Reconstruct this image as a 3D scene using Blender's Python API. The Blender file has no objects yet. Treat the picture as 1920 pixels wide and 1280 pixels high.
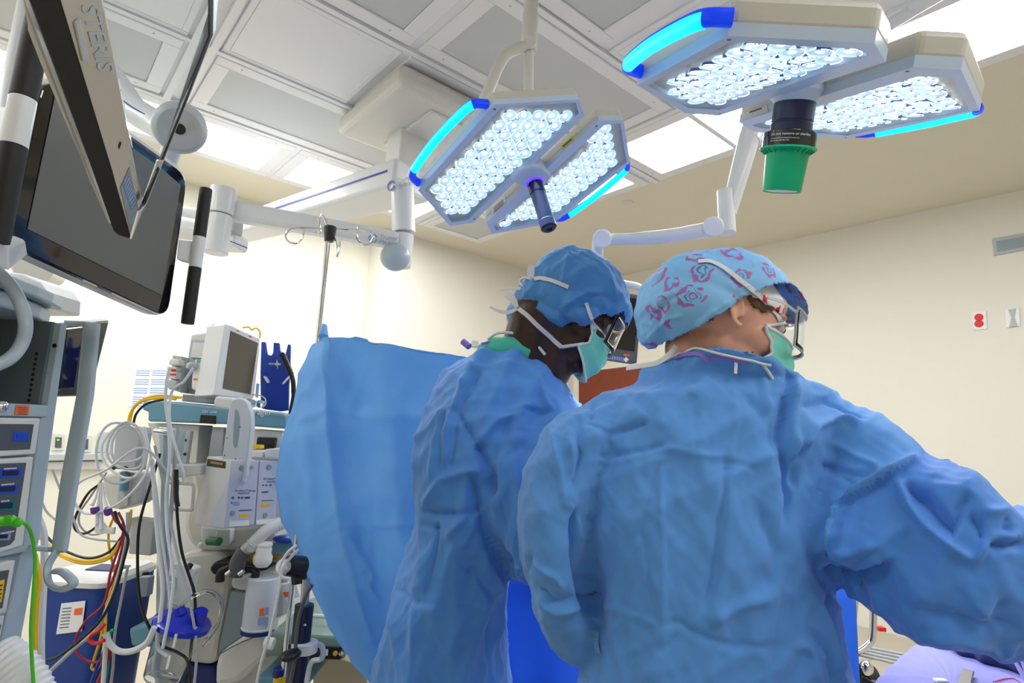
import bpy, bmesh, math, random
import numpy as np
from mathutils import Vector, Matrix, noise
from mathutils.bvhtree import BVHTree
random.seed(7)
sc = bpy.context.scene
COL = sc.collection
# ---------------------------------------------------------------- camera, world, exposure
F_PX, PITCH, ROLL, YAW_ROOM = 1085.9, 0.15548, 0.05076, 0.86663
CAM = np.array([0.0, 0.0, 1.25])
def cam_axes():
    cp, sp, cr, sr = math.cos(PITCH), math.sin(PITCH), math.cos(ROLL), math.sin(ROLL)
    fw = np.array([0, cp, sp]); u0 = np.array([0, -sp, cp]); r0 = np.array([1.0, 0, 0])
    return cr*r0+sr*u0, cr*u0-sr*r0, fw
RT, UP, FW = cam_axes()
cd = bpy.data.cameras.new('camera'); cam = bpy.data.objects.new('camera', cd); COL.objects.link(cam)
cd.sensor_width = 36; cd.lens = F_PX/1920*36; cd.clip_start = 0.02; cd.clip_end = 60
cam.matrix_world = Matrix(((RT[0], UP[0], -FW[0], CAM[0]), (RT[1], UP[1], -FW[1], CAM[1]), (RT[2], UP[2], -FW[2], CAM[2]), (0, 0, 0, 1)))
sc.camera = cam
w = bpy.data.worlds.new('world'); sc.world = w; w.use_nodes = True
w.node_tree.nodes['Background'].inputs[0].default_value = (0.75, 0.8, 0.9, 1)
w.node_tree.nodes['Background'].inputs[1].default_value = 0.4
sc.view_settings.view_transform = 'Standard'; sc.view_settings.look = 'None'
sc.view_settings.gamma = 1; sc.view_settings.use_curve_mapping = False
sc.view_settings.exposure = 0.0
CEIL_E = 16.0       # ceiling light radiance
LED_E = 3.0        # surgical lens radiance
# ---------------------------------------------------------------- helpers
def ray(x, y): return (x-960)*RT + (640-y)*UP + F_PX*FW
def P(x, y, d):
    r = ray(x, y); return CAM + r*(d/r[1])
def proj(p):
    q = np.asarray(p) - CAM; z = q@FW
    return 960+F_PX*(q@RT)/z, 640-F_PX*(q@UP)/z
UU = np.array([math.sin(YAW_ROOM), math.cos(YAW_ROOM), 0]); VV = np.array([-math.cos(YAW_ROOM), math.sin(YAW_ROOM), 0]); ZZ = np.array([0, 0, 1.0])
XX = np.array([1.0, 0, 0]); YY = np.array([0, 1.0, 0])
def room(u, v, z): return UU*u+VV*v+ZZ*z
def on_plane(x, y, o, n):
    r = ray(x, y); return CAM + r*(((o-CAM)@n)/(r@n))
def nrm(v): v = np.asarray(v, float); return v/np.linalg.norm(v)
def plane3(a, b, c):
    p, q, r = P(*a), P(*b), P(*c); n = nrm(np.cross(q-p, r-p))
    if n@(p-CAM) > 0: n = -n          # faces the camera
    return p, n
def axis_for(x, y, dx, dy, ratio):    # direction seen as (dx,dy) whose end cap shows with this ratio
    c = nrm(ray(x, y)); q = nrm(ray(x+dx, y+dy)); e = nrm(q-c*(q@c))
    return -ratio*c+math.sqrt(1-ratio*ratio)*e
def frame_of(n, up=ZZ):
    n = nrm(n); a = np.cross(up, n)
    if np.linalg.norm(a) < 1e-4: a = np.cross(YY, n)
    a = nrm(a); return a, np.cross(n, a), n

class MB:
    def __init__(s): s.v = []; s.f = []; s.sm = []
    def add(s, vs, fs, smooth=False):
        b = len(s.v); s.v += [tuple(map(float, p)) for p in vs]
        s.f += [tuple(i+b for i in f) for f in fs]; s.sm += [smooth]*len(fs); return s
    def box(s, o, a, b, c):           # corner and three edge vectors
        o, a, b, c = map(np.asarray, (o, a, b, c))
        vs = [o, o+a, o+a+b, o+b, o+c, o+a+c, o+a+b+c, o+b+c]
        fs = [(0, 3, 2, 1), (4, 5, 6, 7), (0, 1, 5, 4), (1, 2, 6, 5), (2, 3, 7, 6), (3, 0, 4, 7)]
        if np.cross(a, b)@c < 0: fs = [f[::-1] for f in fs]
        return s.add(vs, fs)
    def cbox(s, c, sx, sy, sz, ax=(XX, YY, ZZ)):
        a, b, d = (np.asarray(ax[0])*sx, np.asarray(ax[1])*sy, np.asarray(ax[2])*sz)
        return s.box(np.asarray(c)-(a+b+d)/2, a, b, d)
    def prism(s, poly, ext):
        poly = [np.asarray(p, float) for p in poly]; ext = np.asarray(ext, float); n = len(poly)
        nn = sum(np.cross(poly[i]-poly[0], poly[(i+1) % n]-poly[0]) for i in range(n))
        if nn@ext > 0: poly = poly[::-1]
        vs = poly+[p+ext for p in poly]
        fs = [tuple(range(n)), tuple(range(2*n-1, n-1, -1))]
        fs += [(i, i+n, (i+1) % n+n, (i+1) % n) for i in range(n)]
        return s.add(vs, fs)
    def tube(s, pts, r, seg=12, closed=False, flat=None, caps=True):
        pts = [np.asarray(p, float) for p in pts]; n = len(pts)
        rs = r if hasattr(r, '__len__') else [r]*n
        vs = []; prev = None
        for i, p in enumerate(pts):
            t = (pts[(i+1) % n]-pts[i-1]) if closed else (pts[min(i+1, n-1)]-pts[max(i-1, 0)])
            t = nrm(t)
            if prev is None:
                a = np.cross(t, ZZ if abs(t[2]) < .9 else XX)
            else: a = prev-t*(prev@t)
            a = nrm(a); prev = a; b = np.cross(t, a)
            for k in range(seg):
                an = 2*math.pi*k/seg
                vs.append(p+rs[i]*(a*math.cos(an)+b*math.sin(an)*(flat or 1)))
        fs = []
        for i in range(n if closed else n-1):
            j = (i+1) % n
            for k in range(seg):
                l = (k+1) % seg
                fs.append((i*seg+k, i*seg+l, j*seg+l, j*seg+k))
        s.add(vs, fs, True)
        if caps and not closed:
            b = len(s.v)-n*seg
            s.f.append(tuple(b+k for k in range(seg))[::-1]); s.f.append(tuple(b+(n-1)*seg+k for k in range(seg))); s.sm += [False, False]
        return s
    def cyl(s, a, b, r, r2=None, seg=24): return s.tube([a, b], [r, r if r2 is None else r2], seg)
    def lathe(s, o, ax, prof, seg=32, ref=None):   # prof: (radius, height) list
        a, b, n = frame_of(ax, ZZ if ref is None else ref); o = np.asarray(o, float)
        vs = []
        for r, h in prof:
            for k in range(seg):
                an = 2*math.pi*k/seg; vs.append(o+n*h+max(r, 1e-5)*(a*math.cos(an)+b*math.sin(an)))
        fs = []
        for i in range(len(prof)-1):
            for k in range(seg):
                l = (k+1) % seg; fs.append((i*seg+k, i*seg+l, (i+1)*seg+l, (i+1)*seg+k))
        s.add(vs, fs, True); b0 = len(s.v)-len(prof)*seg
        if prof[0][0] > 1e-4: s.f.append(tuple(b0+k for k in range(seg))[::-1]); s.sm.append(False)
        if prof[-1][0] > 1e-4: s.f.append(tuple(b0+(len(prof)-1)*seg+k for k in range(seg))); s.sm.append(False)
        return s
    def ell(s, c, rx, ry, rz, ax=(XX, YY, ZZ), seg=24, rings=14):
        c = np.asarray(c, float); X, Y, Z = map(np.asarray, ax); vs = []; fs = []
        for i in range(rings+1):
            th = math.pi*i/rings; st, ct = max(math.sin(th), 1e-4), math.cos(th)
            for k in range(seg):
                an = 2*math.pi*k/seg
                vs.append(c+X*rx*st*math.cos(an)+Y*ry*st*math.sin(an)+Z*rz*ct)
        for i in range(rings):
            for k in range(seg):
                l = (k+1) % seg; fs.append((i*seg+k, (i+1)*seg+k, (i+1)*seg+l, i*seg+l))
        s.add(vs, fs, True)
        b = len(s.v)-(rings+1)*seg
        s.f.append(tuple(b+k for k in range(seg))); s.f.append(tuple(b+rings*seg+k for k in range(seg))[::-1]); s.sm += [True, True]
        return s
    def loft(s, rings, seg=36, p=2.3):   # rings: (centre, half vector a, half vector b)
        vs = []
        for c, a, b in rings:
            for k in range(seg):
                an = 2*math.pi*k/seg; ca, sa = math.cos(an), math.sin(an)
                e = 2/p
                vs.append(np.asarray(c)+np.asarray(a)*math.copysign(abs(ca)**e, ca)+np.asarray(b)*math.copysign(abs(sa)**e, sa))
        n = len(rings); fs = []
        for i in range(n-1):
            for k in range(seg):
                l = (k+1) % seg; fs.append((i*seg+k, i*seg+l, (i+1)*seg+l, (i+1)*seg+k))
        fs.append(tuple(range(seg))[::-1]); fs.append(tuple((n-1)*seg+k for k in range(seg)))
        return s.add(vs, fs, True)
    def build(s, name, m, parent=None, bevel=0, bseg=2, recalc=False, solid=0, ang=35):
        me = bpy.data.meshes.new(name)
        root = parent
        while root is not None and root.parent is not None: root = root.parent
        V = np.array(s.v)
        if root is None:
            lo, hi = V.min(0), V.max(0); org = np.array([(lo[0]+hi[0])/2, (lo[1]+hi[1])/2, lo[2]])
        else: org = np.array(root.location)
        me.from_pydata((V-org).tolist(), [], s.f)
        me.validate()
        if len(me.polygons) == len(s.sm): me.polygons.foreach_set('use_smooth', s.sm)
        if recalc:
            bm = bmesh.new(); bm.from_mesh(me); bmesh.ops.recalc_face_normals(bm, faces=bm.faces); bm.to_mesh(me); bm.free()
        if any(s.sm): me.set_sharp_from_angle(angle=math.radians(ang))
        me.materials.append(m)
        o = bpy.data.objects.new(name, me); COL.objects.link(o)
        if root is None: o.location = org
        else: o.parent = parent
        if bevel:
            md = o.modifiers.new('bevel', 'BEVEL'); md.width = bevel; md.segments = bseg; md.limit_method = 'ANGLE'; md.angle_limit = math.radians(40); md.harden_normals = False
        if solid:
            md = o.modifiers.new('solid', 'SOLIDIFY'); md.thickness = solid; md.offset = 0
        return o
def tag(o, label=None, cat=None, group=None, kind=None):
    if label: o['label'] = label
    if cat: o['category'] = cat
    if group: o['group'] = group
    if kind: o['kind'] = kind
    return o
def thing(name, loc, label, cat, group=None):
    o = bpy.data.objects.new(name, None); COL.objects.link(o); o.location = [float(c) for c in loc]; o.empty_display_size = .05
    return tag(o, label, cat, group)
def struct(name, mb, m, **k): return tag(mb.build(name, m, **k), kind='structure')
def slab(mb, px, pl, th, off=0.0):    # a panel seen as this outline, lying in plane pl, th thick
    o, n = pl; o = o+n*off
    mb.prism([on_plane(x, y, o, n) for x, y in px], -n*th); return mb
def spline(pts, n=8):
    pts = [np.asarray(p, float) for p in pts]; out = []
    q = [2*pts[0]-pts[1]]+pts+[2*pts[-1]-pts[-2]]
    for i in range(1, len(q)-2):
        for k in range(n):
            t = k/n; a, b, c, d = q[i-1], q[i], q[i+1], q[i+2]
            out.append(.5*((2*b)+(c-a)*t+(2*a-5*b+4*c-d)*t*t+(3*b-a-3*c+d)*t**3))
    out.append(pts[-1]); return out
def pxs(l, n=8): return spline([P(*q) for q in l], n)
def round_poly(pts, r, n=5):          # rounded corners of a 3D polygon
    out = []; m = len(pts); pts = [np.asarray(p, float) for p in pts]
    for i in range(m):
        a, b, c = pts[i-1], pts[i], pts[(i+1) % m]
        la, lc = np.linalg.norm(a-b), np.linalg.norm(c-b); rr = min(r, la*.45, lc*.45)
        s0, s1 = b+(a-b)/la*rr, b+(c-b)/lc*rr
        for k in range(n+1):
            t = k/n; out.append((1-t)**2*s0+2*t*(1-t)*b+t*t*s1)
    return out
def text_mesh(body, o, right, up, size, m, name, parent, depth=.0006, align='LEFT', bold=0.0):
    cu = bpy.data.curves.new('t', 'FONT'); cu.body = body; cu.size = 1; cu.extrude = depth/size/2; cu.align_x = align; cu.offset = bold; cu.resolution_u = 3
    ob = bpy.data.objects.new('t', cu); COL.objects.link(ob)
    dg = bpy.context.evaluated_depsgraph_get(); me = bpy.data.meshes.new_from_object(ob.evaluated_get(dg))
    V = [tuple(v.co) for v in me.vertices]; Fs = [tuple(p.vertices) for p in me.polygons]
    bpy.data.objects.remove(ob); bpy.data.curves.remove(cu); bpy.data.meshes.remove(me)
    right, up = np.asarray(right, float), np.asarray(up, float); n = nrm(np.cross(right, up))
    mb = MB(); mb.add([np.asarray(o)+(right*v[0]+up*v[1]+n*v[2])*size for v in V], Fs)
    return mb.build(name, m, parent)
# ---------------------------------------------------------------- materials
MT = {}
def mat(name, col, rough=.5, metal=0, emis=None, es=0, trans=0, ior=1.45, coat=0, bump=None, spec=.5, alpha=1, var=0.0, vs=6, sheen=0, sss=0):
    m = bpy.data.materials.new(name); m.use_nodes = True; nt = m.node_tree; b = nt.nodes['Principled BSDF']
    b.inputs['Base Color'].default_value = (*col, 1); b.inputs['Roughness'].default_value = rough; b.inputs['Metallic'].default_value = metal
    b.inputs['IOR'].default_value = ior; b.inputs['Specular IOR Level'].default_value = spec
    b.inputs['Transmission Weight'].default_value = trans; b.inputs['Coat Weight'].default_value = coat; b.inputs['Alpha'].default_value = alpha
    if sheen: b.inputs['Sheen Weight'].default_value = sheen
    if sss: b.inputs['Subsurface Weight'].default_value = sss; b.inputs['Subsurface Radius'].default_value = (.012, .005, .003); b.inputs['Subsurface Scale'].default_value = 1
    if emis: b.inputs['Emission Color'].default_value = (*emis, 1); b.inputs['Emission Strength'].default_value = es
    L = nt.links.new
    if bump or var:
        tc = nt.nodes.new('ShaderNodeTexCoord')
    if bump:
        sc_, st, kind = bump
        if kind == 'weave':
            t1 = nt.nodes.new('ShaderNodeTexWave'); t1.inputs['Scale'].default_value = sc_; t1.bands_direction = 'X'
            t2 = nt.nodes.new('ShaderNodeTexWave'); t2.inputs['Scale'].default_value = sc_; t2.bands_direction = 'Z'
            L(tc.outputs['Object'], t1.inputs['Vector']); L(tc.outputs['Object'], t2.inputs['Vector'])
            mx = nt.nodes.new('ShaderNodeMath'); mx.operation = 'MULTIPLY'; L(t1.outputs['Fac'], mx.inputs[0]); L(t2.outputs['Fac'], mx.inputs[1]); src = mx.outputs[0]
        elif kind == 'holes':
            t1 = nt.nodes.new('ShaderNodeTexVoronoi'); t1.inputs['Scale'].default_value = sc_; t1.inputs['Randomness'].default_value = 0
            L(tc.outputs['Object'], t1.inputs['Vector']); src = t1.outputs['Distance']
        else:
            t1 = nt.nodes.new('ShaderNodeTexNoise'); t1.inputs['Scale'].default_value = sc_; t1.inputs['Detail'].default_value = 4
            L(tc.outputs['Object'], t1.inputs['Vector']); src = t1.outputs['Fac']
        bp = nt.nodes.new('ShaderNodeBump'); bp.inputs['Strength'].default_value = st; bp.inputs['Distance'].default_value = .002
        L(src, bp.inputs['Height']); L(bp.outputs['Normal'], b.inputs['Normal'])
    if var:
        tn = nt.nodes.new('ShaderNodeTexNoise'); tn.inputs['Scale'].default_value = vs; tn.inputs['Detail'].default_value = 5
        L(tc.outputs['Object'], tn.inputs['Vector'])
        rp = nt.nodes.new('ShaderNodeMapRange'); rp.inputs['To Min'].default_value = 1-var; rp.inputs['To Max'].default_value = 1+var; L(tn.outputs['Fac'], rp.inputs['Value'])
        hs = nt.nodes.new('ShaderNodeHueSaturation'); hs.inputs['Color'].default_value = (*col, 1); L(rp.outputs['Result'], hs.inputs['Value']); L(hs.outputs['Color'], b.inputs['Base Color'])
    MT[name] = m; return m
mat('wall_paint', (.79, .765, .67), .65, bump=(180, .05, 'noise'), var=.015)
mat('ceiling_paint', (.73, .69, .57), .8, var=.02)
mat('panel_white', (.78, .80, .83), .45)
mat('diffuser_grey', (.56, .59, .61), .55, bump=(160, .35, 'holes'))
mat('ceiling_glow', (.9, .9, .9), .5, emis=(.98, .99, 1.0), es=CEIL_E)
mat('floor_vinyl', (.50, .45, .36), .35, var=.06, vs=9)
mat('white_metal', (.74, .76, .78), .35, coat=.2)
mat('cream_plastic', (.66, .65, .60), .42)
mat('grey_plastic', (.46, .49, .51), .45)
mat('pale_plastic', (.70, .71, .70), .42, var=.02)
mat('dark_grey', (.09, .10, .11), .4)
mat('black_plastic', (.012, .012, .014), .35)
mat('black_gloss', (.006, .006, .008), .06, coat=.5)
mat('rubber', (.015, .015, .017), .6)
mat('chrome', (.75, .76, .78), .12, 1)
mat('brushed', (.55, .55, .56), .3, 1, bump=(260, .08, 'noise'))
mat('blue_stripe', (.02, .07, .40), .4)
mat('blue_plastic', (.01, .055, .42), .35)
mat('deep_blue', (.006, .02, .16), .4)
mat('navy', (.012, .014, .055), .35)
mat('steel_blue', (.13, .30, .42), .4)
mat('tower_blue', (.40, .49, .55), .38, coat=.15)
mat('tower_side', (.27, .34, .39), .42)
mat('green_paint', (.20, .30, .25), .4)
mat('yellow', (.85, .52, .01), .4)
mat('orange_sticker', (.9, .16, .03), .5)
mat('red', (.7, .02, .02), .4)
mat('crimson', (.35, .02, .06), .45)
mat('purple', (.12, .02, .25), .4)
mat('green_plastic', (.0, .40, .16), .35, spec=.4)
mat('green_bright', (.08, .55, .02), .35)
mat('white_plastic', (.85, .85, .86), .4)
mat('paper', (.86, .88, .92), .7)
mat('print_ink', (.08, .10, .18), .7)
mat('print_blue', (.25, .36, .60), .7)
mat('white_ink', (.80, .84, .88), .5)
mat('clear', (.93, .96, 1), .04, trans=1, ior=1.32, spec=.8)
mat('wood_cherry', (.22, .045, .018), .35, var=.2, vs=14)
mat('beige', (.60, .50, .33), .5)
mat('hose_white', (.72, .74, .76), .4)
mat('screen_off', (.02, .022, .024), .12, coat=.3)
# ================================================================ the room
Z_C = 3.0
U_L, U_R, V_A, V_B, V_K = -2.6, 4.86, 4.84, 4.57, -3.2
U_RET = 2.32
def face(name, pts, th_dir, m): return struct(name, MB().prism(pts, np.asarray(th_dir)), MT[m])
face('floor', [room(U_L, V_K, 0), room(U_R, V_K, 0), room(U_R, V_A, 0), room(U_L, V_A, 0)], (0, 0, -.1), 'floor_vinyl')
face('ceiling', [room(U_L, V_K, Z_C), room(U_R, V_K, Z_C), room(U_R, V_A, Z_C), room(U_L, V_A, Z_C)], (0, 0, .1), 'ceiling_paint')
face('wall_left', [room(U_L, V_A, 0), room(U_RET, V_A, 0), room(U_RET, V_A, Z_C), room(U_L, V_A, Z_C)], VV*.1, 'wall_paint')
face('wall_back', [room(U_RET, V_B, 0), room(U_R, V_B, 0), room(U_R, V_B, Z_C), room(U_RET, V_B, Z_C)], VV*.37, 'wall_paint')
face('wall_right', [room(U_R, V_K, 0), room(U_R, V_B, 0), room(U_R, V_B, Z_C), room(U_R, V_K, Z_C)], UU*.1, 'wall_paint')
face('wall_near', [room(U_L, V_K, 0), room(U_R, V_K, 0), room(U_R, V_K, Z_C), room(U_L, V_K, Z_C)], -VV*.1, 'wall_paint')
face('wall_far_left', [room(U_L, V_K, 0), room(U_L, V_A, 0), room(U_L, V_A, Z_C), room(U_L, V_K, Z_C)], -UU*.1, 'wall_paint')
struct('baseboard_back', MB().box(room(U_RET+.3, V_B-.012, 0), UU*(U_R-U_RET-.3), VV*.012, ZZ*.1), MT['grey_plastic'])
def module(kind, u0, u1, v0, v1, label, group, screws=True):
    g = .008; zt = Z_C
    names = {'light': ('ceiling_light', 'ceiling light'), 'diff': ('air_diffuser', 'air diffuser'), 'blank': ('ceiling_panel', 'ceiling panel')}
    nm, cat = names[kind]
    t = thing(nm, room((u0+u1)/2, (v0+v1)/2, zt-.02), label, cat, group)
    a0, a1, b0, b1 = u0+g, u1-g, v0+g, v1-g
    fw = .075 if kind != 'blank' else .03
    fr = MB()
    def bar(x0, x1, y0, y1, h): fr.box(room(x0, y0, zt-h), UU*(x1-x0), VV*(y1-y0), ZZ*(h-.001))
    h = .018
    bar(a0, a1, b0, b0+fw, h); bar(a0, a1, b1-fw, b1, h); bar(a0, a0+fw, b0+fw, b1-fw, h); bar(a1-fw, a1, b0+fw, b1-fw, h)
    fr.build('frame', MT['panel_white'], t, bevel=.003, bseg=1)
    e = .002 if kind == 'diff' else .001
    p = MB().box(room(a0+fw+e, b0+fw+e, zt-.010 if kind != 'blank' else zt-.016), UU*(a1-a0-2*fw-2*e), VV*(b1-b0-2*fw-2*e), ZZ*.008)
    p.build({'light': 'lens', 'diff': 'perforated_face', 'blank': 'panel_face'}[kind], MT[{'light': 'ceiling_glow', 'diff': 'diffuser_grey', 'blank': 'panel_white'}[kind]], t)
    if screws and kind != 'blank':
        for uu in (a0+.12, a1-.12):
            for vv in (b0+.035, b1-.035): MB().cyl(room(uu, vv, zt-h+.001), room(uu, vv, zt-h-.002), .005, seg=8).build('screw', MT['grey_plastic'], t)
    return t
# rails of the ceiling grid between the modules
tr = MB()
for v in (1.62, 2.24, 2.90, 3.565): tr.box(room(-1.35, v-.022, Z_C-.026), UU*4.47, VV*.03, ZZ*.024)
for u in (.42, .50): tr.box(room(u-.02, -.9, Z_C-.027), UU*.035, VV*4.45, ZZ*.024)
for u in (2.46,): tr.box(room(u-.02, -.9, Z_C-.025), UU*.03, VV*5.1, ZZ*.022)
struct('trim_1', tr, MT['panel_white'])
bk = MB(); bk.box(room(-1.35, -.9, Z_C-.006), UU*4.47, VV*5.12, ZZ*.0055); struct('trim_2', bk, MT['panel_white'])
LG = 'ceiling lights around the air supply grid'
for a in [(-1.28, -.06, 3.59, 4.22, 'bright rectangular ceiling light at far left, behind the grab handle'),
          (-.04, 1.17, 3.59, 4.22, 'bright rectangular ceiling light above the wall at left, half hidden by the round hub'),
          (1.19, 2.43, 3.59, 4.22, 'bright ceiling light above the long boom beam, cut off by it'),
          (2.48, 3.12, 2.28, 3.54, 'bright ceiling light peeping out at the right edge of the left surgical lamp'),
          (2.48, 3.12, .99, 2.22, 'bright ceiling light between the two surgical lamps'),
          (2.48, 3.12, -.3, .97, 'bright ceiling light in the upper right corner, behind the right surgical lamp')]:
    module('light', *a, None)
for a in [(-.04, 1.17, -1.6, -.98), (1.19, 2.43, -1.6, -.98), (-2.0, -1.36, 2.3, 3.5), (-2.0, -1.36, .9, 2.2)]:  # unseen lights, added for the general brightness of the room
    module('light', *a, 'unseen ceiling light added on the near side to brighten the room', 'added ceiling lights out of the picture')
for a in [(.52, 1.79, 2.925, 3.545, 'long grey perforated air diffuser beside the row of bright ceiling lights'),
          (1.81, 2.44, 2.925, 3.545, 'grey air diffuser hidden behind the boom drop tube and left lamp'),
          (.52, 1.17, 1.64, 2.215, 'grey perforated air diffuser at the top edge, left of the lamp suspension tube'),
          (1.20, 2.44, 1.64, 2.215, 'long grey air diffuser directly behind the lamp suspension tube'),
          (.52, 1.80, .96, 1.60, 'grey perforated air diffuser at the top edge, right of the lamp suspension tube'),
          (-.82, .39, 2.925, 3.545, 'grey air diffuser seen through the clear sheet of the near screen, low'),
          (-.82, .39, 1.64, 2.215, 'grey air diffuser at the top left behind the near screen'),
          (2.48, 3.12, 3.59, 4.22, 'square olive-grey return grille in the ceiling below the left surgical lamp')]:
    module('diff', *a, None)
for a in [(.52, 1.17, 2.26, 2.885, 'plain square white ceiling panel between the two grey diffusers'),
          (1.20, 2.44, 2.26, 2.885, 'plain white ceiling panel behind the square boom ceiling cover'),
          (1.83, 2.44, .96, 1.60, 'plain white ceiling panel above the blue grip of the right surgical lamp'),
          (-.82, .39, 2.26, 2.885, 'plain white ceiling panel seen through the clear sheet of the near screen')]:
    module('blank', *a, None)
# disc fitting on the ceiling and things on the walls
d = MB().lathe(room(3.30, 2.62, Z_C), -ZZ, [(.045, 0), (.045, .006), (.038, .012), (.0, .014)])
tag(d.build('sprinkler_cover', MT['cream_plastic']), 'small round metal sprinkler cover on the cream ceiling', 'sprinkler')
PR = (room(U_R, 0, 0), -UU)
PB = (room(0, V_B, 0), -VV); PA = (room(0, V_A, 0), -VV)
v = thing('wall_vent', on_plane(1900, 475, *PR), 'flat bluish grey rectangular plate high on the right wall', 'wall plate')
slab(MB(), [(1860, 447), (1975, 427), (1977, 458), (1863, 479)], PR, .012, .012).build('plate', MT['grey_plastic'], v, bevel=.002)
slab(MB(), [(1868, 452), (1970, 434), (1971, 452), (1870, 472)], PR, .003, .015).build('inner_plate', MT['tower_side'], v)
o = thing('power_outlet', on_plane(1836, 618, *PR), 'white wall outlet with two red sockets on the right wall', 'outlet')
slab(MB(), [(1822, 585), (1849, 583), (1851, 616), (1825, 619)], PR, .008, .008).build('face_plate', MT['white_plastic'], o, bevel=.002)
for y in (595, 607):
    c = on_plane(1836, y, *PR); MB().lathe(c-UU*.006, -UU, [(.024, 0), (.024, .006), (.02, .009), (0, .009)]).build('socket', MT['red'], o)
s = thing('wall_switch', on_plane(1898, 612, *PR), 'white curved wall switch plate at the right edge of the wall', 'switch')
slab(MB(), [(1884, 579), (1911, 576), (1913, 611), (1887, 614)], PR, .008, .008).build('face_plate', MT['white_plastic'], s, bevel=.002)
slab(MB(), [(1890, 580), (1905, 578), (1901, 594), (1908, 611), (1892, 613), (1896, 596)], PR, .006, .014).build('rocker', MT['grey_plastic'], s, bevel=.002)
# cabinet with the reddish wood door seen between the two people, beige strip beside
c = thing('wooden_cabinet', on_plane(1180, 1200, *PR)*[1, 1, 0], 'reddish cherry wood cabinet front between the two surgeons', 'cabinet')
slab(MB(), [(1085, 698), (1330, 668), (1330, 1250), (1085, 1250)], PR, .03, .03).build('door', MT['wood_cherry'], c, bevel=.003)
slab(MB(), [(1062, 688), (1345, 655), (1345, 1262), (1062, 1262)], PR, .015, .016).build('frame', MT['wall_paint'], c, bevel=.003)
c = thing('wall_rail', on_plane(840, 670, *PB), 'narrow beige rail on the back wall behind the drape, left of the man', 'wall rail')
slab(MB(), [(805, 663), (960, 690), (960, 700), (806, 671)], PB, .03, .03).build('rail', MT['beige'], c, bevel=.003)
c = slab(MB(), [(886, 638), (897, 639), (897, 650), (886, 649)], PB, .02, .02).build('thermostat', MT['grey_plastic'], bevel=.002)
tag(c, 'tiny grey box on the back wall just above the man\'s shoulder', 'wall box')
# printed notice on the left wall
n = thing('wall_notice', on_plane(300, 800, *PA), 'white printed notice in two columns on the wall left of the patient monitor', 'notice')
nq = [(250, 684), (325, 683), (330, 800), (240, 762)]
slab(MB(), [(252, 683), (332, 683), (332, 770), (240, 762)], PA, .002, .003).build('sheet', MT['paper'], n)
lines = MB()
for k in range(17):
    y = 694+k*4.1
    if k in (3, 7, 11): continue
    x0 = 256-(y-684)*.13
    for (xa, xb) in ((x0+1, x0+27), (x0+31, x0+62)): slab(lines, [(xa, y), (xb, y+.6), (xb, y+2.4), (xa, y+1.8)], PA, .0008, .0042)
lines.build('print', MT['print_blue'], n)
# wall outlets low on the left wall
for i, (x, y, nm_) in enumerate([(110, 812, 'left of the blue-grey tower rod'), (160, 815, 'right of the blue-grey tower rod')]):
    o = thing('data_outlet', on_plane(x, y+28, *PA), 'cream wall outlet '+nm_+(' with a small green light' if i == 0 else ''), 'outlet', None)
    slab(MB(), [(x-10, y), (x+12, y+1), (x+10, y+32), (x-12, y+32)], PA, .01, .01).build('face_plate', MT['cream_plastic'], o, bevel=.002)
    slab(MB(), [(x-6, y+7), (x+6, y+8), (x+5, y+27), (x-7, y+27)], PA, .006, .014).build('insert', MT['dark_grey'], o)
    if i == 0: slab(MB(), [(x-3, y+11), (x+1, y+11), (x+1, y+14), (x-3, y+14)], PA, .004, .017).build('lamp', mat('green_led', (.1, .8, .1), .4, emis=(.15, 1, .05), es=1.5), o)
o = slab(MB(), [(186, 810), (215, 808), (208, 850), (184, 848)], PA, .02, .02).build('wall_box', MT['grey_plastic'], bevel=.004); tag(o, 'grey wall box behind the cable coil', 'wall box')
sh = thing('wall_shelf', on_plane(130, 880, *PA), 'thin grey wall rail shelf with cables behind the tower rod', 'shelf')
slab(MB(), [(70, 852), (200, 850), (200, 862), (70, 864)], PA, .06, .06).build('shelf_board', MT['grey_plastic'], sh, bevel=.003)
slab(MB(), [(70, 866), (200, 864), (200, 880), (70, 880)], PA, .03, .03).build('rail', MT['pale_plastic'], sh, bevel=.003)

# ================================================================ surgical lamps
def lens_cups(mbs, poly, N, E1, E2, o, pitch=.043, r=.022):
    pts = [((p-o)@E1, (p-o)@E2) for p in poly]
    def inside(x, y, mrg):
        ok = True; n = len(pts); area = sum(pts[i][0]*pts[(i+1) % n][1]-pts[(i+1) % n][0]*pts[i][1] for i in range(n)); sg = 1 if area > 0 else -1
        for i in range(n):
            ax, ay = pts[i]; bx, by = pts[(i+1) % n]; l = math.hypot(bx-ax, by-ay)
            if sg*((bx-ax)*(y-ay)-(by-ay)*(x-ax))/l < mrg: return False
        return True
    xs = [q[0] for q in pts]; ys = [q[1] for q in pts]
    row = 0; y = min(ys)
    while y < max(ys):
        x = min(xs)+(row % 2)*pitch/2
        while x < max(xs):
            if inside(x, y, r*.85):
                c = o+E1*x+E2*y; jit = random.uniform(-.12, .12)
                ax = nrm(N+E1*jit+E2*random.uniform(-.12, .12))
                mbs.append((c, ax))
            x += pitch
        y += pitch*.866; row += 1
mat('lens_shell', (.93, .95, 1), .08, trans=.55, ior=1.3, spec=.8, emis=(.45, .75, 1), es=.42)
mat('lens_rim', (.9, .95, 1), .1, emis=(.75, .9, 1), es=.9)
mat('led_and_glint', (1, 1, 1), .3, emis=(.80, .92, 1), es=LED_E*2.0)
mat('lens_back', (.12, .20, .45), .2, emis=(.12, .30, 1.0), es=.16)
mat('lamp_shell', (.56, .55, .49), .4)
mat('lamp_face', (.50, .62, .78), .35)
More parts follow.
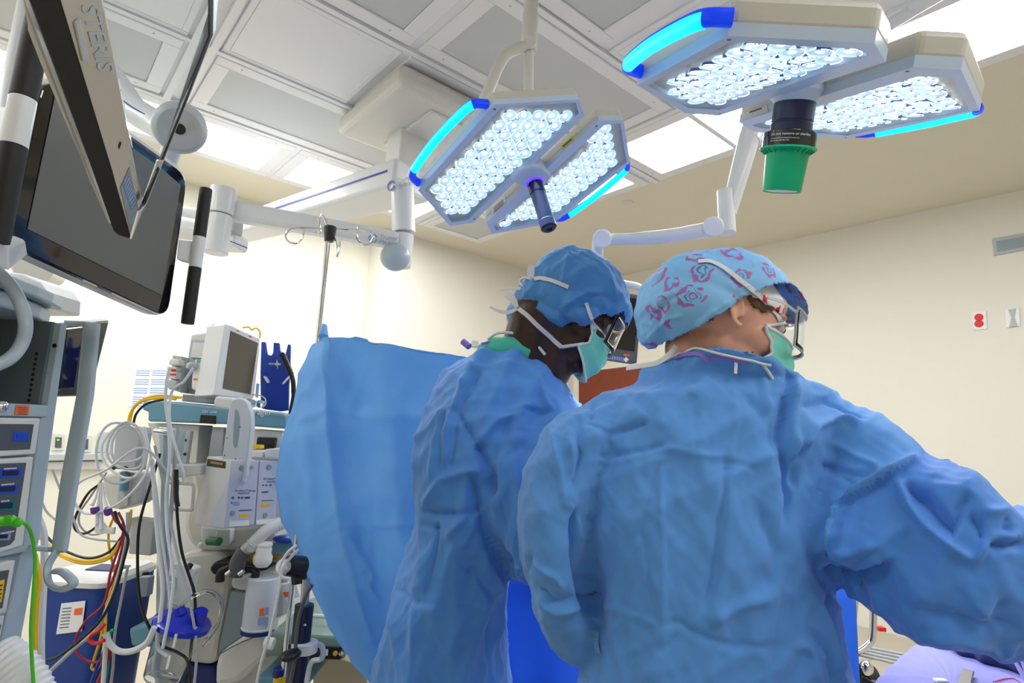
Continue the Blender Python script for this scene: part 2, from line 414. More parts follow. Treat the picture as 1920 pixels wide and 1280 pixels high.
mat('grip_blue', (.0, .03, .55), .35, emis=(.0, .05, .9), es=.55)
mat('grip_glow', (.0, .35, .9), .35, emis=(.0, .62, 1.0), es=1.5)
mat('cover_glass', (.97, .99, 1), .02, trans=1, ior=1.05, spec=.3)
LENS = []
def half_head(t, poly_px, lens_px, o, N, hgt, E1, E2, label=None):
    pts = [on_plane(x, y, o, N) for x, y in poly_px]
    up = -N
    sh = MB().prism([p+up*.012 for p in pts], up*(hgt-.012)); shell = sh.build('shell', MT['lamp_shell'], t, bevel=.012, bseg=3)
    lp = [on_plane(x, y, o, N) for x, y in lens_px]
    # face ring
    fr = MB(); n = len(pts)
    cen = sum(pts)/n
    if len(lens_px) == n:
        vs = [p for p in pts]+[p for p in lp]+[p+up*.02 for p in pts]+[p+up*.02 for p in lp]
        fs = []
        for i in range(n):
            j = (i+1) % n
            fs += [(i, j, n+j, n+i), (2*n+i, 3*n+i, 3*n+j, 2*n+j), (i, 2*n+i, 2*n+j, j), (n+i, n+j, 3*n+j, 3*n+i)]
        fr.add(vs, fs)
    fo = fr.build('face_frame', MT['lamp_face'], t, recalc=True)
    MB().prism([p+up*.0225 for p in lp], up*.004).build('lens_back', MT['lens_back'], t)
    spots = []
    lens_cups(spots, [p+up*.006 for p in lp], N, E1, E2, o+up*.006)
    if not LENS:
        r = .022
        c0 = MB().lathe((0, 0, 0), ZZ, [(.0055, -.020), (.012, -.0165), (.0165, -.009), (r*.94, 0), (r*.98, -.001)], 18); LENS.append(c0.build('lens', MT['lens_shell']))
        l0 = MB().ell((0, 0, -.0115), .0088, .0088, .0095, seg=12, rings=8).tube([(r*.93*math.cos(a), r*.93*math.sin(a), -.001) for a in np.linspace(.3, 2.4, 9)], .0009, 5); LENS.append(l0.build('led_and_glint', MT['led_and_glint']))  # LED bead, plus a glowing rim arc modelled in as a glint
        LENS[0].data.materials.append(mat('crescent_shade', (.03, .06, .18), .15, emis=(.05, .15, .7), es=.18))  # crescent of shade painted dark on one side of each cup
        for i, pg in enumerate(LENS[0].data.polygons):
            seg_, rg = i % 18, i//18
            if (rg == 2 and seg_ < 8) or (rg == 3 and seg_ < 6) or (rg == 1 and seg_ in (2, 3, 4, 5)): pg.material_index = 1
        for q in LENS:
            for vtx in q.data.vertices: vtx.co += q.location
            COL.objects.unlink(q)
    for c, ax in spots:
        a_, b_, n_ = frame_of(ax); rr = random.uniform(-.7, .7)+2.6; a_, b_ = a_*math.cos(rr)+b_*math.sin(rr), b_*math.cos(rr)-a_*math.sin(rr)
        l = LENS[0].copy(); COL.objects.link(l); l.parent = t
        l.matrix_local = Matrix(((a_[0], b_[0], n_[0], c[0]-t.location[0]), (a_[1], b_[1], n_[1], c[1]-t.location[1]), (a_[2], b_[2], n_[2], c[2]-t.location[2]), (0, 0, 0, 1)))
        k = LENS[1].copy(); COL.objects.link(k); k.location = (0, 0, 0); k.parent = l
    MB().prism([p+up*.002 for p in lp], up*.0012).build('cover_glass', MT['cover_glass'], t)
    for i in (0, len(pts)//2):
        q = pts[i]*.93+cen*.07; MB().lathe(q, N, [(.0035, -.001), (.0035, .0006), (0, .0006)], 10).build('screw', MT['dark_grey'], fo)
    return pts, shell
def grip(t, path, w, N, names=True):     # lit handle: a bowed bar with two feet
    pts = [np.asarray(p) for p in path]
    m = spline(pts, 6); k = len(m)
    MB().tube(m, [w*(.9+.25*math.sin(math.pi*i/(k-1))) for i in range(k)], 10).build('grip', MT['grip_glow'], t)
    g = MB()
    for a, b in ((m[0], m[3]), (m[-1], m[-4])): pass
    return m
# ---- left lamp
O1 = P(1000, 330, 1.77); N1 = axis_for(1015, 385, 30, 95, .58)
e = on_plane(1060, 285, O1, N1)-on_plane(910, 417, O1, N1); E1 = nrm(e); E2 = np.cross(N1, E1)
L1 = thing('surgical_light', O1, 'left two-part surgical lamp, tilted, with a slim dark blue centre handle', 'surgical light')
A = [(927, 196), (1086, 186), (1096, 217), (887, 417), (844, 424), (784, 357)]
AL = [(940, 201), (1080, 192), (1085, 212), (878, 412), (848, 417), (795, 357)]
B = [(1124, 227), (1169, 225), (1182, 305), (1040, 417), (922, 439), (912, 417)]
BL = [(1133, 234), (1163, 231), (1175, 304), (1036, 411), (930, 433), (926, 424)]
up1 = -N1
pA, shA = half_head(L1, A, AL, O1, N1, .055, E1, E2); pB, shB = half_head(L1, B, BL, O1, N1, .055, E1, E2)
# ---- right lamp
O2 = P(1492, 190, 1.15); N2 = axis_for(1478, 280, -26, 167, .16)
e = on_plane(1661, 116, O2, N2)-on_plane(1347, 217, O2, N2); F1 = nrm(e); F2 = np.cross(N2, F1)
L2 = thing('surgical_light', O2, 'larger-looking surgical lamp at upper right with black centre hub and green handle cover', 'surgical light')
A2 = [(1365, 67), (1640, 81), (1661, 116), (1347, 217), (1285, 212), (1194, 160)]
A2L = [(1370, 79), (1612, 92), (1632, 104), (1350, 206), (1290, 202), (1214, 160)]
B2 = [(1712, 126), (1802, 131), (1837, 207), (1585, 261), (1415, 247), (1386, 229)]
B2L = [(1722, 143), (1786, 145), (1818, 207), (1588, 254), (1425, 240), (1410, 235)]
pA2, shA2 = half_head(L2, A2, A2L, O2, N2, .062, F1, F2); pB2, shB2 = half_head(L2, B2, B2L, O2, N2, .062, F1, F2)
def lit_grip(t, p0, p1, out, w, N, bow=.06, far=False):
    # bow shaped grip fixed at p0 and p1, standing off along out
    p0, p1 = np.asarray(p0), np.asarray(p1); d = p1-p0; L = np.linalg.norm(d); d = d/L
    A_ = [p0, p0+out*bow*.75+d*L*.06, p0+out*bow+d*L*.22, p0+out*(bow*1.12)+d*L*.5, p0+out*bow+d*L*.78, p0+out*bow*.75+d*L*.94, p1]
    m = spline(A_, 6); n = len(m)
    up = -N
    def strip(ids, wo, hh, mt, nm, off):
        rings = []
        for i in ids:
            t_ = nrm(m[min(i+1, n-1)]-m[max(i-1, 0)]); s_ = nrm(np.cross(t_, N))
            rings.append((m[i]+up*off, s_*wo, N*hh))
        return MB().loft(rings, 16, 2.6).build(nm, MT[mt], t)
    g = strip(range(0, n), w, w*1.15, 'grip_blue', 'grip', .012)
    strip_ids = range(6, n-9)
    rings = []
    for i in strip_ids:
        t_ = nrm(m[min(i+1, n-1)]-m[max(i-1, 0)]); s_ = nrm(np.cross(t_, N)); rings.append((m[i]+up*.012+N*w*.15, s_*w*1.05, N*w*1.22))
    MB().loft(rings, 16, 2.4).build('light_strip', MT['grip_glow'], g)
def outward(pa, pb, cen, N):
    d = nrm(pb-pa); s_ = nrm(np.cross(d, N)); m = (pa+pb)/2
    return s_ if s_@(m-cen) > 0 else -s_
for (t, p, N, O, i, j, w, bow, k0, k1) in ((L1, pA, N1, O1, 0, 5, .011, .048, .06, .98), (L1, pB, N1, O1, 2, 3, .009, .032, .03, .97), (L2, pA2, N2, O2, 0, 5, .012, .05, -.02, .96), (L2, pB2, N2, O2, 2, 3, .009, .030, .02, .9)):
    a, b = p[i], p[j]; out = outward(a, b, sum(p)/6, N)
    sh_f = -.012 if i == 0 else .004
    lit_grip(t, a+(b-a)*k0+N*sh_f, a+(b-a)*k1+N*sh_f, out, w, N, bow)
# hub, handle of left lamp
hub = MB().prism([on_plane(x, y, O1+N1*.012, N1) for x, y in [(975, 320), (995, 311), (1018, 313), (1035, 330), (1022, 342), (990, 357), (958, 340)]], -N1*.05).build('hub', MT['lamp_face'], L1, bevel=.008, bseg=3)
h0 = on_plane(1001, 338, O1, N1)
MB().lathe(h0, N1, [(.030, .012), (.030, .016), (.0285, .018)], 32).build('light_ring', mat('ring_violet', (.05, .02, .7), .3, emis=(.09, .03, 1), es=2.0), hub)
MB().lathe(h0, N1, [(.026, .010), (.026, .055), (.0245, .057), (.0245, .165), (.026, .167), (.026, .192), (.020, .197), (.011, .197), (.009, .192), (0, .192)], 32).build('handle', mat('handle_blue', (.004, .011, .05), .3, spec=.4), L1)
# yoke between both halves, label plates
ctr1 = (pA[3]+pB[0]+pA[2]+pB[5])/4
MB().box(on_plane(1000, 330, O1-N1*.03, N1)-E1*.05-E2*.14, E1*.1, E2*.28, -N1*.03).build('cross_bar', MT['lamp_shell'], L1, bevel=.008)
def side_plane(pa, pb, N): d = nrm(pb-pa); n = nrm(np.cross(d, N)); return pa, (n if n@(CAM-pa) > 0 else -n)
sp = side_plane(pB[5], pB[0], N1)
yl = slab(MB(), [(1053, 271), (1074, 254), (1075, 263), (1054, 280)], sp, .001, .0015).build('warning_label', mat('label_olive', (.55, .55, .05), .5), shB)
slab(MB(), [(1077, 254), (1080, 247), (1085, 252)], sp, .001, .0015).build('warning_triangle', MT['label_olive'], shB)
slab(MB(), [(1055, 272.5), (1072, 258.5), (1072.6, 261.5), (1055.6, 276)], sp, .0006, .002).build('label_text', MT['dark_grey'], yl)
wl = slab(MB(), [(922, 386), (946, 365), (949, 378), (924, 400)], sp, .001, .0015).build('rating_label', MT['cream_plastic'], shB)
for k in range(4): slab(MB(), [(925+.3*k, 389+2.6*k), (943+.4*k, 373+2.6*k), (943.2+.4*k, 374.2+2.6*k), (925.2+.3*k, 390.2+2.6*k)], sp, .0005, .0019).build('label_text', MT['dark_grey'], wl)
# right lamp hub & handle
hc = on_plane(1492, 186, O2, N2)
hubp = MB().lathe(hc-N2*.03, N2, [(.050, 0), (.058, .012), (.058, .02), (.045, .034), (.038, .044)], 40).build('hub', MT['lamp_face'], L2)
MB().lathe(hc, N2, [(.0415, .008), (.0415, .046), (.040, .048), (.040, .05), (.0415, .052), (.0415, .072)], 40).build('handle', MT['navy'], L2)
cl = MB().lathe(hc, N2, [(.053, .070), (.053, .103)], 48).build('collar', MT['black_gloss'], L2, bevel=.001)

# the lamps' own light: one spot behind each cover glass, shining along the lamp's axis
for (t, O, N, en) in ((L1, O1, N1, 110), (L2, O2, N2, 50)):
    ld = bpy.data.lights.new('lamp_beam', 'SPOT'); ld.energy = en; ld.color = (.72, .86, 1); ld.spot_size = math.radians(75); ld.spot_blend = .6; ld.shadow_soft_size = .18
    lo = bpy.data.objects.new('lamp_beam', ld); COL.objects.link(lo); lo.parent = t; lo.location = (N*.02).tolist()
    lo.rotation_euler = Vector(N).to_track_quat('-Z', 'Y').to_euler()
gc = MB().lathe(hc, N2, [(.0415, .101), (.057, .1015), (.0575, .105), (.052, .107), (.0435, .112), (.0395, .19), (.0385, .192), (.037, .190), (.034, .188), (0, .188)], 48).build('handle_cover', MT['green_plastic'], L2)
rb = MB(); a_, b_, n_ = frame_of(N2)
for k in range(24):
    an = 2*math.pi*k/24; q = a_*math.cos(an)+b_*math.sin(an); s_ = nrm(np.cross(N2, q))
    rb.prism([hc+N2*.107+q*.055, hc+N2*.107+q*.043, hc+N2*.116+q*.043], s_*.0012)
rb.build('rib', MT['green_plastic'], gc)
MB().lathe(hc+N2*.1893, N2, [(.032, 0), (.032, .0012), (0, .0012)], 40).build('end_cap', MT['cream_plastic'], gc)
def wrap_text(body, size, c, N, R, h, ang0, name, parent, m=MT['white_ink']):
    cu = bpy.data.curves.new('t', 'FONT'); cu.body = body; cu.size = 1; cu.extrude = .0; cu.resolution_u = 2
    ob = bpy.data.objects.new('t', cu); COL.objects.link(ob)
    dg = bpy.context.evaluated_depsgraph_get(); me = bpy.data.meshes.new_from_object(ob.evaluated_get(dg))
    V = [tuple(v.co) for v in me.vertices]; Fs = [tuple(p.vertices) for p in me.polygons]
    bpy.data.objects.remove(ob); bpy.data.curves.remove(cu); bpy.data.meshes.remove(me)
    # angle reference: direction to the camera
    q = CAM-c; q = nrm(q-N*(q@N)); s_ = np.cross(N, q)
    vs = []
    for x, y, z in V:
        an = ang0-x*size/R
        vs.append(c+N*(h-y*size)+(q*math.cos(an)+s_*math.sin(an))*(R+.0005))
    MB().add(vs, Fs).build(name, m, parent)
sgn = np.cross(N2, nrm((CAM-hc)-N2*((CAM-hc)@N2)))@RT   # sign so that text runs left to right
def wt(body, size, h, x0):
    wrap_text(body, size, hc, N2, .053, h, x0, 'printed_text', cl)
WT_DIR = 1 if sgn < 0 else -1
wt('Do not remove or sterilize', .0075, .0815, .75)
wt('Property of Medical Surgical Products, Inc.', .0034, .0885, .74)
wt('PN 000-0000 REF 000 7100', .0034, .0935, .74)
sp2 = side_plane(pB2[5], pB2[0], N2)
wl = slab(MB(), [(1392, 212), (1438, 196), (1440, 209), (1394, 225)], sp2, .001, .0015).build('rating_label', MT['cream_plastic'], shB2)
slab(MB(), [(1405, 209), (1428, 201), (1428.4, 204), (1405.4, 212)], sp2, .0005, .0019).build('label_text', MT['dark_grey'], wl)
MB().box(hc-N2*.04-F1*.06-F2*.14, F1*.12, F2*.28, -N2*.028).build('cross_bar', MT['lamp_shell'], L2, bevel=.008)
# ---- suspension of the left lamp (hangs from the ceiling)
pb = P(992, 88, 1.97)
top = np.array([pb[0], pb[1], Z_C])
ar = thing('lamp_suspension', top, 'cream white ceiling tube with a bent fork arm carrying the left surgical lamp', 'suspension arm')
MB().tube([top, pb+ZZ*.13], .027, 24).tube([pb+ZZ*.135, pb-ZZ*.02], .030, 24).build('drop_tube', MT['cream_plastic'], ar)
MB().tube(spline([pb+ZZ*.0, P(980, 88, 1.95), P(950, 102, 1.93), P(933, 128, 1.91), P(920, 160, 1.9), P(905, 195, 1.88), P(900, 230, 1.84)], 6), .020, 20).build('fork_arm', MT['cream_plastic'], ar)
MB().lathe(pb+(-YY)*.024, -YY, [(.026, 0), (.026, .006), (.022, .009), (0, .009)], 28).build('joint_cap', MT['pale_plastic'], ar)
MB().tube([pb-ZZ*.02, P(991, 180, 1.97), P(990, 262, 1.93)], .0185, 20).build('lower_tube', MT['pale_plastic'], ar)
# ---- suspension of the right lamp
tb = P(1408, 15, 1.6); tt = np.array([tb[0], tb[1], Z_C])
ar = thing('lamp_suspension', tt, 'grey tube and ceiling flange above the right surgical lamp, at the top edge', 'suspension arm')
MB().tube([tt, tb], .036, 24).build('drop_tube', MT['cream_plastic'], ar)
MB().tube(spline([tb+ZZ*.02, tb-ZZ*.03, P(1440, 60, 1.42), P(1470, 110, 1.25), hc-N2*.06], 6), .028, 20).build('swivel_arm', MT['lamp_shell'], ar)
MB().lathe(tt-ZZ*.001, -ZZ, [(.11, 0), (.11, .03), (.09, .05), (.04, .06)], 32).build('flange', MT['white_metal'], ar)
g = MB().tube([P(1665, 48, 1.9), P(1735, 5, 1.8), P(1800, -40, 1.7)], .022, 20)
g.tube([P(1712, 14, 1.835), P(1800, -38, 1.69)], .030, 20)
q_ = P(1800, -38, 1.69); g.tube([q_, np.array([q_[0], q_[1], Z_C])], .03, 20)
q_ = thing('ceiling_tube', (q_[0], q_[1], Z_C), 'pale bluish tube running up past the bright ceiling light, top right', 'ceiling arm'); g.build('tube', MT['white_metal'], q_)
# ---- monitor arm behind the right lamp
ma = thing('monitor_arm', P(1440, 150, 2.05)*[1, 1, 0]+ZZ*Z_C, 'white jointed ceiling arm between the lamps carrying the small far monitor', 'monitor arm')
a0 = P(1440, 150, 2.05); MB().tube([np.array([a0[0], a0[1], Z_C]), a0-ZZ*.1], .04, 24).build('drop_tube', MT['white_metal'], ma)
MB().tube([P(1435, 190, 2.05), P(1420, 222, 2.03), P(1404, 265, 2.0)], [.045, .045, .040], 20).tube([P(1406, 255, 2.0), P(1388, 320, 2.0), P(1366, 400, 2.0)], [.038, .034, .027], 20).build('upper_arm', MT['white_metal'], ma)
MB().tube([P(1366, 358, 2.0)-XX*.012, P(1366, 438, 1.99)-XX*.004], .030, 22).build('swivel', MT['white_metal'], ma, bevel=.003)
MB().tube(spline([P(1350, 424, 1.97), P(1310, 434, 1.97), P(1220, 446, 2.0), P(1150, 449, 2.03), P(1132, 450, 2.05)], 5), [.034]*3+[.033]*4+[.030]*5+[.026]*5+[.022]*4, 20, flat=.8).build('spring_arm', MT['white_metal'], ma)
MB().cyl(P(1337, 425, 1.99), P(1337, 425, 1.92), .036, seg=30).build('joint_cap', MT['white_plastic'], ma, bevel=.006)
MB().cyl(P(1129, 447, 2.08), P(1129, 447, 2.0), .034, seg=30).build('joint_cap', MT['white_plastic'], ma, bevel=.006)
MB().tube([P(1122, 450, 2.06), P(1116, 530, 2.25), P(1118, 590, 2.36)], .022, 16).build('end_tube', MT['white_metal'], ma)
fm = thing('flat_monitor', P(1165, 690, 2.3), 'dark flat monitor with blue buttons and an orange tag, hanging between the two heads', 'monitor')
plf = plane3((1100, 540, 2.28), (1205, 545, 2.36), (1190, 680, 2.34))
slab(MB(), [(1060, 535), (1205, 552), (1195, 681), (1055, 660)], plf, .045).build('housing', MT['dark_grey'], fm, bevel=.006)
slab(MB(), [(1070, 546), (1198, 560), (1190, 658), (1064, 640)], plf, .002, .003).build('screen', MT['black_gloss'], fm)
for i in range(9): slab(MB(), [(1135+i*4.2, 664.5+i*.7), (1138+i*4.2, 665+i*.7), (1137.4+i*4.2, 672+i*.7), (1134.4+i*4.2, 671.4+i*.7)], plf, .002, .003).build('button', MT['print_blue'], fm)
slab(MB(), [(1169, 663), (1180, 664), (1180, 668), (1169, 667)], plf, .002, .003).build('tag', MT['orange_sticker'], fm)
slab(MB(), [(1174, 669), (1179, 674), (1174, 679), (1169, 674)], plf, .002, .003).build('button_cross', MT['white_ink'], fm)
slab(MB(), [(1118, 665), (1132, 667), (1131, 675), (1117, 673)], plf, .002, .003).build('label', MT['grey_plastic'], fm)
MB().tube(spline([P(1120, 536, 2.3), P(1130, 529, 2.28), P(1165, 531, 2.28), P(1198, 538, 2.3), P(1206, 552, 2.32)], 5), .014, 14).build('top_handle', MT['white_plastic'], fm)
MB().ell(P(1208, 622, 2.33), .02, .02, .014).build('side_knob', MT['white_metal'], fm)
# ---- ceiling boom with its cover, beams and columns
bo = thing('equipment_boom', room(1.5, 2.75, Z_C), 'white ceiling boom with blue-striped beam and round column, left of the surgical lamps', 'ceiling boom')
MB().box(room(1.18, 2.30, 2.86), UU*.95, VV*.72, ZZ*.112).build('ceiling_cover', MT['cream_plastic'], bo, bevel=.04, bseg=4)
MB().box(room(1.42, 2.40, 2.845), UU*.5, VV*.5, ZZ*.02).build('cover_plate', MT['pale_plastic'], bo, bevel=.008)
MB().box(room(1.40, 2.66, 2.56), UU*.17, VV*.17, ZZ*.31).build('drop_column', MT['pale_plastic'], bo, bevel=.015, bseg=3)
MB().box(room(1.37, 2.63, 2.55), UU*.23, VV*.23, ZZ*.02).build('column_skirt', MT['white_metal'], bo, bevel=.006)
def beam(a, b, ha, hb, wa, wb, name, m, par):   # a, b: centre line ends; heights and widths
    d = nrm(np.array([b[0]-a[0], b[1]-a[1], 0])); s_ = np.cross(ZZ, d)
    vs = []
    for c, h, w_ in ((a, ha, wa), (b, hb, wb)):
        for sy, sz in ((-1, -1), (1, -1), (1, 1), (-1, 1)): vs.append(c+s_*sy*w_/2+ZZ*sz*h/2)
    o = MB().add(vs, [(0, 1, 2, 3), (7, 6, 5, 4), (0, 4, 5, 1), (1, 5, 6, 2), (2, 6, 7, 3), (3, 7, 4, 0)]).build(name, m, par, bevel=.02, bseg=3, recalc=True)
    return d, s_
b0, b1 = P(775, 338, 2.78), P(430, 372, 3.75); b1[2] = b0[2]-.02
d_, s_ = beam(b0, b1, .15, .12, .26, .16, 'upper_beam', MT['white_metal'], bo)
if s_@(CAM-b0) < 0: s_ = -s_
st = MB()
w0, w1 = .13, .08
A_, B_ = b0+s_*(w0+.0015)+ZZ*.004, b1+s_*(w1+.0015)+ZZ*.004
L_ = B_-A_; st.box(A_+L_*.03, L_*.9, ZZ*.010, s_*.0015); st.build('stripe', MT['blue_stripe'], bo)
def logo(o, right, up, s, par):
    MB().tube([o+right*(-.9*s+.75*s*math.cos(a))+up*(.75*s*math.sin(a)+.45*s) for a in np.linspace(.4, 2*math.pi-.2, 20)], s*.16, 6).build('emblem', MT['print_blue'], par)
    n = nrm(np.cross(right, up))
    text_mesh('Trumpf', o+right*s*.35+up*s*.55, right, up, s*1.15, MT['tower_side'], 'lettering', par)
    text_mesh('Medical', o+right*s*.35-up*s*.45, right, up, s*1.15, MT['tower_side'], 'lettering', par)
rt_ = -nrm(L_) if (-nrm(L_))@RT > 0 else nrm(L_)
qo = on_plane(741, 351, A_, s_); logo(qo+s_*.003, rt_, ZZ, .030, bo)
cb = P(753, 360, 2.72)
MB().tube([cb+ZZ*.03, P(757, 437, 2.72)], .056, 32).tube([P(757, 440, 2.72), P(750, 500, 2.72)], .050, 32).build('round_column', MT['white_metal'], bo, bevel=.003)
MB().ell(P(741, 482, 2.69), .072, .062, .068).build('joint_dome', MT['tower_blue'], bo)
b2, b3 = P(748, 452, 2.70), P(425, 394, 2.55)
d2, s2 = beam(b2, b3, .078, .09, .085, .085, 'lower_beam', MT['white_metal'], bo)
if s2@(CAM-b2) < 0: s2 = -s2
qo = on_plane(708, 452, b2+s2*.044, s2); logo(qo+s2*.003, -d2 if (-d2)@RT > 0 else d2, ZZ, .024, bo)
MB().tube([P(420, 354, 2.5), P(413, 402, 2.5)], .055, 32).tube([P(413, 404, 2.5), P(404, 475, 2.5)], .052, 32).build('end_column', MT['white_metal'], bo, bevel=.004)
MB().cbox(P(418, 452, 2.72), .19, .14, .075).build('joint_box', MT['white_metal'], bo, bevel=.015, bseg=3)
slab(MB(), [(427, 449), (464, 464), (464, 466), (427, 451)], plane3((427, 449, 2.6), (464, 464, 2.6), (464, 480, 2.6)), .002).build('stripe', MT['blue_stripe'], bo)
MB().cbox(P(433, 425, 2.65), .08, .08, .07).build('mechanism', MT['grey_plastic'], bo, bevel=.006)
# hub and striped arm that carry the two big screens
hb = thing('screen_arm', P(337, 240, 1.5), 'white ceiling arm with round grey hub and thin blue line between the big screens', 'monitor arm')
c_ = P(337, 241, 1.22); ax_ = nrm(-ray(337, 241)+ZZ*-.15*1086)
MB().lathe(c_, ax_, [(.030, -.05), (.056, -.04), (.0565, -.008), (.051, .004), (.044, .010), (.012, .0101)], 48).build('hub', MT['grey_plastic'], hb)
MB().lathe(c_+ax_*.0102, ax_, [(.012, 0), (.012, .0012), (0, .0012)]).build('hub_hole', MT['black_plastic'], hb)
for x, y in ((317, 220), (358, 237)):
    q_ = on_plane(x, y, c_+ax_*.0102, ax_); MB().lathe(q_, ax_, [(.006, 0), (.006, .0015), (.0025, .0015), (.002, .0008), (0, .0008)], 16).build('screw', MT['brushed'], hb)
sa = pxs([(150, 60, 1.55), (225, 170, 1.5), (250, 205, 1.45), (300, 235, 1.4), (330, 245, 1.33)], 6)
MB().tube(sa, .036, 20).build('arm', MT['white_metal'], hb)
MB().tube([p-YY*.036-ZZ*.0 for p in sa], .0028, 8).build('stripe', MT['blue_stripe'], hb)
# ---- large screen with grab bars
mo = thing('display_monitor', P(190, 520, .98), 'large tilted display with rounded black bezel, grey screen and black grab bars', 'monitor')
pm = plane3((30, 440, .80), (310, 585, 1.12), (345, 340, 1.10))
outl = [(84, 140), (352, 330), (315, 596), (16, 458)]
op = round_poly([on_plane(x, y, *pm) for x, y in outl], .035)
MB().prism(op, -pm[1]*.012).build('bezel', MT['black_gloss'], mo, bevel=.002)
op2 = round_poly([on_plane(x, y, pm[0]-pm[1]*.011, pm[1]) for x, y in [(80, 128), (356, 322), (317, 600), (11, 461)]], .04)
MB().prism(op2, -pm[1]*.04).build('housing', MT['white_metal'], mo, bevel=.012, bseg=3)
slab(MB(), [(104, 178), (299, 312), (339, 347), (304, 554), (52, 429)], pm, .001, .0015).build('screen', mat('lcd_grey', (.13, .135, .13), .28, spec=.6), mo)
def grab(par, top_, bot, w0_, w1_, r, nm='grab_bar'):
    top_, bot = np.asarray(top_), np.asarray(bot); d = bot-top_
    u = MB().tube(spline([top_, top_+d*.015, top_+d*w0_], 4), [r*.6, r*.8, r*.9, r*.97]+[r]*5, 24); a = u.build('grip_rubber', MT['rubber'], par)
    MB().tube([top_+d*(w0_+.004), top_+d*(w1_-.004)], r*.99, 24).build('grip_clamp', MT['white_metal'], par)
    MB().tube(spline([top_+d*w1_, bot-d*.015, bot], 4), [r]*5+[r*.97, r*.9, r*.8, r*.6], 24).build('grip_rubber', MT['rubber'], par)
grab(mo, P(386, 357, 1.15), P(352, 603, 1.15), .36, .60, .0122)
MB().prism([P(334, 447, 1.13), P(366, 452, 1.15), P(364, 494, 1.15), P(330, 486, 1.13)], YY*.02).build('bar_bracket', MT['white_metal'], mo, bevel=.003)
grab(mo, P(72, 40, .66), P(-8, 446, .66), .37, .595, .0142)
MB().prism([P(-10, 452, .66), P(24, 440, .74), P(30, 470, .76), P(-10, 500, .68)], YY*.02).build('bar_bracket', MT['white_metal'], mo, bevel=.003)
# ---- near screen, seen from its edge, with a clear sheet in front
ns = thing('touch_screen', P(246, 449, .62), 'near V-shaped screen seen from below, black back and brushed metal bezel with lettering', 'monitor')
pk = plane3((60, 0, .47), (114, 0, .47), (246, 449, .62))
slab(MB(), [(44, -20), (108, -20), (114, 0), (210, 320), (246, 449), (222, 442), (212, 434), (165, 300), (52, 0)], pk, .006).build('back_cover', MT['black_plastic'], ns, bevel=.002)
slab(MB(), [(38, -20), (52, 30), (165, 330), (205, 420), (199, 400), (150, 292), (76, 118), (52, 56), (52, 46), (44, 0)], pk, .01, -.012).build('rear_shell', MT['cream_plastic'], ns, bevel=.002)
pz = plane3((114, 0, .47), (192, 0, .49), (246, 449, .62))
slab(MB(), [(108, -20), (186, -20), (192, 0), (220, 140), (255, 320), (268, 381), (297, 300), (309, 300), (247, 449), (210, 320), (114, 0)], pz, .005).build('bezel', MT['brushed'], ns, bevel=.001)
gp = plane3((197, 0, .50), (270, 384, .60), (400, 0, .60))
slab(MB(), [(188, -20), (394, -20), (394, 67), (270, 382), (222, 140)], gp, .0015, 0).build('clear_sheet', mat('sheet', (.90, .94, .97), .02, trans=1, ior=1.02, spec=.35), ns)
slab(MB(), [(394, -20), (400, -20), (399, 66), (274, 381), (269, 381), (394, 67)], gp, .003, .001).build('sheet_edge', MT['black_plastic'], ns)
slab(MB(), [(400, -20), (411, -20), (405, 57), (301, 318), (247, 449), (262, 395), (274, 381), (399, 66)], gp, .004, .0).build('edge_trim', MT['brushed'], ns, bevel=.0008)
o_, n_ = pz; dn = nrm(on_plane(205, 200, o_, n_)-on_plane(160, 30, o_, n_)); rt2 = np.cross(dn, n_)
upv = rt2 if rt2@RT > 0 else -rt2
text_mesh('STERIS', on_plane(152, 8, o_+n_*.001, n_), dn, upv*1.0, .020, MT['tower_blue'], 'lettering', ns, bold=.01)
slab(MB(), [(140, 42), (150, 34), (168, 108), (160, 117), (156, 114)], pz, .004, .004).build('emblem_plate', MT['grey_plastic'], ns, bevel=.001)
slab(MB(), [(226, 352), (243, 313), (262, 400), (246, 438)], pz, .0006, .0010).build('button_panel', MT['tower_side'], ns)
for k in range(9):
    f_ = k/9; x, y = 231+f_*16, 345+f_*48
    slab(MB(), [(x, y), (x+10.5-k*.35, y-22+k*1.2), (x+12-k*.35, y-18+k*1.2), (x+1.5, y+4)], pz, .0006, .0018).build('button', MT['print_blue'], ns)
slab(MB(), [(222, 275), (226, 265), (228, 268), (224, 280)], pz, .0006, .001).build('keyhole', MT['black_plastic'], ns)
# ---- arm pieces far behind the left tower
bm_ = thing('far_boom_arm', P(45, 540, 2.6), 'pale boom arm with a round joint and grey shelf tip, far behind the left tower', 'boom arm')
MB().cyl(P(62, 500, 2.75), P(62, 500, 2.5), .075, seg=32).cyl(P(60, 502, 2.62), P(104, 520, 2.9), .05, .045, seg=24).build('round_joint', MT['cream_plastic'], bm_, bevel=.006)
slab(MB(), [(-20, 505), (40, 512), (72, 527), (86, 546), (84, 575), (-20, 575)], plane3((0, 500, 2.3), (80, 500, 2.3), (80, 560, 2.3)), .2).build('shelf_tip', MT['grey_plastic'], bm_, bevel=.01)
slab(MB(), [(38, 537), (47, 541), (46, 552), (37, 549)], plane3((0, 500, 2.29), (80, 500, 2.29), (80, 560, 2.29)), .004, .003).build('stripe', MT['blue_stripe'], bm_)
MB().tube([P(335, 396, 3.0), P(372, 402, 3.0)], .03, 16).tube([P(330, 425, 2.95), P(400, 440, 2.95)], .06, 16).build('rear_joint', MT['white_metal'], bm_)
bx = slab(MB(), [(0, 198), (18, 200), (16, 232), (10, 300), (-20, 300), (-20, 196)], plane3((0, 200, 1.9), (15, 200, 1.9), (15, 260, 1.9)), .08).build('boom_end', MT['white_metal'], bevel=.006)
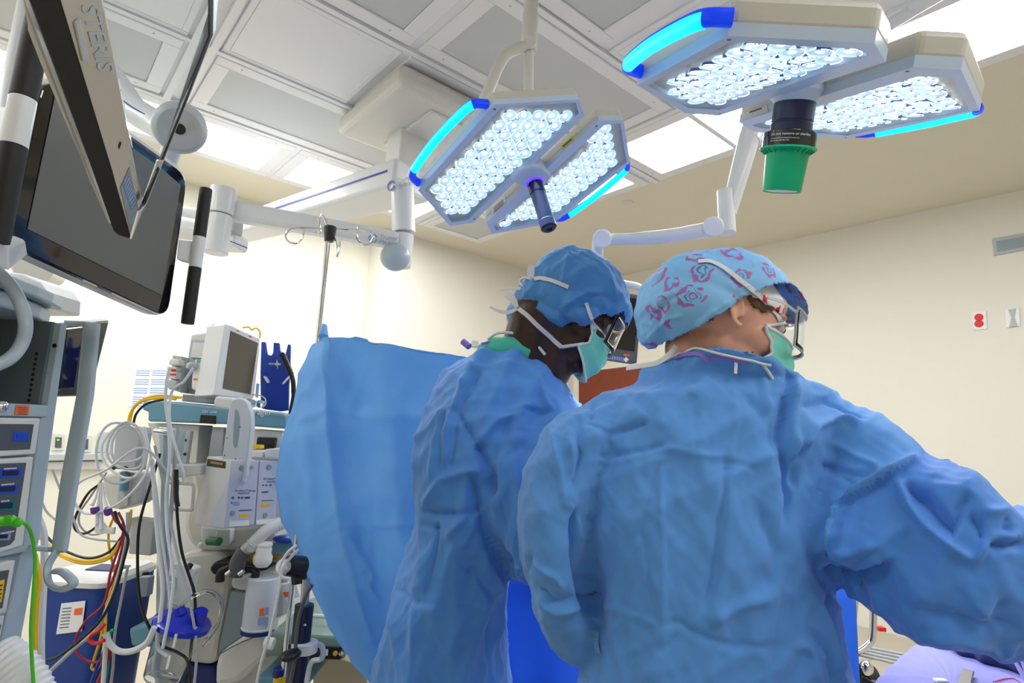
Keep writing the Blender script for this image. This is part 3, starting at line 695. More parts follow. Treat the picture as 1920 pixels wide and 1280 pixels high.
q_ = P(4, 215, 1.94); MB().tube([np.array([q_[0], q_[1], Z_C]), q_+ZZ*.0], .022, 16).build('drop_tube', MT['white_metal'], bx)
tag(bx, 'white boom end piece at the left edge behind the grab bar', 'boom arm')
# ---- left tower
PT = (np.array([-.87, 0, 0]), XX)
tw = thing('equipment_tower', (-1.15, .85, 0), 'blue-grey equipment tower with stacked surgical units at the left edge', 'equipment tower')
def pt(x, y): return on_plane(x, y, *PT)
zsh = pt(50, 757)[2]; ztop = pt(118, 606)[2]; y1 = pt(108, 720)[1]
YF = 1.115
bd = MB()
bd.box((-1.45, .35, .30), XX*.58, YY*(YF-.35), ZZ*(zsh-.30))                   # lower body
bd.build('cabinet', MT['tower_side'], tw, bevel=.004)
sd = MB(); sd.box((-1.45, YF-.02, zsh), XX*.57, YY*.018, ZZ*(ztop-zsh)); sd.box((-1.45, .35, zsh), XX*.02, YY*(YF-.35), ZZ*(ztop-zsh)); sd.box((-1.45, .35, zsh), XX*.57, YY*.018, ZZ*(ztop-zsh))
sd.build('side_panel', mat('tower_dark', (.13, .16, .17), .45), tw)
for k in range(10):
    q_ = P(68.5-k*1.6, 663+k*9.7, YF-.0205); MB().lathe(q_, -YY, [(.0028, 0), (.0028, .0005), (0, .0005)], 10).build('peg_hole', MT['black_plastic'], tw)
MB().lathe(P(103, 648, YF-.0205), -YY, [(.004, 0), (.004, .002), (0, .002)], 12).build('screw', MT['black_plastic'], tw)
tp = MB()
yA = np.linspace(.35, YF+.02, 14)
def rim(z0, z1, x_extra):
    pts = [np.array([-1.46, yA[0], z0])]+[np.array([-.87+x_extra-.07*max(0, (y-.9)/.25)**2, y, z0]) for y in yA]+[np.array([-1.46, yA[-1], z0])]
    tp.prism(pts, ZZ*(z1-z0))
rim(ztop, ztop+.028, .015); rim(ztop+.03, ztop+.052, .035)
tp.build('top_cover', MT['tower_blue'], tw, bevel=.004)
PF = MB(); slab(PF, [(90, 761), (115, 606), (127, 606), (87, 900), (76, 1000), (23, 1290), (-10, 1290), (-10, 1250), (44, 1024), (68, 851), (77, 784)], PT, .02, .003); PF.build('front_post', MT['tower_blue'], tw, bevel=.002)
slab(MB(), [(-30, 755), (91, 760), (89, 782), (-30, 779)], PT, .02, .006).build('shelf_front', MT['tower_blue'], tw, bevel=.002)
st_ = slab(MB(), [(31, 759), (55, 760), (53, 778), (28, 777)], PT, .001, .0075).build('orange_sticker', MT['orange_sticker'], tw)
for k in range(4): slab(MB(), [(34, 763+k*4), (51, 763.6+k*4), (50.8, 764.8+k*4), (33.8, 764.2+k*4)], PT, .0004, .0083).build('printed_line', MT['dark_grey'], st_)
def unit(front, wins, name, lab):
    u = slab(MB(), front, PT, .03, .012).build(name, MT['pale_plastic'], tw, bevel=.003); u['label'] = lab
    for w_, m in wins: slab(MB(), w_, PT, .003, .0135).build('display_window', MT[m], u, bevel=.0008)
    return u
mat('display_blue', (.01, .03, .2), .3, emis=(.01, .06, .5), es=.35)
mat('display_green', (.01, .10, .08), .3, emis=(.0, .25, .15), es=.15)
u1 = unit([(-30, 783), (77, 784), (67, 851), (-30, 858)], [([(-30, 794), (64, 795), (57, 842), (-30, 846)], 'dark_grey')], 'light_source', 'upper electrosurgical style unit with one blue display')
slab(MB(), [(27, 809), (55, 810), (52, 827), (25, 827)], PT, .002, .0150).build('display', MT['display_blue'], u1)
slab(MB(), [(33, 814), (48, 814.5), (47, 822), (32, 822)], PT, .002, .0162).build('readout', MT['blue_plastic'], u1)
u2 = unit([(-30, 862), (64, 856), (44, 1023), (-30, 1045)], [([(-30, 870), (50, 867), (28, 1012), (20, 1021), (-30, 1035)], 'dark_grey')], 'energy_generator', 'lower generator with a column of five small displays')
for (x0, x1, ya, yb, m) in ((3, 41, 877, 896, 'display_blue'), (-4, 35, 907, 926, 'display_blue'), (-10, 30, 938, 958, 'display_green'), (-20, 26, 967, 984, 'display_green'), (-20, 21, 998, 1014, 'tower_side')):
    fr_ = slab(MB(), [(x0, ya+1), (x1, ya-1), (x1-2, yb-2), (x0-2, yb)], PT, .0015, .0145).build('display_frame', MT[m], u2)
    slab(MB(), [(x0+4, ya+5), (x1-5, ya+3.4), (x1-7, yb-5.4), (x0+2, yb-4)], PT, .0015, .0155).build('display', MT['navy'], fr_)
    text_mesh('BIPOLAR' if m == 'display_green' else 'MONOPOLAR', on_plane(max(x0+4, 2), ya+3.6, PT[0]+XX*.0162, XX), YY, ZZ, .0042, MT['white_ink'], 'printed_text', u2)
slab(MB(), [(-30, 1030), (52, 1023), (50, 1034), (-30, 1050)], PT, .02, .008).build('lower_shelf', MT['tower_blue'], tw, bevel=.002)
u3 = unit([(-30, 1062), (30, 1049), (13, 1149), (-30, 1158)], [([(-30, 1075), (18, 1068), (5, 1140), (-30, 1146)], 'dark_grey')], 'warning_unit', 'lowest visible unit with a yellow warning label')
slab(MB(), [(-20, 1095), (9, 1086), (3, 1128), (-20, 1136)], PT, .0008, .0145).build('warning_label', MT['yellow'], u3)
for k in range(4): slab(MB(), [(-15, 1101+k*8), (5-k, 1095+k*8), (4.5-k, 1098+k*8), (-15, 1104+k*8)], PT, .0004, .0150).build('printed_line', MT['black_plastic'], u3)
unit([(-30, 1166), (10, 1152), (-2, 1215), (-30, 1222)], [([(-30, 1175), (3, 1170), (-4, 1205), (-30, 1210)], 'dark_grey')], 'lowest_unit', 'unit cut off at the left edge')
# rods of the tower
rd = MB().loft([(P(173, 606, 1.13), XX*.0145, YY*.008), (P(160, 740, 1.13), XX*.015, YY*.008), (P(131, 900, 1.13), XX*.0155, YY*.008), (P(112, 1030, 1.13), XX*.013, YY*.008)], 20, 3.2)
rd.build('side_rod', MT['tower_blue'], tw)
MB().tube([P(120, 605, 1.115), P(150, 606, 1.13), P(180, 608, 1.13)], .005, 12).build('rod_bracket', MT['tower_blue'], tw)
MB().tube([P(55, 1026, 1.1), P(90, 1029, 1.13), P(122, 1031, 1.13)], .005, 12).build('rod_bracket', MT['tower_blue'], tw)
lp = spline([P(108, 1030, 1.13), P(90, 1062, 1.12), P(92, 1092, 1.11), P(112, 1104, 1.10), P(134, 1098, 1.10), P(136, 1088, 1.10), P(118, 1072, 1.11), P(104, 1070, 1.12)], 6)
MB().tube(lp, .0085, 12, flat=.6).build('cable_hook', MT['tower_blue'], tw)
MB().tube(pxs([(-25, 492, .86), (14, 528, .88), (38, 568, .9), (48, 610, .9), (40, 645, .9), (18, 672, .88), (-20, 690, .86)], 6), .0095, 18).build('curved_handle', MT['tower_blue'], tw)
MB().ell(P(2, 762, .955), .010, .012, .010).build('lock_knob', MT['chrome'], tw)
# dark monitor behind the tower
dk = thing('rear_monitor', P(150, 745, 1.75), 'black monitor seen from its side edge behind the tower rod', 'monitor')
pd_ = plane3((110, 604, 1.5), (206, 598, 1.75), (172, 742, 1.7))
slab(MB(), [(118, 606), (208, 598), (172, 742), (104, 744)], pd_, .03).build('housing', MT['black_plastic'], dk, bevel=.01)
slab(MB(), [(125, 616), (160, 612), (140, 730), (112, 732)], pd_, .02, .015).build('rear_cover', MT['black_gloss'], dk, bevel=.006)

q_ = P(62, 500, 2.62); MB().tube([np.array([q_[0]-.05, q_[1]+.1, Z_C]), q_+np.array([-.05, .1, 0])], .045, 20).build('drop_tube', MT['white_metal'], bm_)
MB().tube([q_+np.array([-.05, .1, 0]), P(20, 545, 2.45)], .035, 16).build('link_arm', MT['white_metal'], bm_)
q_ = sa[0]; MB().tube([np.array([q_[0], q_[1], Z_C]), q_-ZZ*.02], .04, 20).build('drop_tube', MT['white_metal'], hb)
MB().tube(spline([c_-ax_*.05, P(300, 330, 1.35), P(230, 400, 1.2), P(180, 380, 1.08)], 6), .022, 16).build('rear_link', MT['white_metal'], mo)
q_ = P(80, -60, .50); MB().tube(spline([on_plane(90, 40, *pk)-pk[1]*.03, q_-XX*.06+ZZ*.1, q_-XX*.16+ZZ*.5], 6), .018, 16).build('carrying_arm', MT['white_metal'], ns)
MB().tube([q_-XX*.16+ZZ*.5, np.array([(q_-XX*.16)[0], (q_-XX*.16)[1], Z_C])], .022, 16).build('drop_tube', MT['white_metal'], ns)
# ================================================================ anaesthesia machine and what stands around it
def pl(d): return (P(960, 640, d), -YY)
def blk(name, px, d, th, m, par=None, bevel=.003, off=0.0, rnd=0):
    o, n = pl(d); pts = [on_plane(x, y, o+n*off, n) for x, y in px]
    if rnd: pts = round_poly(pts, rnd)
    return MB().prism(pts, -n*th).build(name, MT[m], par, bevel=bevel, bseg=2)
def cable(name, px, r, m, par=None, n=7, label=None, cat=None, group=None):
    o = MB().tube(pxs(px, n), r, 8).build(name, MT[m], par)
    if par is None: tag(o, label, cat, group)
    return o
D = 2.1
am = thing('anaesthesia_machine', P(420, 1300, D+.2)*[1, 1, 0], 'large cream anaesthesia machine with a steel-blue top shelf, in front of the left wall', 'anaesthesia machine')
blk('rear_column', [(292, 800), (545, 812), (538, 1300), (286, 1300)], D+.12, .45, 'pale_plastic', am, .02)
# steel blue shelf round the top
sh_ = blk('top_shelf', [(267, 752), (300, 750), (440, 765), (534, 776), (536, 804), (423, 795), (276, 790), (277, 771), (266, 769)], D, .50, 'steel_blue', am, .008)
blk('socket_panel', [(376, 777), (404, 779), (403, 795), (374, 793)], D, .01, 'black_plastic', sh_, .001, off=.004)
text_mesh('Dräger', P(464, 776, D-.003), XX, ZZ, .030, MT['white_ink'], 'lettering', sh_)
text_mesh('TEST  LOW', P(378, 773, D-.003), XX, ZZ, .011, MT['white_ink'], 'printed_text', sh_)
blk('left_panel', [(276, 792), (374, 797), (368, 868), (300, 868), (285, 820)], D+.04, .1, 'cream_plastic', am)
blk('glass_door', [(398, 800), (420, 801), (416, 858), (390, 856)], D+.02, .02, 'grey_plastic', am)
blk('inner_frame', [(476, 804), (530, 808), (526, 862), (470, 858)], D+.03, .06, 'pale_plastic', am)
blk('inner_display', [(482, 819), (518, 820), (514, 850), (478, 848)], D+.02, .02, 'screen_off', am)
rl = blk('side_bracket', [(350, 807), (358, 808), (349, 870), (340, 870)], D-.02, .02, 'grey_plastic', am, .002)
for y in (825, 851): MB().lathe(P(347, y, D-.021), -YY, [(.005, 0), (.005, .004), (0, .004)], 12).build('screw', MT['black_plastic'], rl)
# patient monitor on the shelf
pmn = thing('patient_monitor', P(410, 752, D+.1), 'white patient monitor with a brown-grey reflecting screen, standing on the steel-blue shelf', 'monitor')
pf = plane3((405, 740, D-.02), (478, 750, D+.16), (490, 636, D+.18))
fr_ = slab(MB(), [(423, 607), (433, 608), (488, 634), (487, 660), (477, 745), (470, 750), (399, 741), (403, 728)], pf, .09)
fr_ = fr_.build('bezel', MT['white_metal'], pmn, bevel=.006, bseg=3)
slab(MB(), [(433, 620), (484, 643), (470, 739), (418, 728)], pf, .004, .002).build('screen', mat('lcd_brown', (.12, .105, .085), .15, spec=.6), pmn)
for x, m in ((446, 'orange_sticker'), (469, 'red')): slab(MB(), [(x-2.5, 618+(x-446)*.45), (x+3, 620+(x-446)*.45), (x+3, 622.5+(x-446)*.45), (x-2.5, 620.5+(x-446)*.45)], pf, .0006, .001).build('sticker', MT[m], pmn)
blk('monitor_housing', [(358, 627), (394, 622), (394, 606), (402, 607), (425, 610), (404, 741), (400, 742), (335, 736), (334, 727), (343, 725)], D+.08, .10, 'pale_plastic', pmn, .006)
blk('side_recess', [(358, 636), (392, 637), (386, 735), (344, 727)], D+.07, .01, 'grey_plastic', pmn, .002)
blk('recess_panel', [(361, 642), (390, 643), (387, 672), (357, 670)], D+.06, .01, 'pale_plastic', pmn, .002)
blk('stand', [(342, 739), (412, 744), (408, 757), (340, 752)], D+.06, .2, 'grey_plastic', pmn, .003)
cm = blk('parameter_module', [(366, 673), (387, 674), (385, 690), (381, 728), (378, 733), (366, 733), (358, 727), (360, 700)], D+.02, .05, 'white_plastic', pmn, .005)
blk('orange_strip', [(363, 709), (379, 710), (378.5, 713), (362.5, 712)], D+.02, .002, 'orange_sticker', cm, 0, off=.002)
for x in (372, 380): MB().lathe(P(x, 677, D+.019), -YY, [(.007, 0), (.007, .002), (0, .002)], 14).build('cap_button', mat('teal%d' % x, (.05, .5, .5), .4), cm)
MB().lathe(P(366, 687, D+.02), nrm(-YY-XX*.6), [(.014, 0), (.014, .02), (.009, .03), (0, .03)], 18).build('plug', MT['grey_plastic'], cm)
MB().lathe(P(389, 697, D+.03), -YY, [(.012, 0), (.010, .02), (0, .02)], 16).build('knob', MT['tower_side'], pmn)
yl_ = MB().tube(pxs([(455, 614, D+.2), (466, 613, D+.2), (472, 618, D+.2), (480, 615, D+.2), (487, 622, D+.2), (487, 634, D+.2)], 6), .0035, 8).build('yellow_cable', MT['yellow'], None)
tag(yl_, 'yellow cable looping over the top of the patient monitor', 'cable')
ms = thing('sensor_rack', P(325, 735, D), 'small grey rack of plugged sensor modules with two red bars, left of the patient monitor', 'module rack')
blk('rack', [(323, 665), (342, 668), (338, 735), (318, 730)], D+.02, .06, 'grey_plastic', ms, .004)
for a, m in (([(318, 672), (336, 674), (335, 685), (315, 683)], 'pale_plastic'), ([(313, 686), (331, 688), (330, 696), (312, 694)], 'cream_plastic'), ([(315, 695), (331, 696), (329, 711), (313, 709)], 'pale_plastic'), ([(313, 711), (331, 713), (328, 728), (316, 730), (311, 722)], 'grey_plastic')):
    blk('sensor_plug', a, D-.01, .04, m, ms, .004)
for y in (691, 699.5): blk('red_bar', [(318, y), (329, y+.6), (329, y+4), (318, y+3.4)], D-.012, .004, 'red', ms, .001, off=.003)
# blue arm strap hanging behind the monitor, black tube on it
bs = thing('head_strap', P(515, 770, D+.3), 'royal blue strap harness with white lettering, hanging right of the patient monitor', 'strap')
B_ = [(490, 641), (497, 641), (500, 662), (504, 666), (509, 666), (512, 661), (513, 642), (523, 643), (524, 655), (527, 662), (535, 664), (540, 645), (544, 646), (543, 700), (541, 720), (540, 769), (525, 771), (496, 767), (489, 764), (488, 700)]
blk('harness', B_, D+.25, .012, 'blue_plastic', bs, .001)
text_mesh('MEDLINE', P(503, 683.5, D+.246), XX, ZZ, .0125, MT['white_ink'], 'lettering', bs, bold=.01)
o_, n_ = pl(D+.25); stp = [on_plane(x, y, o_+n_*.003, n_) for x, y in [(519, 673), (521, 680), (527, 682), (521, 684), (520, 692), (518, 684), (512, 682), (518, 680)]]
MB().prism(stp, -n_*.001).build('emblem', MT['white_ink'], bs)
for a, b in (((497, 706), (504, 717)), ((543, 705), (531, 719))): MB().tube([P(*a, D+.24), P((a[0]+b[0])/2, (a[1]+b[1])/2, D+.238), P(*b, D+.24)], [.011, .012, .012], 14, flat=.3).build('white_tab', MT['white_plastic'], bs)
bt = MB().tube(pxs([(527, 664, D+.2), (531, 668, D+.2), (541, 690, D+.2), (549, 712, D+.2), (550, 740, D+.2), (545, 770, D+.2), (540, 803, D+.2)], 6), [.012]*8+[.011]*8+[.009]*8+[.007]*13, 14).build('black_strap', MT['black_plastic'], None)
tag(bt, 'shiny black strap hanging over the blue harness', 'strap')
# clear glasses on the shelf
gl = thing('safety_glasses', P(472, 765, D-.02), 'clear safety glasses lying on the steel-blue shelf below the patient monitor', 'glasses')
MB().tube(pxs([(452, 750, D), (462, 741, D+.02), (482, 740, D+.02), (496, 746, D), (498, 757, D-.02), (493, 763, D-.03)], 5), .0022, 8).build('frame', MT['grey_plastic'], gl)
MB().ell(P(467, 756, D-.02), .030, .02, .016).build('clear_lens', MT['clear'], gl)
MB().ell(P(488, 757, D-.02), .018, .02, .014).build('clear_lens', MT['clear'], gl)
sy = blk('blue_syringe', [(480, 718), (485, 719), (482, 745), (478, 744)], D, .01, 'print_blue', None, .002); tag(sy, 'small violet-blue ampoule standing between monitor and blue harness', 'ampoule')
# grey lever arm holding the pump modules
lv = thing('infusion_pump', P(430, 990, D-.2), 'pale lavender infusion pump modules with printed labels under a large grey carrying handle', 'infusion pump')
blk('handle_block', [(403, 742), (436, 745), (434, 766), (428, 768), (400, 762), (400, 752)], D-.16, .06, 'pale_plastic', lv, .008)
hd = MB(); o_, n_ = pl(D-.19)
outer = [(432, 748), (448, 744), (462, 752), (470, 775), (471, 800), (466, 845), (462, 895), (452, 901), (438, 900), (435, 890), (436, 872), (414, 868), (428, 768)]
inner = [(440, 767), (446, 768), (450, 782), (449, 810), (445, 838), (440, 841), (436, 832), (437, 800)]
def shear(px): return [on_plane(x, y, o_, n_) for x, y in px]
hd.prism(round_poly(shear(outer), .012), -n_*.035)
hob = hd.build('carrying_handle', MT['tower_blue'], lv, bevel=.006)
hob.data.materials.clear(); hob.data.materials.append(mat('handle_grey', (.55, .60, .66), .4))
MB().prism(round_poly([on_plane(x, y, o_+n_*.001, n_) for x, y in inner], .008), -n_*.012).build('finger_recess', MT['tower_side'], lv, bevel=.003)
for x, y in ((450, 800), (426, 821), (421, 853), (442, 860), (437, 893)): MB().lathe(P(x, y, D-.1905), -YY, [(.002, 0), (.002, .001), (0, .001)], 8).build('screw', MT['black_plastic'], lv)
pL = plane3((386, 860, D-.12), (433, 862, D-.22), (419, 989, D-.22))
pRm = plane3((433, 862, D-.22), (520, 864, D-.10), (517, 980, D-.10))
mat('pump_grey', (.62, .64, .66), .42); mat('pump_lav', (.52, .56, .72), .42)
s1 = slab(MB(), [(388, 855), (434, 862), (419.5, 991), (416, 991), (363, 985), (365, 970)], pL, .08).build('side_housing', MT['pump_grey'], lv, bevel=.004)
slab(MB(), [(389, 860), (423, 865), (422, 878), (387, 873)], pL, .003, .001).build('data_port', MT['black_plastic'], s1)
slab(MB(), [(395, 864), (418, 868), (417, 872), (394, 868)], pL, .002, .003).build('port_contacts', mat('brass', (.45, .28, .05), .4, .6), s1)
slab(MB(), [(406, 972), (416, 973), (415, 978), (405, 977)], pL, .002, .002).build('notch', MT['grey_plastic'], s1)
def pmod(px, lab, x0, lbls):
    q = slab(MB(), px, pRm, .10).build('pump_module', MT['pump_lav'], lv, bevel=.003); return q
m1 = pmod([(434, 862), (486, 863), (477.5, 984), (419.5, 991)], '', 0, 0)
m2 = pmod([(487, 863), (521, 864), (517, 979), (479, 984)], '', 0, 0)
o_, n_ = pRm; ex = nrm(on_plane(480, 920, o_, n_)-on_plane(430, 920, o_, n_)); ez = nrm(np.cross(n_, ex)); ez = ez if ez[2] > 0 else -ez
ez = ZZ
for (x, y, s, txt, m, par) in ((440, 921, .0085, 'BD Alaris™ Syringe', 'print_ink', m1), (446, 926, .0075, 'Model 8110', 'print_ink', m1), (494, 899, .0085, 'BD Alaris™ Pump', 'print_ink', m2), (500, 904, .007, 'Model 8100', 'print_ink', m2)):
    text_mesh(txt, on_plane(x, y, o_+n_*.0012, n_), ex, ez, s, MT[m], 'printed_text', par)
for (x0, y0, w_, h_, m, par) in ((434, 931, 5, 4, 'print_ink', m1), (446, 931, 4, 4, 'print_ink', m1), (452, 931, 4, 4, 'print_ink', m1), (459, 931, 10, 4, 'print_ink', m1), (433, 941, 3, 3, 'print_ink', m1), (438, 941, 11, 7, 'print_blue', m1), (448, 956, 24, 2, 'print_ink', m1), (448, 964, 18, 6, 'yellow', m1), (492, 908, 3, 3, 'print_ink', m2), (498, 908, 3, 3, 'print_ink', m2), (505, 908, 4, 3, 'print_ink', m2), (491, 921, 12, 3, 'print_ink', m2), (490, 938, 22, 1.5, 'print_ink', m2), (489, 944, 17, 6, 'yellow', m2), (430, 977, 37, 10, 'white_plastic', m1), (481, 974, 36, 9, 'white_plastic', m2)):
    sl = -.06
    slab(MB(), [(x0, y0), (x0+w_, y0+sl*w_), (x0+w_, y0+h_+sl*w_), (x0, y0+h_)], pRm, .0005, .0009).build('label', MT[m], par)
for (x, y, r, par) in ((452.5, 877, .009, m1), (472, 876, .006, m1), (435.5, 962, .008, m1), (504, 876, .010, m2), (497, 966, .009, m2)):
    MB().lathe(on_plane(x, y, o_, n_), n_, [(r, 0), (r, .001), (r*.6, .0012), (r*.6, .003), (0, .003)], 18).build('screw_knob', MT['tower_side'], par)
MB().tube([on_plane(460, 892, o_+n_*.012, n_), on_plane(458, 903, o_+n_*.012, n_)], .010, 14, flat=.6).build('release_lever', MT['pump_lav'], m1)
blk('upper_module', [(463, 843), (492, 845), (492, 858), (463, 858)], D-.1, .08, 'white_plastic', lv, .004)
blk('upper_module', [(495, 842), (532, 838), (532, 862), (495, 858)], D-.1, .08, 'white_plastic', lv, .006)
blk('yellow_cap', [(467, 833), (489, 834), (489, 841), (467, 841)], D-.08, .03, 'yellow', lv, .002)
# cream lower body of the machine
blk('valve_body', [(352, 868), (398, 868), (395, 970), (430, 985), (520, 975), (512, 1050), (428, 1032), (395, 1035), (365, 1030), (348, 1010), (342, 985), (345, 955), (362, 930)], D, .3, 'cream_plastic', am, .03, rnd=.05)
blk('flow_meter', [(376, 986), (432, 992), (432, 1015), (428, 1023), (395, 1030), (376, 1010)], D-.03, .05, 'pale_plastic', am, .006)
MB().tube([P(400, 985, D-.05), P(397, 1014, D-.05)], .012, 16).build('flow_tube', MT['clear'], am)
MB().tube([P(391, 1014, D-.05), P(411, 1015, D-.07)], [.014, .014], 18).build('flow_knob', mat('dk_green', (.01, .16, .04), .35), am)
MB().ell(P(376, 1022, D-.04), .010, .01, .010).build('white_ball', MT['white_plastic'], am)
blk('lower_panel', [(345, 1035), (432, 1028), (430, 1112), (412, 1200), (404, 1250), (330, 1240), (300, 1240), (310, 1120), (325, 1060)], D+.01, .3, 'cream_plastic', am, .03, rnd=.06)
blk('dark_recess', [(402, 1052), (432, 1050), (500, 1066), (500, 1084), (432, 1082), (398, 1078), (391, 1066)], D-.06, .1, 'black_plastic', am, .01, rnd=.03)
blk('side_column', [(432, 1108), (464, 1112), (452, 1196), (408, 1226), (412, 1200)], D-.02, .3, 'tower_side', am, .006)
blk('canister_shelf', [(408, 1226), (455, 1195), (505, 1180), (508, 1200), (500, 1234), (446, 1280), (400, 1290), (402, 1248)], D-.06, .35, 'pale_plastic', am, .02)
blk('floor_fairing', [(330, 1244), (402, 1250), (402, 1300), (330, 1300)], D+.005, .3, 'deep_blue', am, .01)
for k, y in enumerate((1212,)): MB().tube(pxs([(408, 1228, D-.065), (450, 1205, D-.065), (500, 1186, D-.065)], 5), .002, 6).build('seam', MT['dark_grey'], am)
blk('absorber_cover', [(432, 1082), (500, 1070), (512, 1075), (510, 1090), (486, 1113), (470, 1110), (432, 1104)], D-.08, .12, 'cream_plastic', am, .012, rnd=.02)
# corrugated hose with elbow
ho = thing('breathing_hose', P(440, 1080, D-.2), 'white corrugated breathing hose ending in a metal cuff and a dark grey elbow', 'hose')
hp = pxs([(560, 975, D-.1), (530, 981, D-.12), (500, 995, D-.15), (475, 1018, D-.16), (466, 1028, D-.16)], 10)
MB().tube(hp, [.019+.0016*(i % 2) for i in range(len(hp))], 20).build('corrugated_tube', MT['hose_white'], ho)
MB().tube([P(473, 1019, D-.16), P(456, 1036, D-.16)], .0205, 22).build('metal_cuff', MT['brushed'], ho)
MB().tube(pxs([(460, 1031, D-.16), (448, 1048, D-.16), (444, 1066, D-.16), (441, 1080, D-.16)], 5), [.023]*6+[.024]*6+[.022]*4, 20).build('elbow', MT['dark_grey'], ho)
for pts in ([(442, 1058), (425, 1066), (414, 1075), (412, 1090)], [(455, 1066), (478, 1070), (478, 1082), (474, 1091)]):
    o = MB().tube(pxs([(x, y, D-.14) for x, y in pts], 5), [.010]*6+[.013]*6+[.014]*4, 16).build('valve_elbow', MT['black_plastic'], am)
for x in (428, 452): MB().tube([P(x-4, 1077, D-.2), P(x+5, 1070, D-.2)], .006, 10).build('silver_pin', MT['chrome'], am)
wv = MB().lathe(P(491, 1062, D-.15), ZZ, [(.018, 0), (.028, .012), (.030, .03), (.024, .042), (.0255, .052), (.023, .06), (.026, .068), (.024, .074), (0, .076)], 28).build('apl_valve', MT['white_plastic'], am)
blk('bronze_block', [(455, 1040), (512, 1035), (520, 1048), (490, 1062), (455, 1062)], D-.03, .05, 'brass', am, .003)
cn = MB().lathe(P(484, 1181, D-.12), ZZ, [(.052, 0), (.052, .012), (.050, .014), (.050, .16), (.046, .165), (0, .165)], 32).build('absorber_canister', mat('granules', (.62, .68, .76), .5, bump=(220, .5, 'noise')), None)
tag(cn, 'clear canister of white granules with red and blue labels, below the dark valve block', 'canister')
for (x0, y0, w_, h_, m) in ((487, 1141, 8, 14, 'orange_sticker'), (497, 1139, 7, 14, 'print_blue'), (484, 1158, 19, 14, 'print_blue')):
    slab(MB(), [(x0, y0), (x0+w_, y0-1), (x0+w_-1, y0+h_-1), (x0-1, y0+h_)], pl(D-.175), .004).build('label', MT[m], cn)
MB().lathe(P(484, 1183, D-.12), ZZ, [(.053, -.002), (.0535, .011)], 32).build('blue_base', MT['deep_blue'], cn)
# white suction regulator, canister with blue lid
sr = thing('suction_regulator', P(340, 1137, D-.1), 'white suction unit with a slanted handle beside the machine', 'suction unit')
blk('body', [(302, 1075), (350, 1084), (345, 1132), (330, 1140), (306, 1126)], D-.1, .05, 'tower_blue', sr, .006)
blk('slanted_housing', [(316, 1057), (334, 1056), (364, 1067), (363, 1078), (346, 1130), (334, 1138), (322, 1132), (330, 1105), (330, 1070)], D-.15, .05, 'white_plastic', sr, .006)
MB().lathe(P(318, 1098, D-.16), -YY, [(.012, -.01), (.012, .012), (0, .014)], 18).build('knob', MT['pale_plastic'], sr)
MB().tube([P(358, 1057, D-.16), P(352, 1066, D-.17)], .009, 12).build('clip', MT['black_plastic'], sr)
sc_ = thing('suction_canister', P(303, 1278, D-.25), 'clear tapering suction canister with a bright blue lid', 'suction canister')
ax = nrm(P(343, 1168, D-.28)-P(305, 1270, D-.28)); c0 = P(303, 1272, D-.28); Lc = np.linalg.norm(P(343, 1168, D-.28)-c0)
MB().lathe(c0, ax, [(0, 0), (.046, 0), (.050, .006), (.066, Lc-.004), (.064, Lc-.004), (.048, .009), (0, .005)], 40).build('clear_cup', MT['clear'], sc_)
mat('lid_blue', (.005, .02, .55), .25, coat=.4)
ld = MB().lathe(c0+ax*Lc, ax, [(.066, -.012), (.079, -.010), (.080, .004), (.074, .012), (.058, .022), (.030, .030), (.022, .036), (0, .036)], 40).build('lid', MT['lid_blue'], sc_)
MB().tube([P(371, 1163, D-.29), P(378, 1145, D-.30)], [.022, .018], 18).build('port', MT['lid_blue'], ld)
MB().tube([P(340, 1152, D-.30), P(336, 1138, D-.3)], [.016, .014], 18).build('port', MT['lid_blue'], ld)
cable('suction_tube', [(335, 1152, D-.31), (345, 1130, D-.3), (360, 1118, D-.3), (385, 1108, D-.29), (405, 1115, D-.28), (416, 1135, D-.27), (408, 1170, D-.27), (380, 1210, D-.27)], .006, 'clear', None, 7, 'clear tube arching from the blue canister lid', 'tube')
for (x, y) in ((330, 1200), (318, 1240)): blk('level_scale', [(x-2, y-12), (x+3, y-12), (x-3, y+14), (x-8, y+14)], D-.36, .001, 'white_ink', sc_, 0)
# stand in front of the drape with the dark column, clamp and green box
sd_ = thing('stand_column', P(565, 1300, 1.75)*[1, 1, 0], 'dark navy stand column with a white clamp, black knob and black upper joint', 'stand')
top_ = P(571, 1133, 1.75); MB().tube([top_*[1, 1, 0]+ZZ*.35, top_], .026, 24).build('column', MT['navy'], sd_)
MB().tube([top_-ZZ*.01, P(574, 1085, 1.75)], .012, 16).build('inner_tube', MT['brushed'], sd_)
MB().tube([P(540, 1060, 1.72), P(566, 1062, 1.76)], [.028, .030], 20).build('black_joint', MT['black_plastic'], sd_)
MB().tube([P(558, 1055, 1.76), P(562, 1092, 1.76)], .022, 16).build('joint_neck', MT['black_plastic'], sd_)
MB().lathe(P(537, 1062, 1.71), nrm(-XX*.9-YY*.4), [(.022, 0), (.020, .006), (.018, .006), (0, .004)], 24).build('silver_face', MT['chrome'], sd_)
MB().tube([P(538, 1063, 1.72), P(525, 1060, 1.70)], .017, 16).build('knob_tip', MT['pale_plastic'], sd_)
MB().lathe(P(571, 1212, 1.75)-ZZ*.016, ZZ, [(.030, 0), (.036, .003), (.036, .028), (.030, .031), (.027, .031)], 28).build('clamp', MT['white_metal'], sd_)
MB().ell(P(545, 1228, 1.68), .024, .014, .034, frame_of(nrm(-YY-XX*.35))).build('black_knob', MT['black_plastic'], sd_)
MB().tube([P(560, 1218, 1.70), P(548, 1226, 1.69)], .007, 12).build('knob_shaft', MT['black_plastic'], sd_)
MB().lathe(P(572, 1171, 1.725), -YY, [(.004, 0), (.004, .002), (0, .003)], 12).build('bolt', MT['chrome'], sd_)
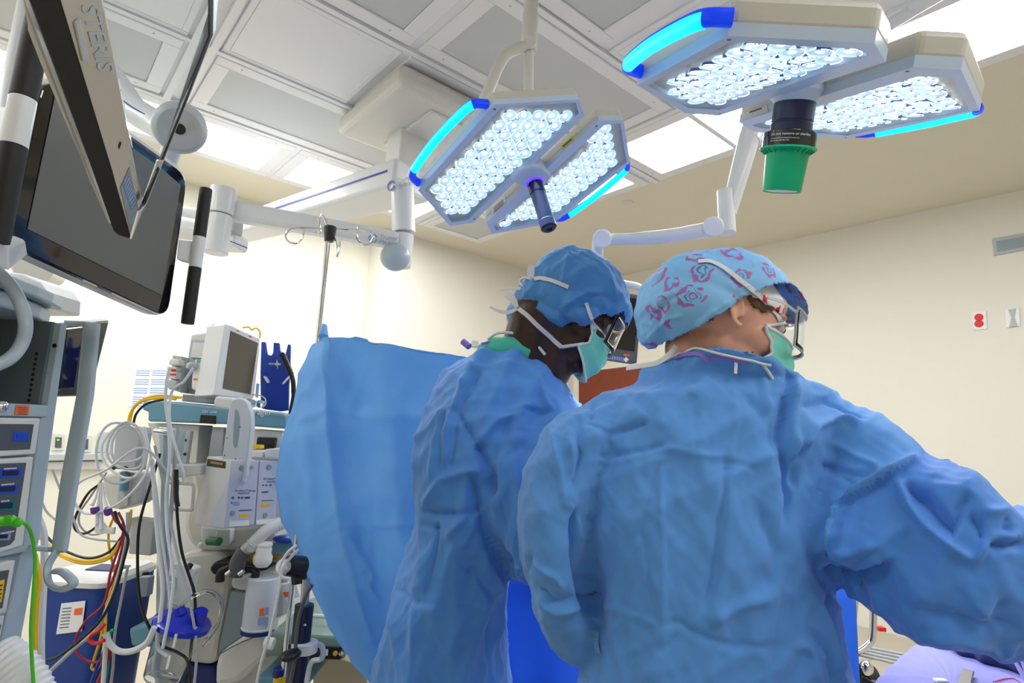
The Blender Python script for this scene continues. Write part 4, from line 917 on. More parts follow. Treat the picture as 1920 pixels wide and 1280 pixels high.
gb = thing('green_equipment', P(570, 1234, 1.85), 'grey-green equipment housing with white handle bar behind the dark stand column', 'equipment')
pg = (P(570, 1190, 1.82), -YY)
zt, zm = P(570, 1189, 1.95)[2], P(570, 1234, 1.95)[2]
xl, xr = P(503, 1190, 1.95)[0], P(650, 1190, 1.95)[0]
MB().box((xl, 1.95, zm), XX*(xr-xl), YY*.40, ZZ*(zt-zm)).build('housing', MT['green_paint'], gb, bevel=.012, bseg=3)
MB().box((xl+.05, 1.942, zm+.004), XX*(xr-xl-.06), YY*.012, ZZ*.035).build('dark_panel', MT['black_plastic'], gb, bevel=.002)
for x, m in ((629, 'yellow'), (640, 'chrome')): MB().lathe(P(x, 1224, 1.94), -YY, [(.007, 0), (.007, .005), (.003, .006), (0, .006)], 14).build('connector', MT[m], gb)
MB().box(P(600, 1228, 1.940)-ZZ*.0, XX*.024, YY*.004, ZZ*.018).build('panel_label', MT['pale_plastic'], gb)
hr = MB().tube(pxs([(553, 1150, 2.05), (575, 1153, 2.05), (612, 1156, 2.05), (640, 1160, 2.05)], 5), .007, 12); hr.build('white_rail', MT['white_plastic'], gb)
st_ = MB().box(P(512, 1180, 1.948), XX*.014, YY*.002, ZZ*.035); st_.build('white_label', MT['white_plastic'], gb)
MB().tube(pxs([(585, 1214, 1.79), (592, 1208, 1.78), (603, 1211, 1.78), (606, 1226, 1.78), (601, 1236, 1.78)], 6), .008, 14).build('hose_hook', MT['hose_white'], gb)
MB().tube([P(497, 1204, 1.80), P(513, 1207, 1.80)], .016, 20).build('white_clip', MT['white_plastic'], gb)
yb = thing('yellow_jar', P(523, 1284, 1.9), 'small yellow jar with a dark blue cap at the bottom edge', 'jar')
MB().lathe(P(523, 1284, 1.9), ZZ, [(.018, 0), (.018, .028), (0, .028)], 24).build('jar_body', MT['yellow'], yb)
MB().lathe(P(523, 1267, 1.9), ZZ, [(.0185, 0), (.0185, .022), (.016, .024), (0, .024)], 24).build('cap', MT['deep_blue'], yb)
tb_ = blk('lower_tray', [(480, 1270), (560, 1268), (580, 1282), (560, 1300), (480, 1300)], 1.92, .3, 'steel_blue', None, .006); tag(tb_, 'steel-blue tray at the bottom edge under the yellow jar', 'tray')
t2 = blk('blue_side_shelf', [(495, 1018), (560, 1015), (560, 1036), (500, 1040)], 2.0, .3, 'steel_blue', None, .006); tag(t2, 'steel-blue pull-out shelf beside the drape edge with blue packets on it', 'shelf')
MB().ell(P(532, 1010, 2.0), .035, .03, .012).build('blue_packet', MT['blue_plastic'], t2)
cb_ = blk('cardboard_box', [(585, 1234), (640, 1236), (690, 1250), (680, 1400), (590, 1400)], 2.2, .3, 'beige', None, .004); tag(cb_, 'plain beige box on the floor under the green equipment', 'box')
wb = blk('white_packet', [(520, 1096), (555, 1092), (562, 1118), (535, 1126)], 2.0, .02, 'white_plastic', None, .002); tag(wb, 'white packet with a red print behind the thin grey cables', 'packet')
blk('red_print', [(530, 1110), (550, 1108), (548, 1116), (534, 1120)], 1.998, .002, 'orange_sticker', wb, 0)
# ---- left: cable hanger, gauge box, brackets
ch = thing('cable_hanger', P(240, 955, 1.8), 'grey folded metal bracket carrying coiled white cables, with a cream gauge box below', 'cable bracket')
blk('bracket', [(219, 797), (262, 801), (264, 812), (252, 883), (205, 878), (212, 860), (217, 800)], 1.82, .06, 'grey_plastic', ch, .004)
blk('gauge_box', [(190, 890), (225, 882), (258, 888), (254, 945), (222, 956), (204, 953), (190, 920)], 1.86, .10, 'cream_plastic', ch, .012)
blk('gauge_recess', [(224, 884), (246, 886), (238, 948), (220, 946)], 1.855, .01, 'grey_plastic', ch, .001, off=.004)
MB().tube([P(234, 884, 1.84), P(230, 920, 1.84)], .010, 16).build('blue_cylinder', MT['steel_blue'], ch)
for x in (214, 236): MB().lathe(P(x, 877, 1.815), -YY, [(.006, 0), (.006, .006), (0, .006)], 12).build('knob', MT['black_plastic'], ch)
rl = thing('mounting_rail', P(300, 1000, 1.95), 'grey side brackets and loop handle on the left flank of the machine', 'bracket')
blk('rail_bracket', [(296, 800), (338, 805), (330, 870), (300, 876)], 1.98, .04, 'tower_blue', rl, .004)
blk('rail_bracket', [(245, 970), (290, 975), (282, 1042), (240, 1038)], 1.9, .04, 'grey_plastic', rl, .004)
MB().tube(pxs([(310, 904, 1.95), (340, 906, 1.93), (360, 908, 1.93), (363, 916, 1.93), (360, 950, 1.93), (355, 956, 1.93), (305, 953, 1.95)], 4), .005, 10).build('loop_handle', MT['cream_plastic'], rl)
blk('clamp_block', [(318, 870), (376, 872), (376, 890), (330, 896)], 1.96, .05, 'pale_plastic', rl, .004)
MB().tube([P(290, 808, 1.9), P(322, 812, 1.9)], .008, 14).build('chrome_bolt', MT['chrome'], rl)
MB().tube([P(313, 815, 1.92), P(296, 1290, 1.92)], .011, 14).build('upright', MT['tower_blue'], rl)
MB().tube([P(333, 800, 1.93), P(318, 1000, 1.93), P(300, 1260, 1.93)], .006, 12).build('thin_upright', MT['grey_plastic'], rl)
blk('lower_clamp', [(258, 1082), (280, 1082), (276, 1118), (262, 1120)], 1.9, .03, 'tower_side', rl, .003)
MB().lathe(P(273, 1077, 1.88), ZZ, [(.010, 0), (.010, .008), (0, .010)], 16).build('clamp_knob', MT['black_plastic'], rl)
bl = blk('blue_grey_box', [(240, 1178), (300, 1165), (305, 1200), (285, 1215), (245, 1212)], 1.95, .15, 'steel_blue', None, .01); tag(bl, 'steel-blue box behind the hanging cables at the machine foot', 'box')
# ---- blue bin
bn = thing('waste_bin', P(125, 1400, 1.75)*[1, 1, 0], 'royal blue bin with white lid and a white label with an orange square', 'bin')
zt_ = P(120, 1103, 1.9)[2]; x0_, x1_ = P(52, 1103, 1.7)[0], P(192, 1103, 1.7)[0]
w_ = x1_-x0_
tb = MB(); c_ = np.array([(x0_+x1_)/2*1.12, 2.06, 0]); w_ = w_*1.12
tb.loft([(c_+ZZ*0, XX*w_*.44, YY*.12), (c_+ZZ*zt_, XX*w_*.5, YY*.14)], 40, 8); tb.build('bin_body', mat('bin_blue', (.01, .05, .28), .4), bn)
tb = MB(); tb.loft([(c_+ZZ*zt_, XX*w_*.515, YY*.15), (c_+ZZ*(zt_+.015), XX*w_*.515, YY*.15), (c_+ZZ*(zt_+.028), XX*w_*.46, YY*.13)], 40, 7); tb.build('lid', MT['white_plastic'], bn)
MB().box(c_+np.array([-.02, -.05, zt_+.029]), XX*.10, YY*.08, ZZ*.003).build('lid_opening', MT['deep_blue'], bn)
q_ = c_[1]-.14; lbp = (np.array([0, q_-.004, 0]), -YY)
lb_ = slab(MB(), [(115, 1131), (160, 1126), (153, 1183), (105, 1189)], lbp, .002).build('label', MT['paper'], bn)
slab(MB(), [(140, 1141), (155, 1139), (153, 1152), (138, 1153)], lbp, .0006, .001).build('orange_square', MT['orange_sticker'], lb_)
for k in range(7): slab(MB(), [(117-k*.9, 1140+k*6), (134-k*.9, 1138.4+k*6), (134-k*.9, 1140+k*6), (117-k*.9, 1141.6+k*6)], lbp, .0005, .0008).build('printed_line', MT['print_ink'], lb_)
# ---- hoses and cables
DC = 1.75
cable('yellow_hose', [(64, 1040, 1.3), (72, 1085, 1.3), (68, 1120, 1.3), (64, 1180, 1.3), (66, 1240, 1.3), (72, 1300, 1.3)], .006, 'yellow', None, 6, 'yellow hose running down beside the tower, in front of the blue bin', 'hose')
cable('white_hose', [(70, 965, 1.35), (82, 1000, 1.35), (83, 1060, 1.35), (80, 1130, 1.35), (77, 1200, 1.35), (78, 1300, 1.35)], .007, 'hose_white', None, 6, 'white hose running down beside the yellow hose by the tower', 'hose')
cable('green_lead', [(20, 976, .96), (36, 977, .96), (50, 984, .97), (60, 1005, 1.0), (66, 1050, 1.02), (62, 1120, 1.02), (58, 1190, 1.02), (64, 1300, 1.02)], .0028, 'green_bright', None, 7, 'bright green lead plugged into the tower and hanging down', 'cable')
gp_ = MB().tube([P(-12, 977, .93), P(2, 977, .95), P(24, 975, .955), P(30, 976, .957)], [.006, .008, .008, .005], 14).build('green_plug', MT['green_bright'], None); tag(gp_, 'bright green plug in the third display row of the tower', 'plug')
MB().ell(P(32, 979, .957), .008, .006, .008).build('plug_ring', MT['green_bright'], gp_)
for i, pts in enumerate([[(243, 790), (250, 765), (270, 748), (300, 741), (340, 745)], [(240, 800), (246, 772), (266, 752), (305, 745), (330, 748)]]):
    cable('yellow_cable', [(x, y, 1.95) for x, y in pts], .005, 'yellow', None, 7, ['upper', 'lower'][i]+' of two thick yellow cables arching over the left end of the steel-blue shelf', 'cable')
cable('black_cable', [(250, 795, 1.96), (256, 775, 1.96), (275, 757, 1.96), (310, 748, 1.96)], .004, 'black_plastic', None, 7, 'black cable beneath the yellow arch at the shelf\'s left end', 'cable')
for i, off in enumerate((0, 4)):
    cable('yellow_cable', [(60, 985+off, 1.85), (95, 1025+off, 1.85), (130, 1045+off, 1.8), (165, 1052+off, 1.8), (205, 1042+off, 1.8), (228, 1012+off, 1.8)], .0045, 'yellow', None, 7, ['upper', 'lower'][i]+' yellow cable sagging between tower and machine', 'cable')
cable('black_cable', [(62, 975, 1.86), (100, 1018, 1.86), (135, 1038, 1.81), (170, 1046, 1.81), (205, 1034, 1.81), (230, 1004, 1.81)], .004, 'black_plastic', None, 7, 'black cable sagging just above the two yellow ones', 'cable')
co = thing('cable_coil', P(235, 900, 1.75), 'coil of white cable looped over the grey metal bracket', 'cable')
for k, (cx, cy, rx, ry) in enumerate([(232, 845, 42, 50), (236, 840, 36, 44), (240, 838, 31, 34), (228, 850, 48, 56)]):
    c = []
    for a in np.linspace(0, 2*math.pi, 26)[:-1]: c.append(P(cx+rx*math.cos(a), cy+ry*math.sin(a)+6*math.sin(a*2+k), 1.74+.015*k*math.cos(a)))
    MB().tube(c, .0036, 8, closed=True).build('loop', MT['hose_white'], co)
cable('white_cable', [(330, 980-70, 1.85), (270, 840, 1.7), (200, 880, 1.7), (148, 905, 1.7), (140, 940, 1.7), (160, 962, 1.7), (200, 955, 1.7), (240, 930, 1.7), (272, 890, 1.72), (285, 850, 1.75)], .0036, 'hose_white', None, 8, 'white cable swinging out in a wide loop left of the gauge box', 'cable')
names = [
 ([(318, 690), (312, 720), (311, 760), (316, 800), (318, 860), (312, 930), (314, 1000), (325, 1080), (318, 1150), (305, 1215)], .0045, 'hose_white', 'white cable hanging from the sensor rack in front of the blue shelf'),
 ([(362, 690), (345, 715), (322, 735), (318, 790), (330, 840), (342, 880), (345, 905)], .0042, 'hose_white', 'white cable curving down from the module plug'),
 ([(285, 860), (290, 930), (296, 1010), (305, 1100), (300, 1160), (296, 1210), (315, 1230)], .006, 'hose_white', 'thick white tube hanging left of the uprights'),
 ([(290, 835), (305, 900), (320, 980), (335, 1050), (352, 1110), (365, 1180), (368, 1240), (362, 1300)], .004, 'grey_plastic', 'grey cable slanting down across the machine flank'),
 ([(270, 800), (282, 850), (290, 900), (300, 980), (308, 1040), (318, 1120), (322, 1200)], .004, 'hose_white', 'pale cable falling from the coil toward the canister'),
 ([(300, 850), (285, 900), (262, 980), (258, 1060), (262, 1120), (275, 1165), (300, 1205), (335, 1222), (352, 1240), (358, 1300)], .0042, 'black_plastic', 'black cable snaking down and under the clear canister'),
 ([(333, 900), (332, 960), (340, 1030), (355, 1080), (364, 1110), (366, 1150), (360, 1200), (352, 1260), (340, 1300)], .0045, 'black_plastic', 'black cable passing in front of the blue canister lid'),
 ([(330, 880), (330, 925), (333, 950)], .007, 'black_plastic', 'short thick black plug lead beside the loop handle'),
 ([(215, 958), (225, 985), (240, 1010), (232, 1050), (215, 1110), (190, 1160), (150, 1200), (110, 1230), (80, 1240)], .0042, 'black_plastic', 'long black cable drooping in front of the blue bin'),
 ([(240, 960), (238, 1010), (222, 1080), (205, 1130), (180, 1180), (140, 1215), (90, 1262)], .0055, 'grey_plastic', 'thick grey cable drooping in front of the blue bin label'),
 ([(222, 960), (232, 985), (225, 1020), (208, 1070), (195, 1130), (160, 1165), (142, 1200), (150, 1230), (185, 1240), (205, 1200)], .0036, 'crimson', 'dark red cable making a low loop in front of the bin'),
 ([(205, 950), (218, 978), (235, 990), (228, 1030), (212, 1085), (200, 1110)], .0036, 'crimson', 'dark red cable end below the gauge box'),
 ([(218, 960), (205, 990), (204, 1020), (212, 1060), (218, 1090), (210, 1120), (195, 1150), (190, 1190), (178, 1230), (172, 1252), (185, 1250), (196, 1200), (200, 1130), (205, 1090)], .0036, 'yellow', 'thin yellow cable twisting down past the bin'),
 ([(246, 955), (243, 985), (238, 1005), (225, 1045), (205, 1120), (196, 1160)], .004, 'yellow', 'short yellow cable beside the clamp bracket'),
 ([(196, 1170), (185, 1182), (172, 1190), (168, 1200), (180, 1206), (196, 1200)], .005, 'red', 'pink-red tube loop right of the bin label'),
 ([(198, 1186), (205, 1205), (222, 1220), (248, 1220), (275, 1205), (290, 1175)], .0085, 'hose_white', 'thick white hose stub bending beside the bin'),
 ([(198, 1190), (197, 1230), (192, 1300)], .006, 'hose_white', 'white hose running straight down to the floor right of the bin'),
 ([(208, 1200), (200, 1240), (175, 1300)], .006, 'crimson', 'dark red hose running down beside the white hose'),
 ([(196, 1220), (180, 1255), (165, 1300)], .005, 'blue_plastic', 'blue tube running to the floor beside the red hose'),
 ([(214, 1180), (206, 1190), (200, 1260), (188, 1300)], .004, 'green_plastic', 'green tube thin beside the white hose'),
 ([(240, 1060), (228, 1120), (215, 1190), (212, 1250), (205, 1300)], .004, 'grey_plastic', 'grey cable straight down left of the uprights'),
 ([(98, 880), (112, 915), (135, 965), (150, 1000), (175, 1010), (220, 1015)], .003, 'grey_plastic', 'thin grey lead hanging from the wall shelf'),
 ([(78, 940), (88, 960), (105, 975)], .003, 'grey_plastic', 'thin grey lead loop behind the tower rod'),
 ([(190, 905), (165, 925), (143, 965), (140, 990), (158, 1000), (182, 985), (190, 960)], .0036, 'black_plastic', 'black cable loop left of the gauge box'),
 ([(200, 885), (170, 930), (150, 960), (150, 985), (172, 1002), (205, 995)], .003, 'grey_plastic', 'thin grey cable loop left of the gauge box'),
]
for i, (pts, r, m, lab) in enumerate(names):
    d0 = 1.72+.02*(i % 7)
    cable('cable' if r < .0055 else 'hose', [(x, y, d0) for x, y in pts], r, m, None, 7, lab, 'cable' if r < .0055 else 'hose')
lc = thing('lead_connector', P(175, 990, 1.7), 'bundle of clear lead clips with dark violet ends hanging beside the gauge box', 'lead clips')
for x0, x1, y1 in ((186, 172, 955), (188, 182, 990), (190, 190, 1000), (192, 200, 960)):
    MB().tube([P(x0, 905, 1.72), P((x0+x1)/2, 935, 1.71), P(x1, y1-8, 1.7)], [.002, .003, .006], 8).build('clip_lead', MT['hose_white'], lc)
for x, y in ((174, 957), (199, 960)): blk('violet_clip', [(x-6, y-5), (x+5, y-7), (x+7, y+2), (x, y+8), (x-5, y+5)], 1.69, .015, 'purple', lc, .002)
blk('clear_clip', [(180, 965), (200, 990), (214, 988), (212, 1002), (195, 1000), (185, 1002), (176, 998)], 1.7, .01, 'pale_plastic', lc, .002)
for i, pts in enumerate([[(556, 1022), (540, 1035), (524, 1062), (528, 1080), (545, 1085)], [(560, 1030), (545, 1045), (530, 1068), (522, 1110), (508, 1180), (490, 1240), (478, 1300)], [(585, 1095), (572, 1120), (560, 1160), (555, 1200), (552, 1240), (540, 1300)], [(600, 1236), (585, 1240), (578, 1260), (572, 1300)]]):
    cable('tube', [(x, y, 1.68+.01*i) for x, y in pts], (.004, .004, .0055, .007)[i], 'hose_white' if i != 2 else 'dark_grey', None, 7, ['pale tube coiled at the lower edge of the drape', 'long pale tube falling in front of the canister', 'dark grey hose beside the dark stand column', 'pale hose under the white hook'][i], 'tube')
ft = MB().tube(pxs([(-10, 1230, 1.05), (20, 1252, 1.05), (45, 1285, 1.05), (60, 1320, 1.05)], 8), [.035+.003*(i % 2) for i in range(25)], 20).build('corrugated_hose', MT['white_plastic'], None); tag(ft, 'fat white corrugated hose in the lower left corner', 'hose')
# ================================================================ IV pole and drape
iv = thing('iv_pole', P(600, 640, 1.95)*[1, 1, 0], 'chrome drip pole with a black hub and four looped hooks above the drape', 'iv pole')
pt_ = P(616, 440, 1.90); MB().tube([pt_*[1, 1, 0]+ZZ*.05, pt_], .0085, 18).build('pole', MT['chrome'], iv)
for a in range(5):
    an = 2*math.pi*a/5+.3; MB().tube([pt_*[1, 1, 0]+ZZ*.10, pt_*[1, 1, 0]+np.array([.28*math.cos(an), .28*math.sin(an), .055])], .012, 12).build('foot', MT['brushed'], iv)
    MB().cyl(pt_*[1, 1, 0]+np.array([.27*math.cos(an), .27*math.sin(an)-.012, .03]), pt_*[1, 1, 0]+np.array([.27*math.cos(an), .27*math.sin(an)+.012, .03]), .03).build('caster', MT['rubber'], iv)
MB().lathe(P(617, 450, 1.90)-ZZ*.005, ZZ, [(.015, 0), (.021, .045), (.021, .052), (0, .052)], 24).build('hub', MT['black_plastic'], iv)
for pts in ([(612, 429, 1.95), (570, 427, 1.94), (545, 430, 1.93), (535, 442, 1.93), (541, 453, 1.93), (555, 456, 1.93), (566, 447, 1.94), (570, 430, 1.94)],
            [(622, 429, 1.95), (660, 431, 1.94), (687, 432, 1.93), (699, 442, 1.93), (695, 455, 1.93), (682, 458, 1.93), (670, 448, 1.94), (668, 426, 1.94)],
            [(615, 424, 1.95), (605, 404, 1.98), (600, 408, 2.03), (598, 432, 2.06), (600, 434, 2.06), (597, 408, 2.06)],
            [(620, 436, 1.93), (629, 450, 1.87), (632, 470, 1.82), (632, 480, 1.80), (636, 462, 1.80), (638, 446, 1.80)]):
    MB().tube(pxs(pts, 7), .0038, 10).build('hook', MT['chrome'], iv)
# ================================================================ cloth and figure tools
def raw_remesh(mb, voxel, smooth=4, fac=.5):
    me = bpy.data.meshes.new('r'); me.from_pydata(s_list(mb.v), [], mb.f)
    ob = bpy.data.objects.new('r', me); COL.objects.link(ob)
    r = ob.modifiers.new('r', 'REMESH'); r.mode = 'VOXEL'; r.voxel_size = voxel
    if smooth:
        s = ob.modifiers.new('s', 'SMOOTH'); s.factor = fac; s.iterations = smooth
    dg = bpy.context.evaluated_depsgraph_get(); m2 = bpy.data.meshes.new_from_object(ob.evaluated_get(dg))
    V = np.empty(len(m2.vertices)*3); m2.vertices.foreach_get('co', V); V = V.reshape(-1, 3)
    Fc = [tuple(p.vertices) for p in m2.polygons]
    bpy.data.objects.remove(ob); bpy.data.meshes.remove(me); bpy.data.meshes.remove(m2)
    return V, Fc
def s_list(v): return [tuple(p) for p in v]
def vnormals(V, F):
    A = np.array([f if len(f) == 4 else f+(f[2],) for f in F])
    n = np.cross(V[A[:, 2]]-V[A[:, 0]], V[A[:, 3]]-V[A[:, 1]])
    N = np.zeros_like(V)
    for k in range(4): np.add.at(N, A[:, k], n)
    return N/np.maximum(np.linalg.norm(N, axis=1, keepdims=True), 1e-9)
def face_cam(V, N):
    d = V-CAM; d /= np.linalg.norm(d, axis=1, keepdims=True); return -(N*d).sum(1)
def smooth01(x): x = np.clip(x, 0, 1); return x*x*(3-2*x)
def creases(V, N, lst):
    px, py = proj(V); fc = smooth01((face_cam(V, N)+.05)/.3); H = np.zeros(len(V))
    for pts, amp, wd, *k in lst:
        kind = k[0] if k else 'r'
        best = np.full(len(V), 1e9); side = np.zeros(len(V))
        pts = np.array(pts, float); tot = len(pts)-1; tt = np.zeros(len(V))
        for i in range(tot):
            a, b = pts[i], pts[i+1]; d = b-a; L2 = d@d
            t = np.clip(((px-a[0])*d[0]+(py-a[1])*d[1])/L2, 0, 1)
            ex, ey = px-(a[0]+t*d[0]), py-(a[1]+t*d[1]); dd = np.hypot(ex, ey); m = dd < best
            best[m] = dd[m]; side[m] = np.sign(d[0]*ey-d[1]*ex)[m]; tt[m] = ((i+t)/tot)[m]
        end = np.clip(np.minimum(tt, 1-tt)*6+.25, 0, 1)
        if kind == 'r': h = np.exp(-best/wd)                       # sharp ridge
        elif kind == 'g': h = np.exp(-(best/wd)**2)                # soft ridge
        elif kind == 's': h = side*np.exp(-best/(wd*2.2))*(1-np.exp(-best/(wd*.25)))  # fold: high on one side
        H += amp*h*end
    return H*fc
def smoothH(H, F, n=2):
    A = np.array([f if len(f) == 4 else f+(f[2],) for f in F]); c = np.zeros(len(H)); np.add.at(c, A.ravel(), 1)
    for _ in range(n):
        m = H[A].mean(1); S = np.zeros(len(H))
        for k in range(4): np.add.at(S, A[:, k], m)
        H = S/np.maximum(c, 1)
    return H
def tri(x): return np.abs(((x/math.pi) % 2)-1)*2-1
def crumple(V, seed, freq, amp, stretch=(1, 1, .45), n=6):
    r = np.random.RandomState(seed); H = np.zeros(len(V)); st = np.array(stretch)
    for i in range(n):
        k = r.normal(size=3)*st; k = k/np.linalg.norm(k)*freq*r.uniform(.6, 1.7)
        w1 = r.normal(size=3)*freq*.35; w2 = r.normal(size=3)*freq*.25
        ph = V@k+2.2*np.sin(V@w1+r.uniform(0, 6))+r.uniform(0, 6)
        m = .5+.5*np.sin(V@w2+r.uniform(0, 6)); H += (1-np.abs(tri(ph)))**2*m*m-.2
    return H*amp/math.sqrt(n)*2.0
def emit_mesh(name, V, F, m, parent, solid=0, smooth=True, sub=0, ang=None):
    root = parent
    while root is not None and root.parent is not None: root = root.parent
    if root is None: lo, hi = V.min(0), V.max(0); org = np.array([(lo[0]+hi[0])/2, (lo[1]+hi[1])/2, lo[2]])
    else: org = np.array(root.location)
    me = bpy.data.meshes.new(name); me.from_pydata((V-org).tolist(), [], F); me.materials.append(MT[m])
    if smooth: me.polygons.foreach_set('use_smooth', [True]*len(me.polygons))
    if ang: me.set_sharp_from_angle(angle=math.radians(ang))
    o = bpy.data.objects.new(name, me); COL.objects.link(o)
    if root is None: o.location = org
    else: o.parent = parent
    if solid: md = o.modifiers.new('solid', 'SOLIDIFY'); md.thickness = solid; md.offset = -1
    if sub: md = o.modifiers.new('sub', 'SUBSURF'); md.levels = sub; md.render_levels = sub
    o['_n'] = 0; del o['_n']
    return o
def keep(V, F, ok):
    idx = -np.ones(len(V), int); F2 = [f for f in F if all(ok[i] for i in f)]
    used = sorted({i for f in F2 for i in f}); idx[used] = range(len(used))
    return V[used], [tuple(int(idx[i]) for i in f) for f in F2]
def bvh(*ms):
    v = []; f = []
    for V, F in ms:
        b = len(v); v += [tuple(p) for p in V]; f += [tuple(i+b for i in q) for q in F]
    return BVHTree.FromPolygons(v, f)
def stick(tree, x, y, off=.002, dflt=None):
    d = nrm(ray(x, y)); h = tree.ray_cast(Vector(CAM), Vector(d), 10)
    if h[0] is None: return (P(x, y, dflt), -d) if dflt else None
    n = np.array(h[1]); n = n if n@d < 0 else -n
    return np.array(h[0])+n*off-d*off*.3, n
def ribbon(mb, pts, nors, w, th=.0012):
    pts = [np.asarray(p) for p in pts]; n = len(pts); vs = []
    for i in range(n):
        t = nrm(pts[min(i+1, n-1)]-pts[max(i-1, 0)]); s_ = nrm(np.cross(t, nors[i])); u = np.cross(s_, t)
        ww = w[i] if hasattr(w, '__len__') else w
        for a, b in ((-1, -1), (1, -1), (1, 1), (-1, 1)): vs.append(pts[i]+s_*a*ww/2+u*b*th/2)
    fs = []
    for i in range(n-1):
        for k in range(4): fs.append((i*4+k, i*4+(k+1) % 4, i*4+4+(k+1) % 4, i*4+4+k))
    fs += [(3, 2, 1, 0), (n*4-4, n*4-3, n*4-2, n*4-1)]
    return mb.add(vs, fs, False)
def stuck_ribbon(name, tree, px, w, m, par, off=.002, n=6, dflt=None, th=.0012):
    q = spline([np.array([x, y, 0.]) for x, y in px], n); P_, N_ = [], []
    for a in q:
        s_ = stick(tree, a[0], a[1], off, dflt)
        if s_: P_.append(s_[0]); N_.append(s_[1])
    P_ = [sum(P_[max(0, i-1):i+2])/len(P_[max(0, i-1):i+2]) for i in range(len(P_))]
    return ribbon(MB(), P_, N_, w, th).build(name, MT[m], par, recalc=True)
def cloth_mat(name, col, sc_=1200, st=.25, trans=0.0):
    m = mat(name, col, .62, bump=(sc_, st, 'weave'), var=.05, vs=5, sheen=.25)
    if trans:
        nt = m.node_tree; b = nt.nodes['Principled BSDF']; o = nt.nodes['Material Output']
        t = nt.nodes.new('ShaderNodeBsdfTranslucent'); t.inputs['Color'].default_value = (*col, 1)
        mx = nt.nodes.new('ShaderNodeMixShader'); mx.inputs[0].default_value = trans
        nt.links.new(b.outputs[0], mx.inputs[1]); nt.links.new(t.outputs[0], mx.inputs[2]); nt.links.new(mx.outputs[0], o.inputs['Surface'])
    return m
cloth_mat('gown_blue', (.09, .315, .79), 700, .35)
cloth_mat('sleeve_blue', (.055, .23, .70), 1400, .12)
cloth_mat('gown_man', (.075, .275, .74), 1400, .15)
cloth_mat('drape_blue', (.25, .58, .95), 900, .2, .42)
cloth_mat('cap_blue', (.08, .30, .70), 900, .1, .15)
cloth_mat('scrub_green', (.05, .48, .36), 900, .15)
cloth_mat('mask_mint', (.24, .84, .68), 900, .15, .25)
cloth_mat('table_blue', (.012, .16, .86), 900, .15, .1)
cloth_mat('lilac', (.25, .23, .60), 900, .3)
cloth_mat('towel_navy', (.015, .04, .22), 500, .9)
mat('collar_violet', (.22, .16, .62), .6); mat('ribbon_white', (.78, .80, .84), .6, bump=(1500, .5, 'holes'))
mat('skin_light', (.70, .38, .28), .45, sss=.25, var=.06, vs=40); mat('skin_dark', (.045, .020, .014), .38, spec=.5)
mat('hair_brown', (.10, .045, .018), .5, bump=(300, .4, 'noise'), var=.3, vs=60); mat('hair_black', (.004, .003, .003), .6)
mat('eye_white', (.75, .73, .70), .2); mat('iris', (.05, .05, .05), .1)
mat('glass_clear', (.96, .98, 1), .02, trans=1, ior=1.25, spec=.8)
mat('goggle_frame', (.80, .84, .90), .15, trans=.6, ior=1.3)
# printed caps: procedural motifs
def print_mat(name, base, ring, blob, dark, scale, amount):
    m = mat(name, base, .6); nt = m.node_tree; b = nt.nodes['Principled BSDF']; L = nt.links.new; N_ = nt.nodes.new
    tc = N_('ShaderNodeTexCoord'); nz = N_('ShaderNodeTexNoise'); nz.inputs['Scale'].default_value = 30; nz.inputs['Detail'].default_value = 2
    L(tc.outputs['Object'], nz.inputs['Vector'])
    va = N_('ShaderNodeVectorMath'); va.operation = 'SCALE'; va.inputs['Scale'].default_value = .03; L(nz.outputs['Color'], va.inputs[0])
    ad = N_('ShaderNodeVectorMath'); L(tc.outputs['Object'], ad.inputs[0]); L(va.outputs[0], ad.inputs[1])
    vo = N_('ShaderNodeTexVoronoi'); vo.inputs['Scale'].default_value = scale; vo.inputs['Randomness'].default_value = .55; L(ad.outputs[0], vo.inputs['Vector'])
    rp = N_('ShaderNodeValToRGB'); rp.color_ramp.interpolation = 'CONSTANT'
    e = rp.color_ramp.elements; e[0].position = 0; e[0].color = (*base, 1); e[1].position = .10; e[1].color = (*ring, 1)
    for p_, c in ((.15, base), (.21, dark), (.235, base), (.29, ring), (.35, blob), (.39, base)):
        q = e.new(p_); q.color = (*c, 1)
    L(vo.outputs['Distance'], rp.inputs[0])
    n2 = N_('ShaderNodeTexNoise'); n2.inputs['Scale'].default_value = 55; L(tc.outputs['Object'], n2.inputs['Vector'])
    gt = N_('ShaderNodeMath'); gt.operation = 'GREATER_THAN'; gt.inputs[1].default_value = .43; L(n2.outputs['Fac'], gt.inputs[0])
    ml = N_('ShaderNodeMath'); ml.operation = 'MULTIPLY'; ml.inputs[1].default_value = amount; L(gt.outputs[0], ml.inputs[0])
    mx = N_('ShaderNodeMix'); mx.data_type = 'RGBA'; mx.inputs[6].default_value = (*base, 1); L(ml.outputs[0], mx.inputs[0]); L(rp.outputs[0], mx.inputs[7]); L(mx.outputs[2], b.inputs['Base Color'])
print_mat('cap_print', (.20, .47, .80), (.30, .10, .42), (.42, .10, .30), (.08, .16, .35), 17, .9)
print_mat('band_print', (.80, .80, .82), (.75, .03, .05), (.75, .03, .05), (.02, .02, .03), 17, 1.0)

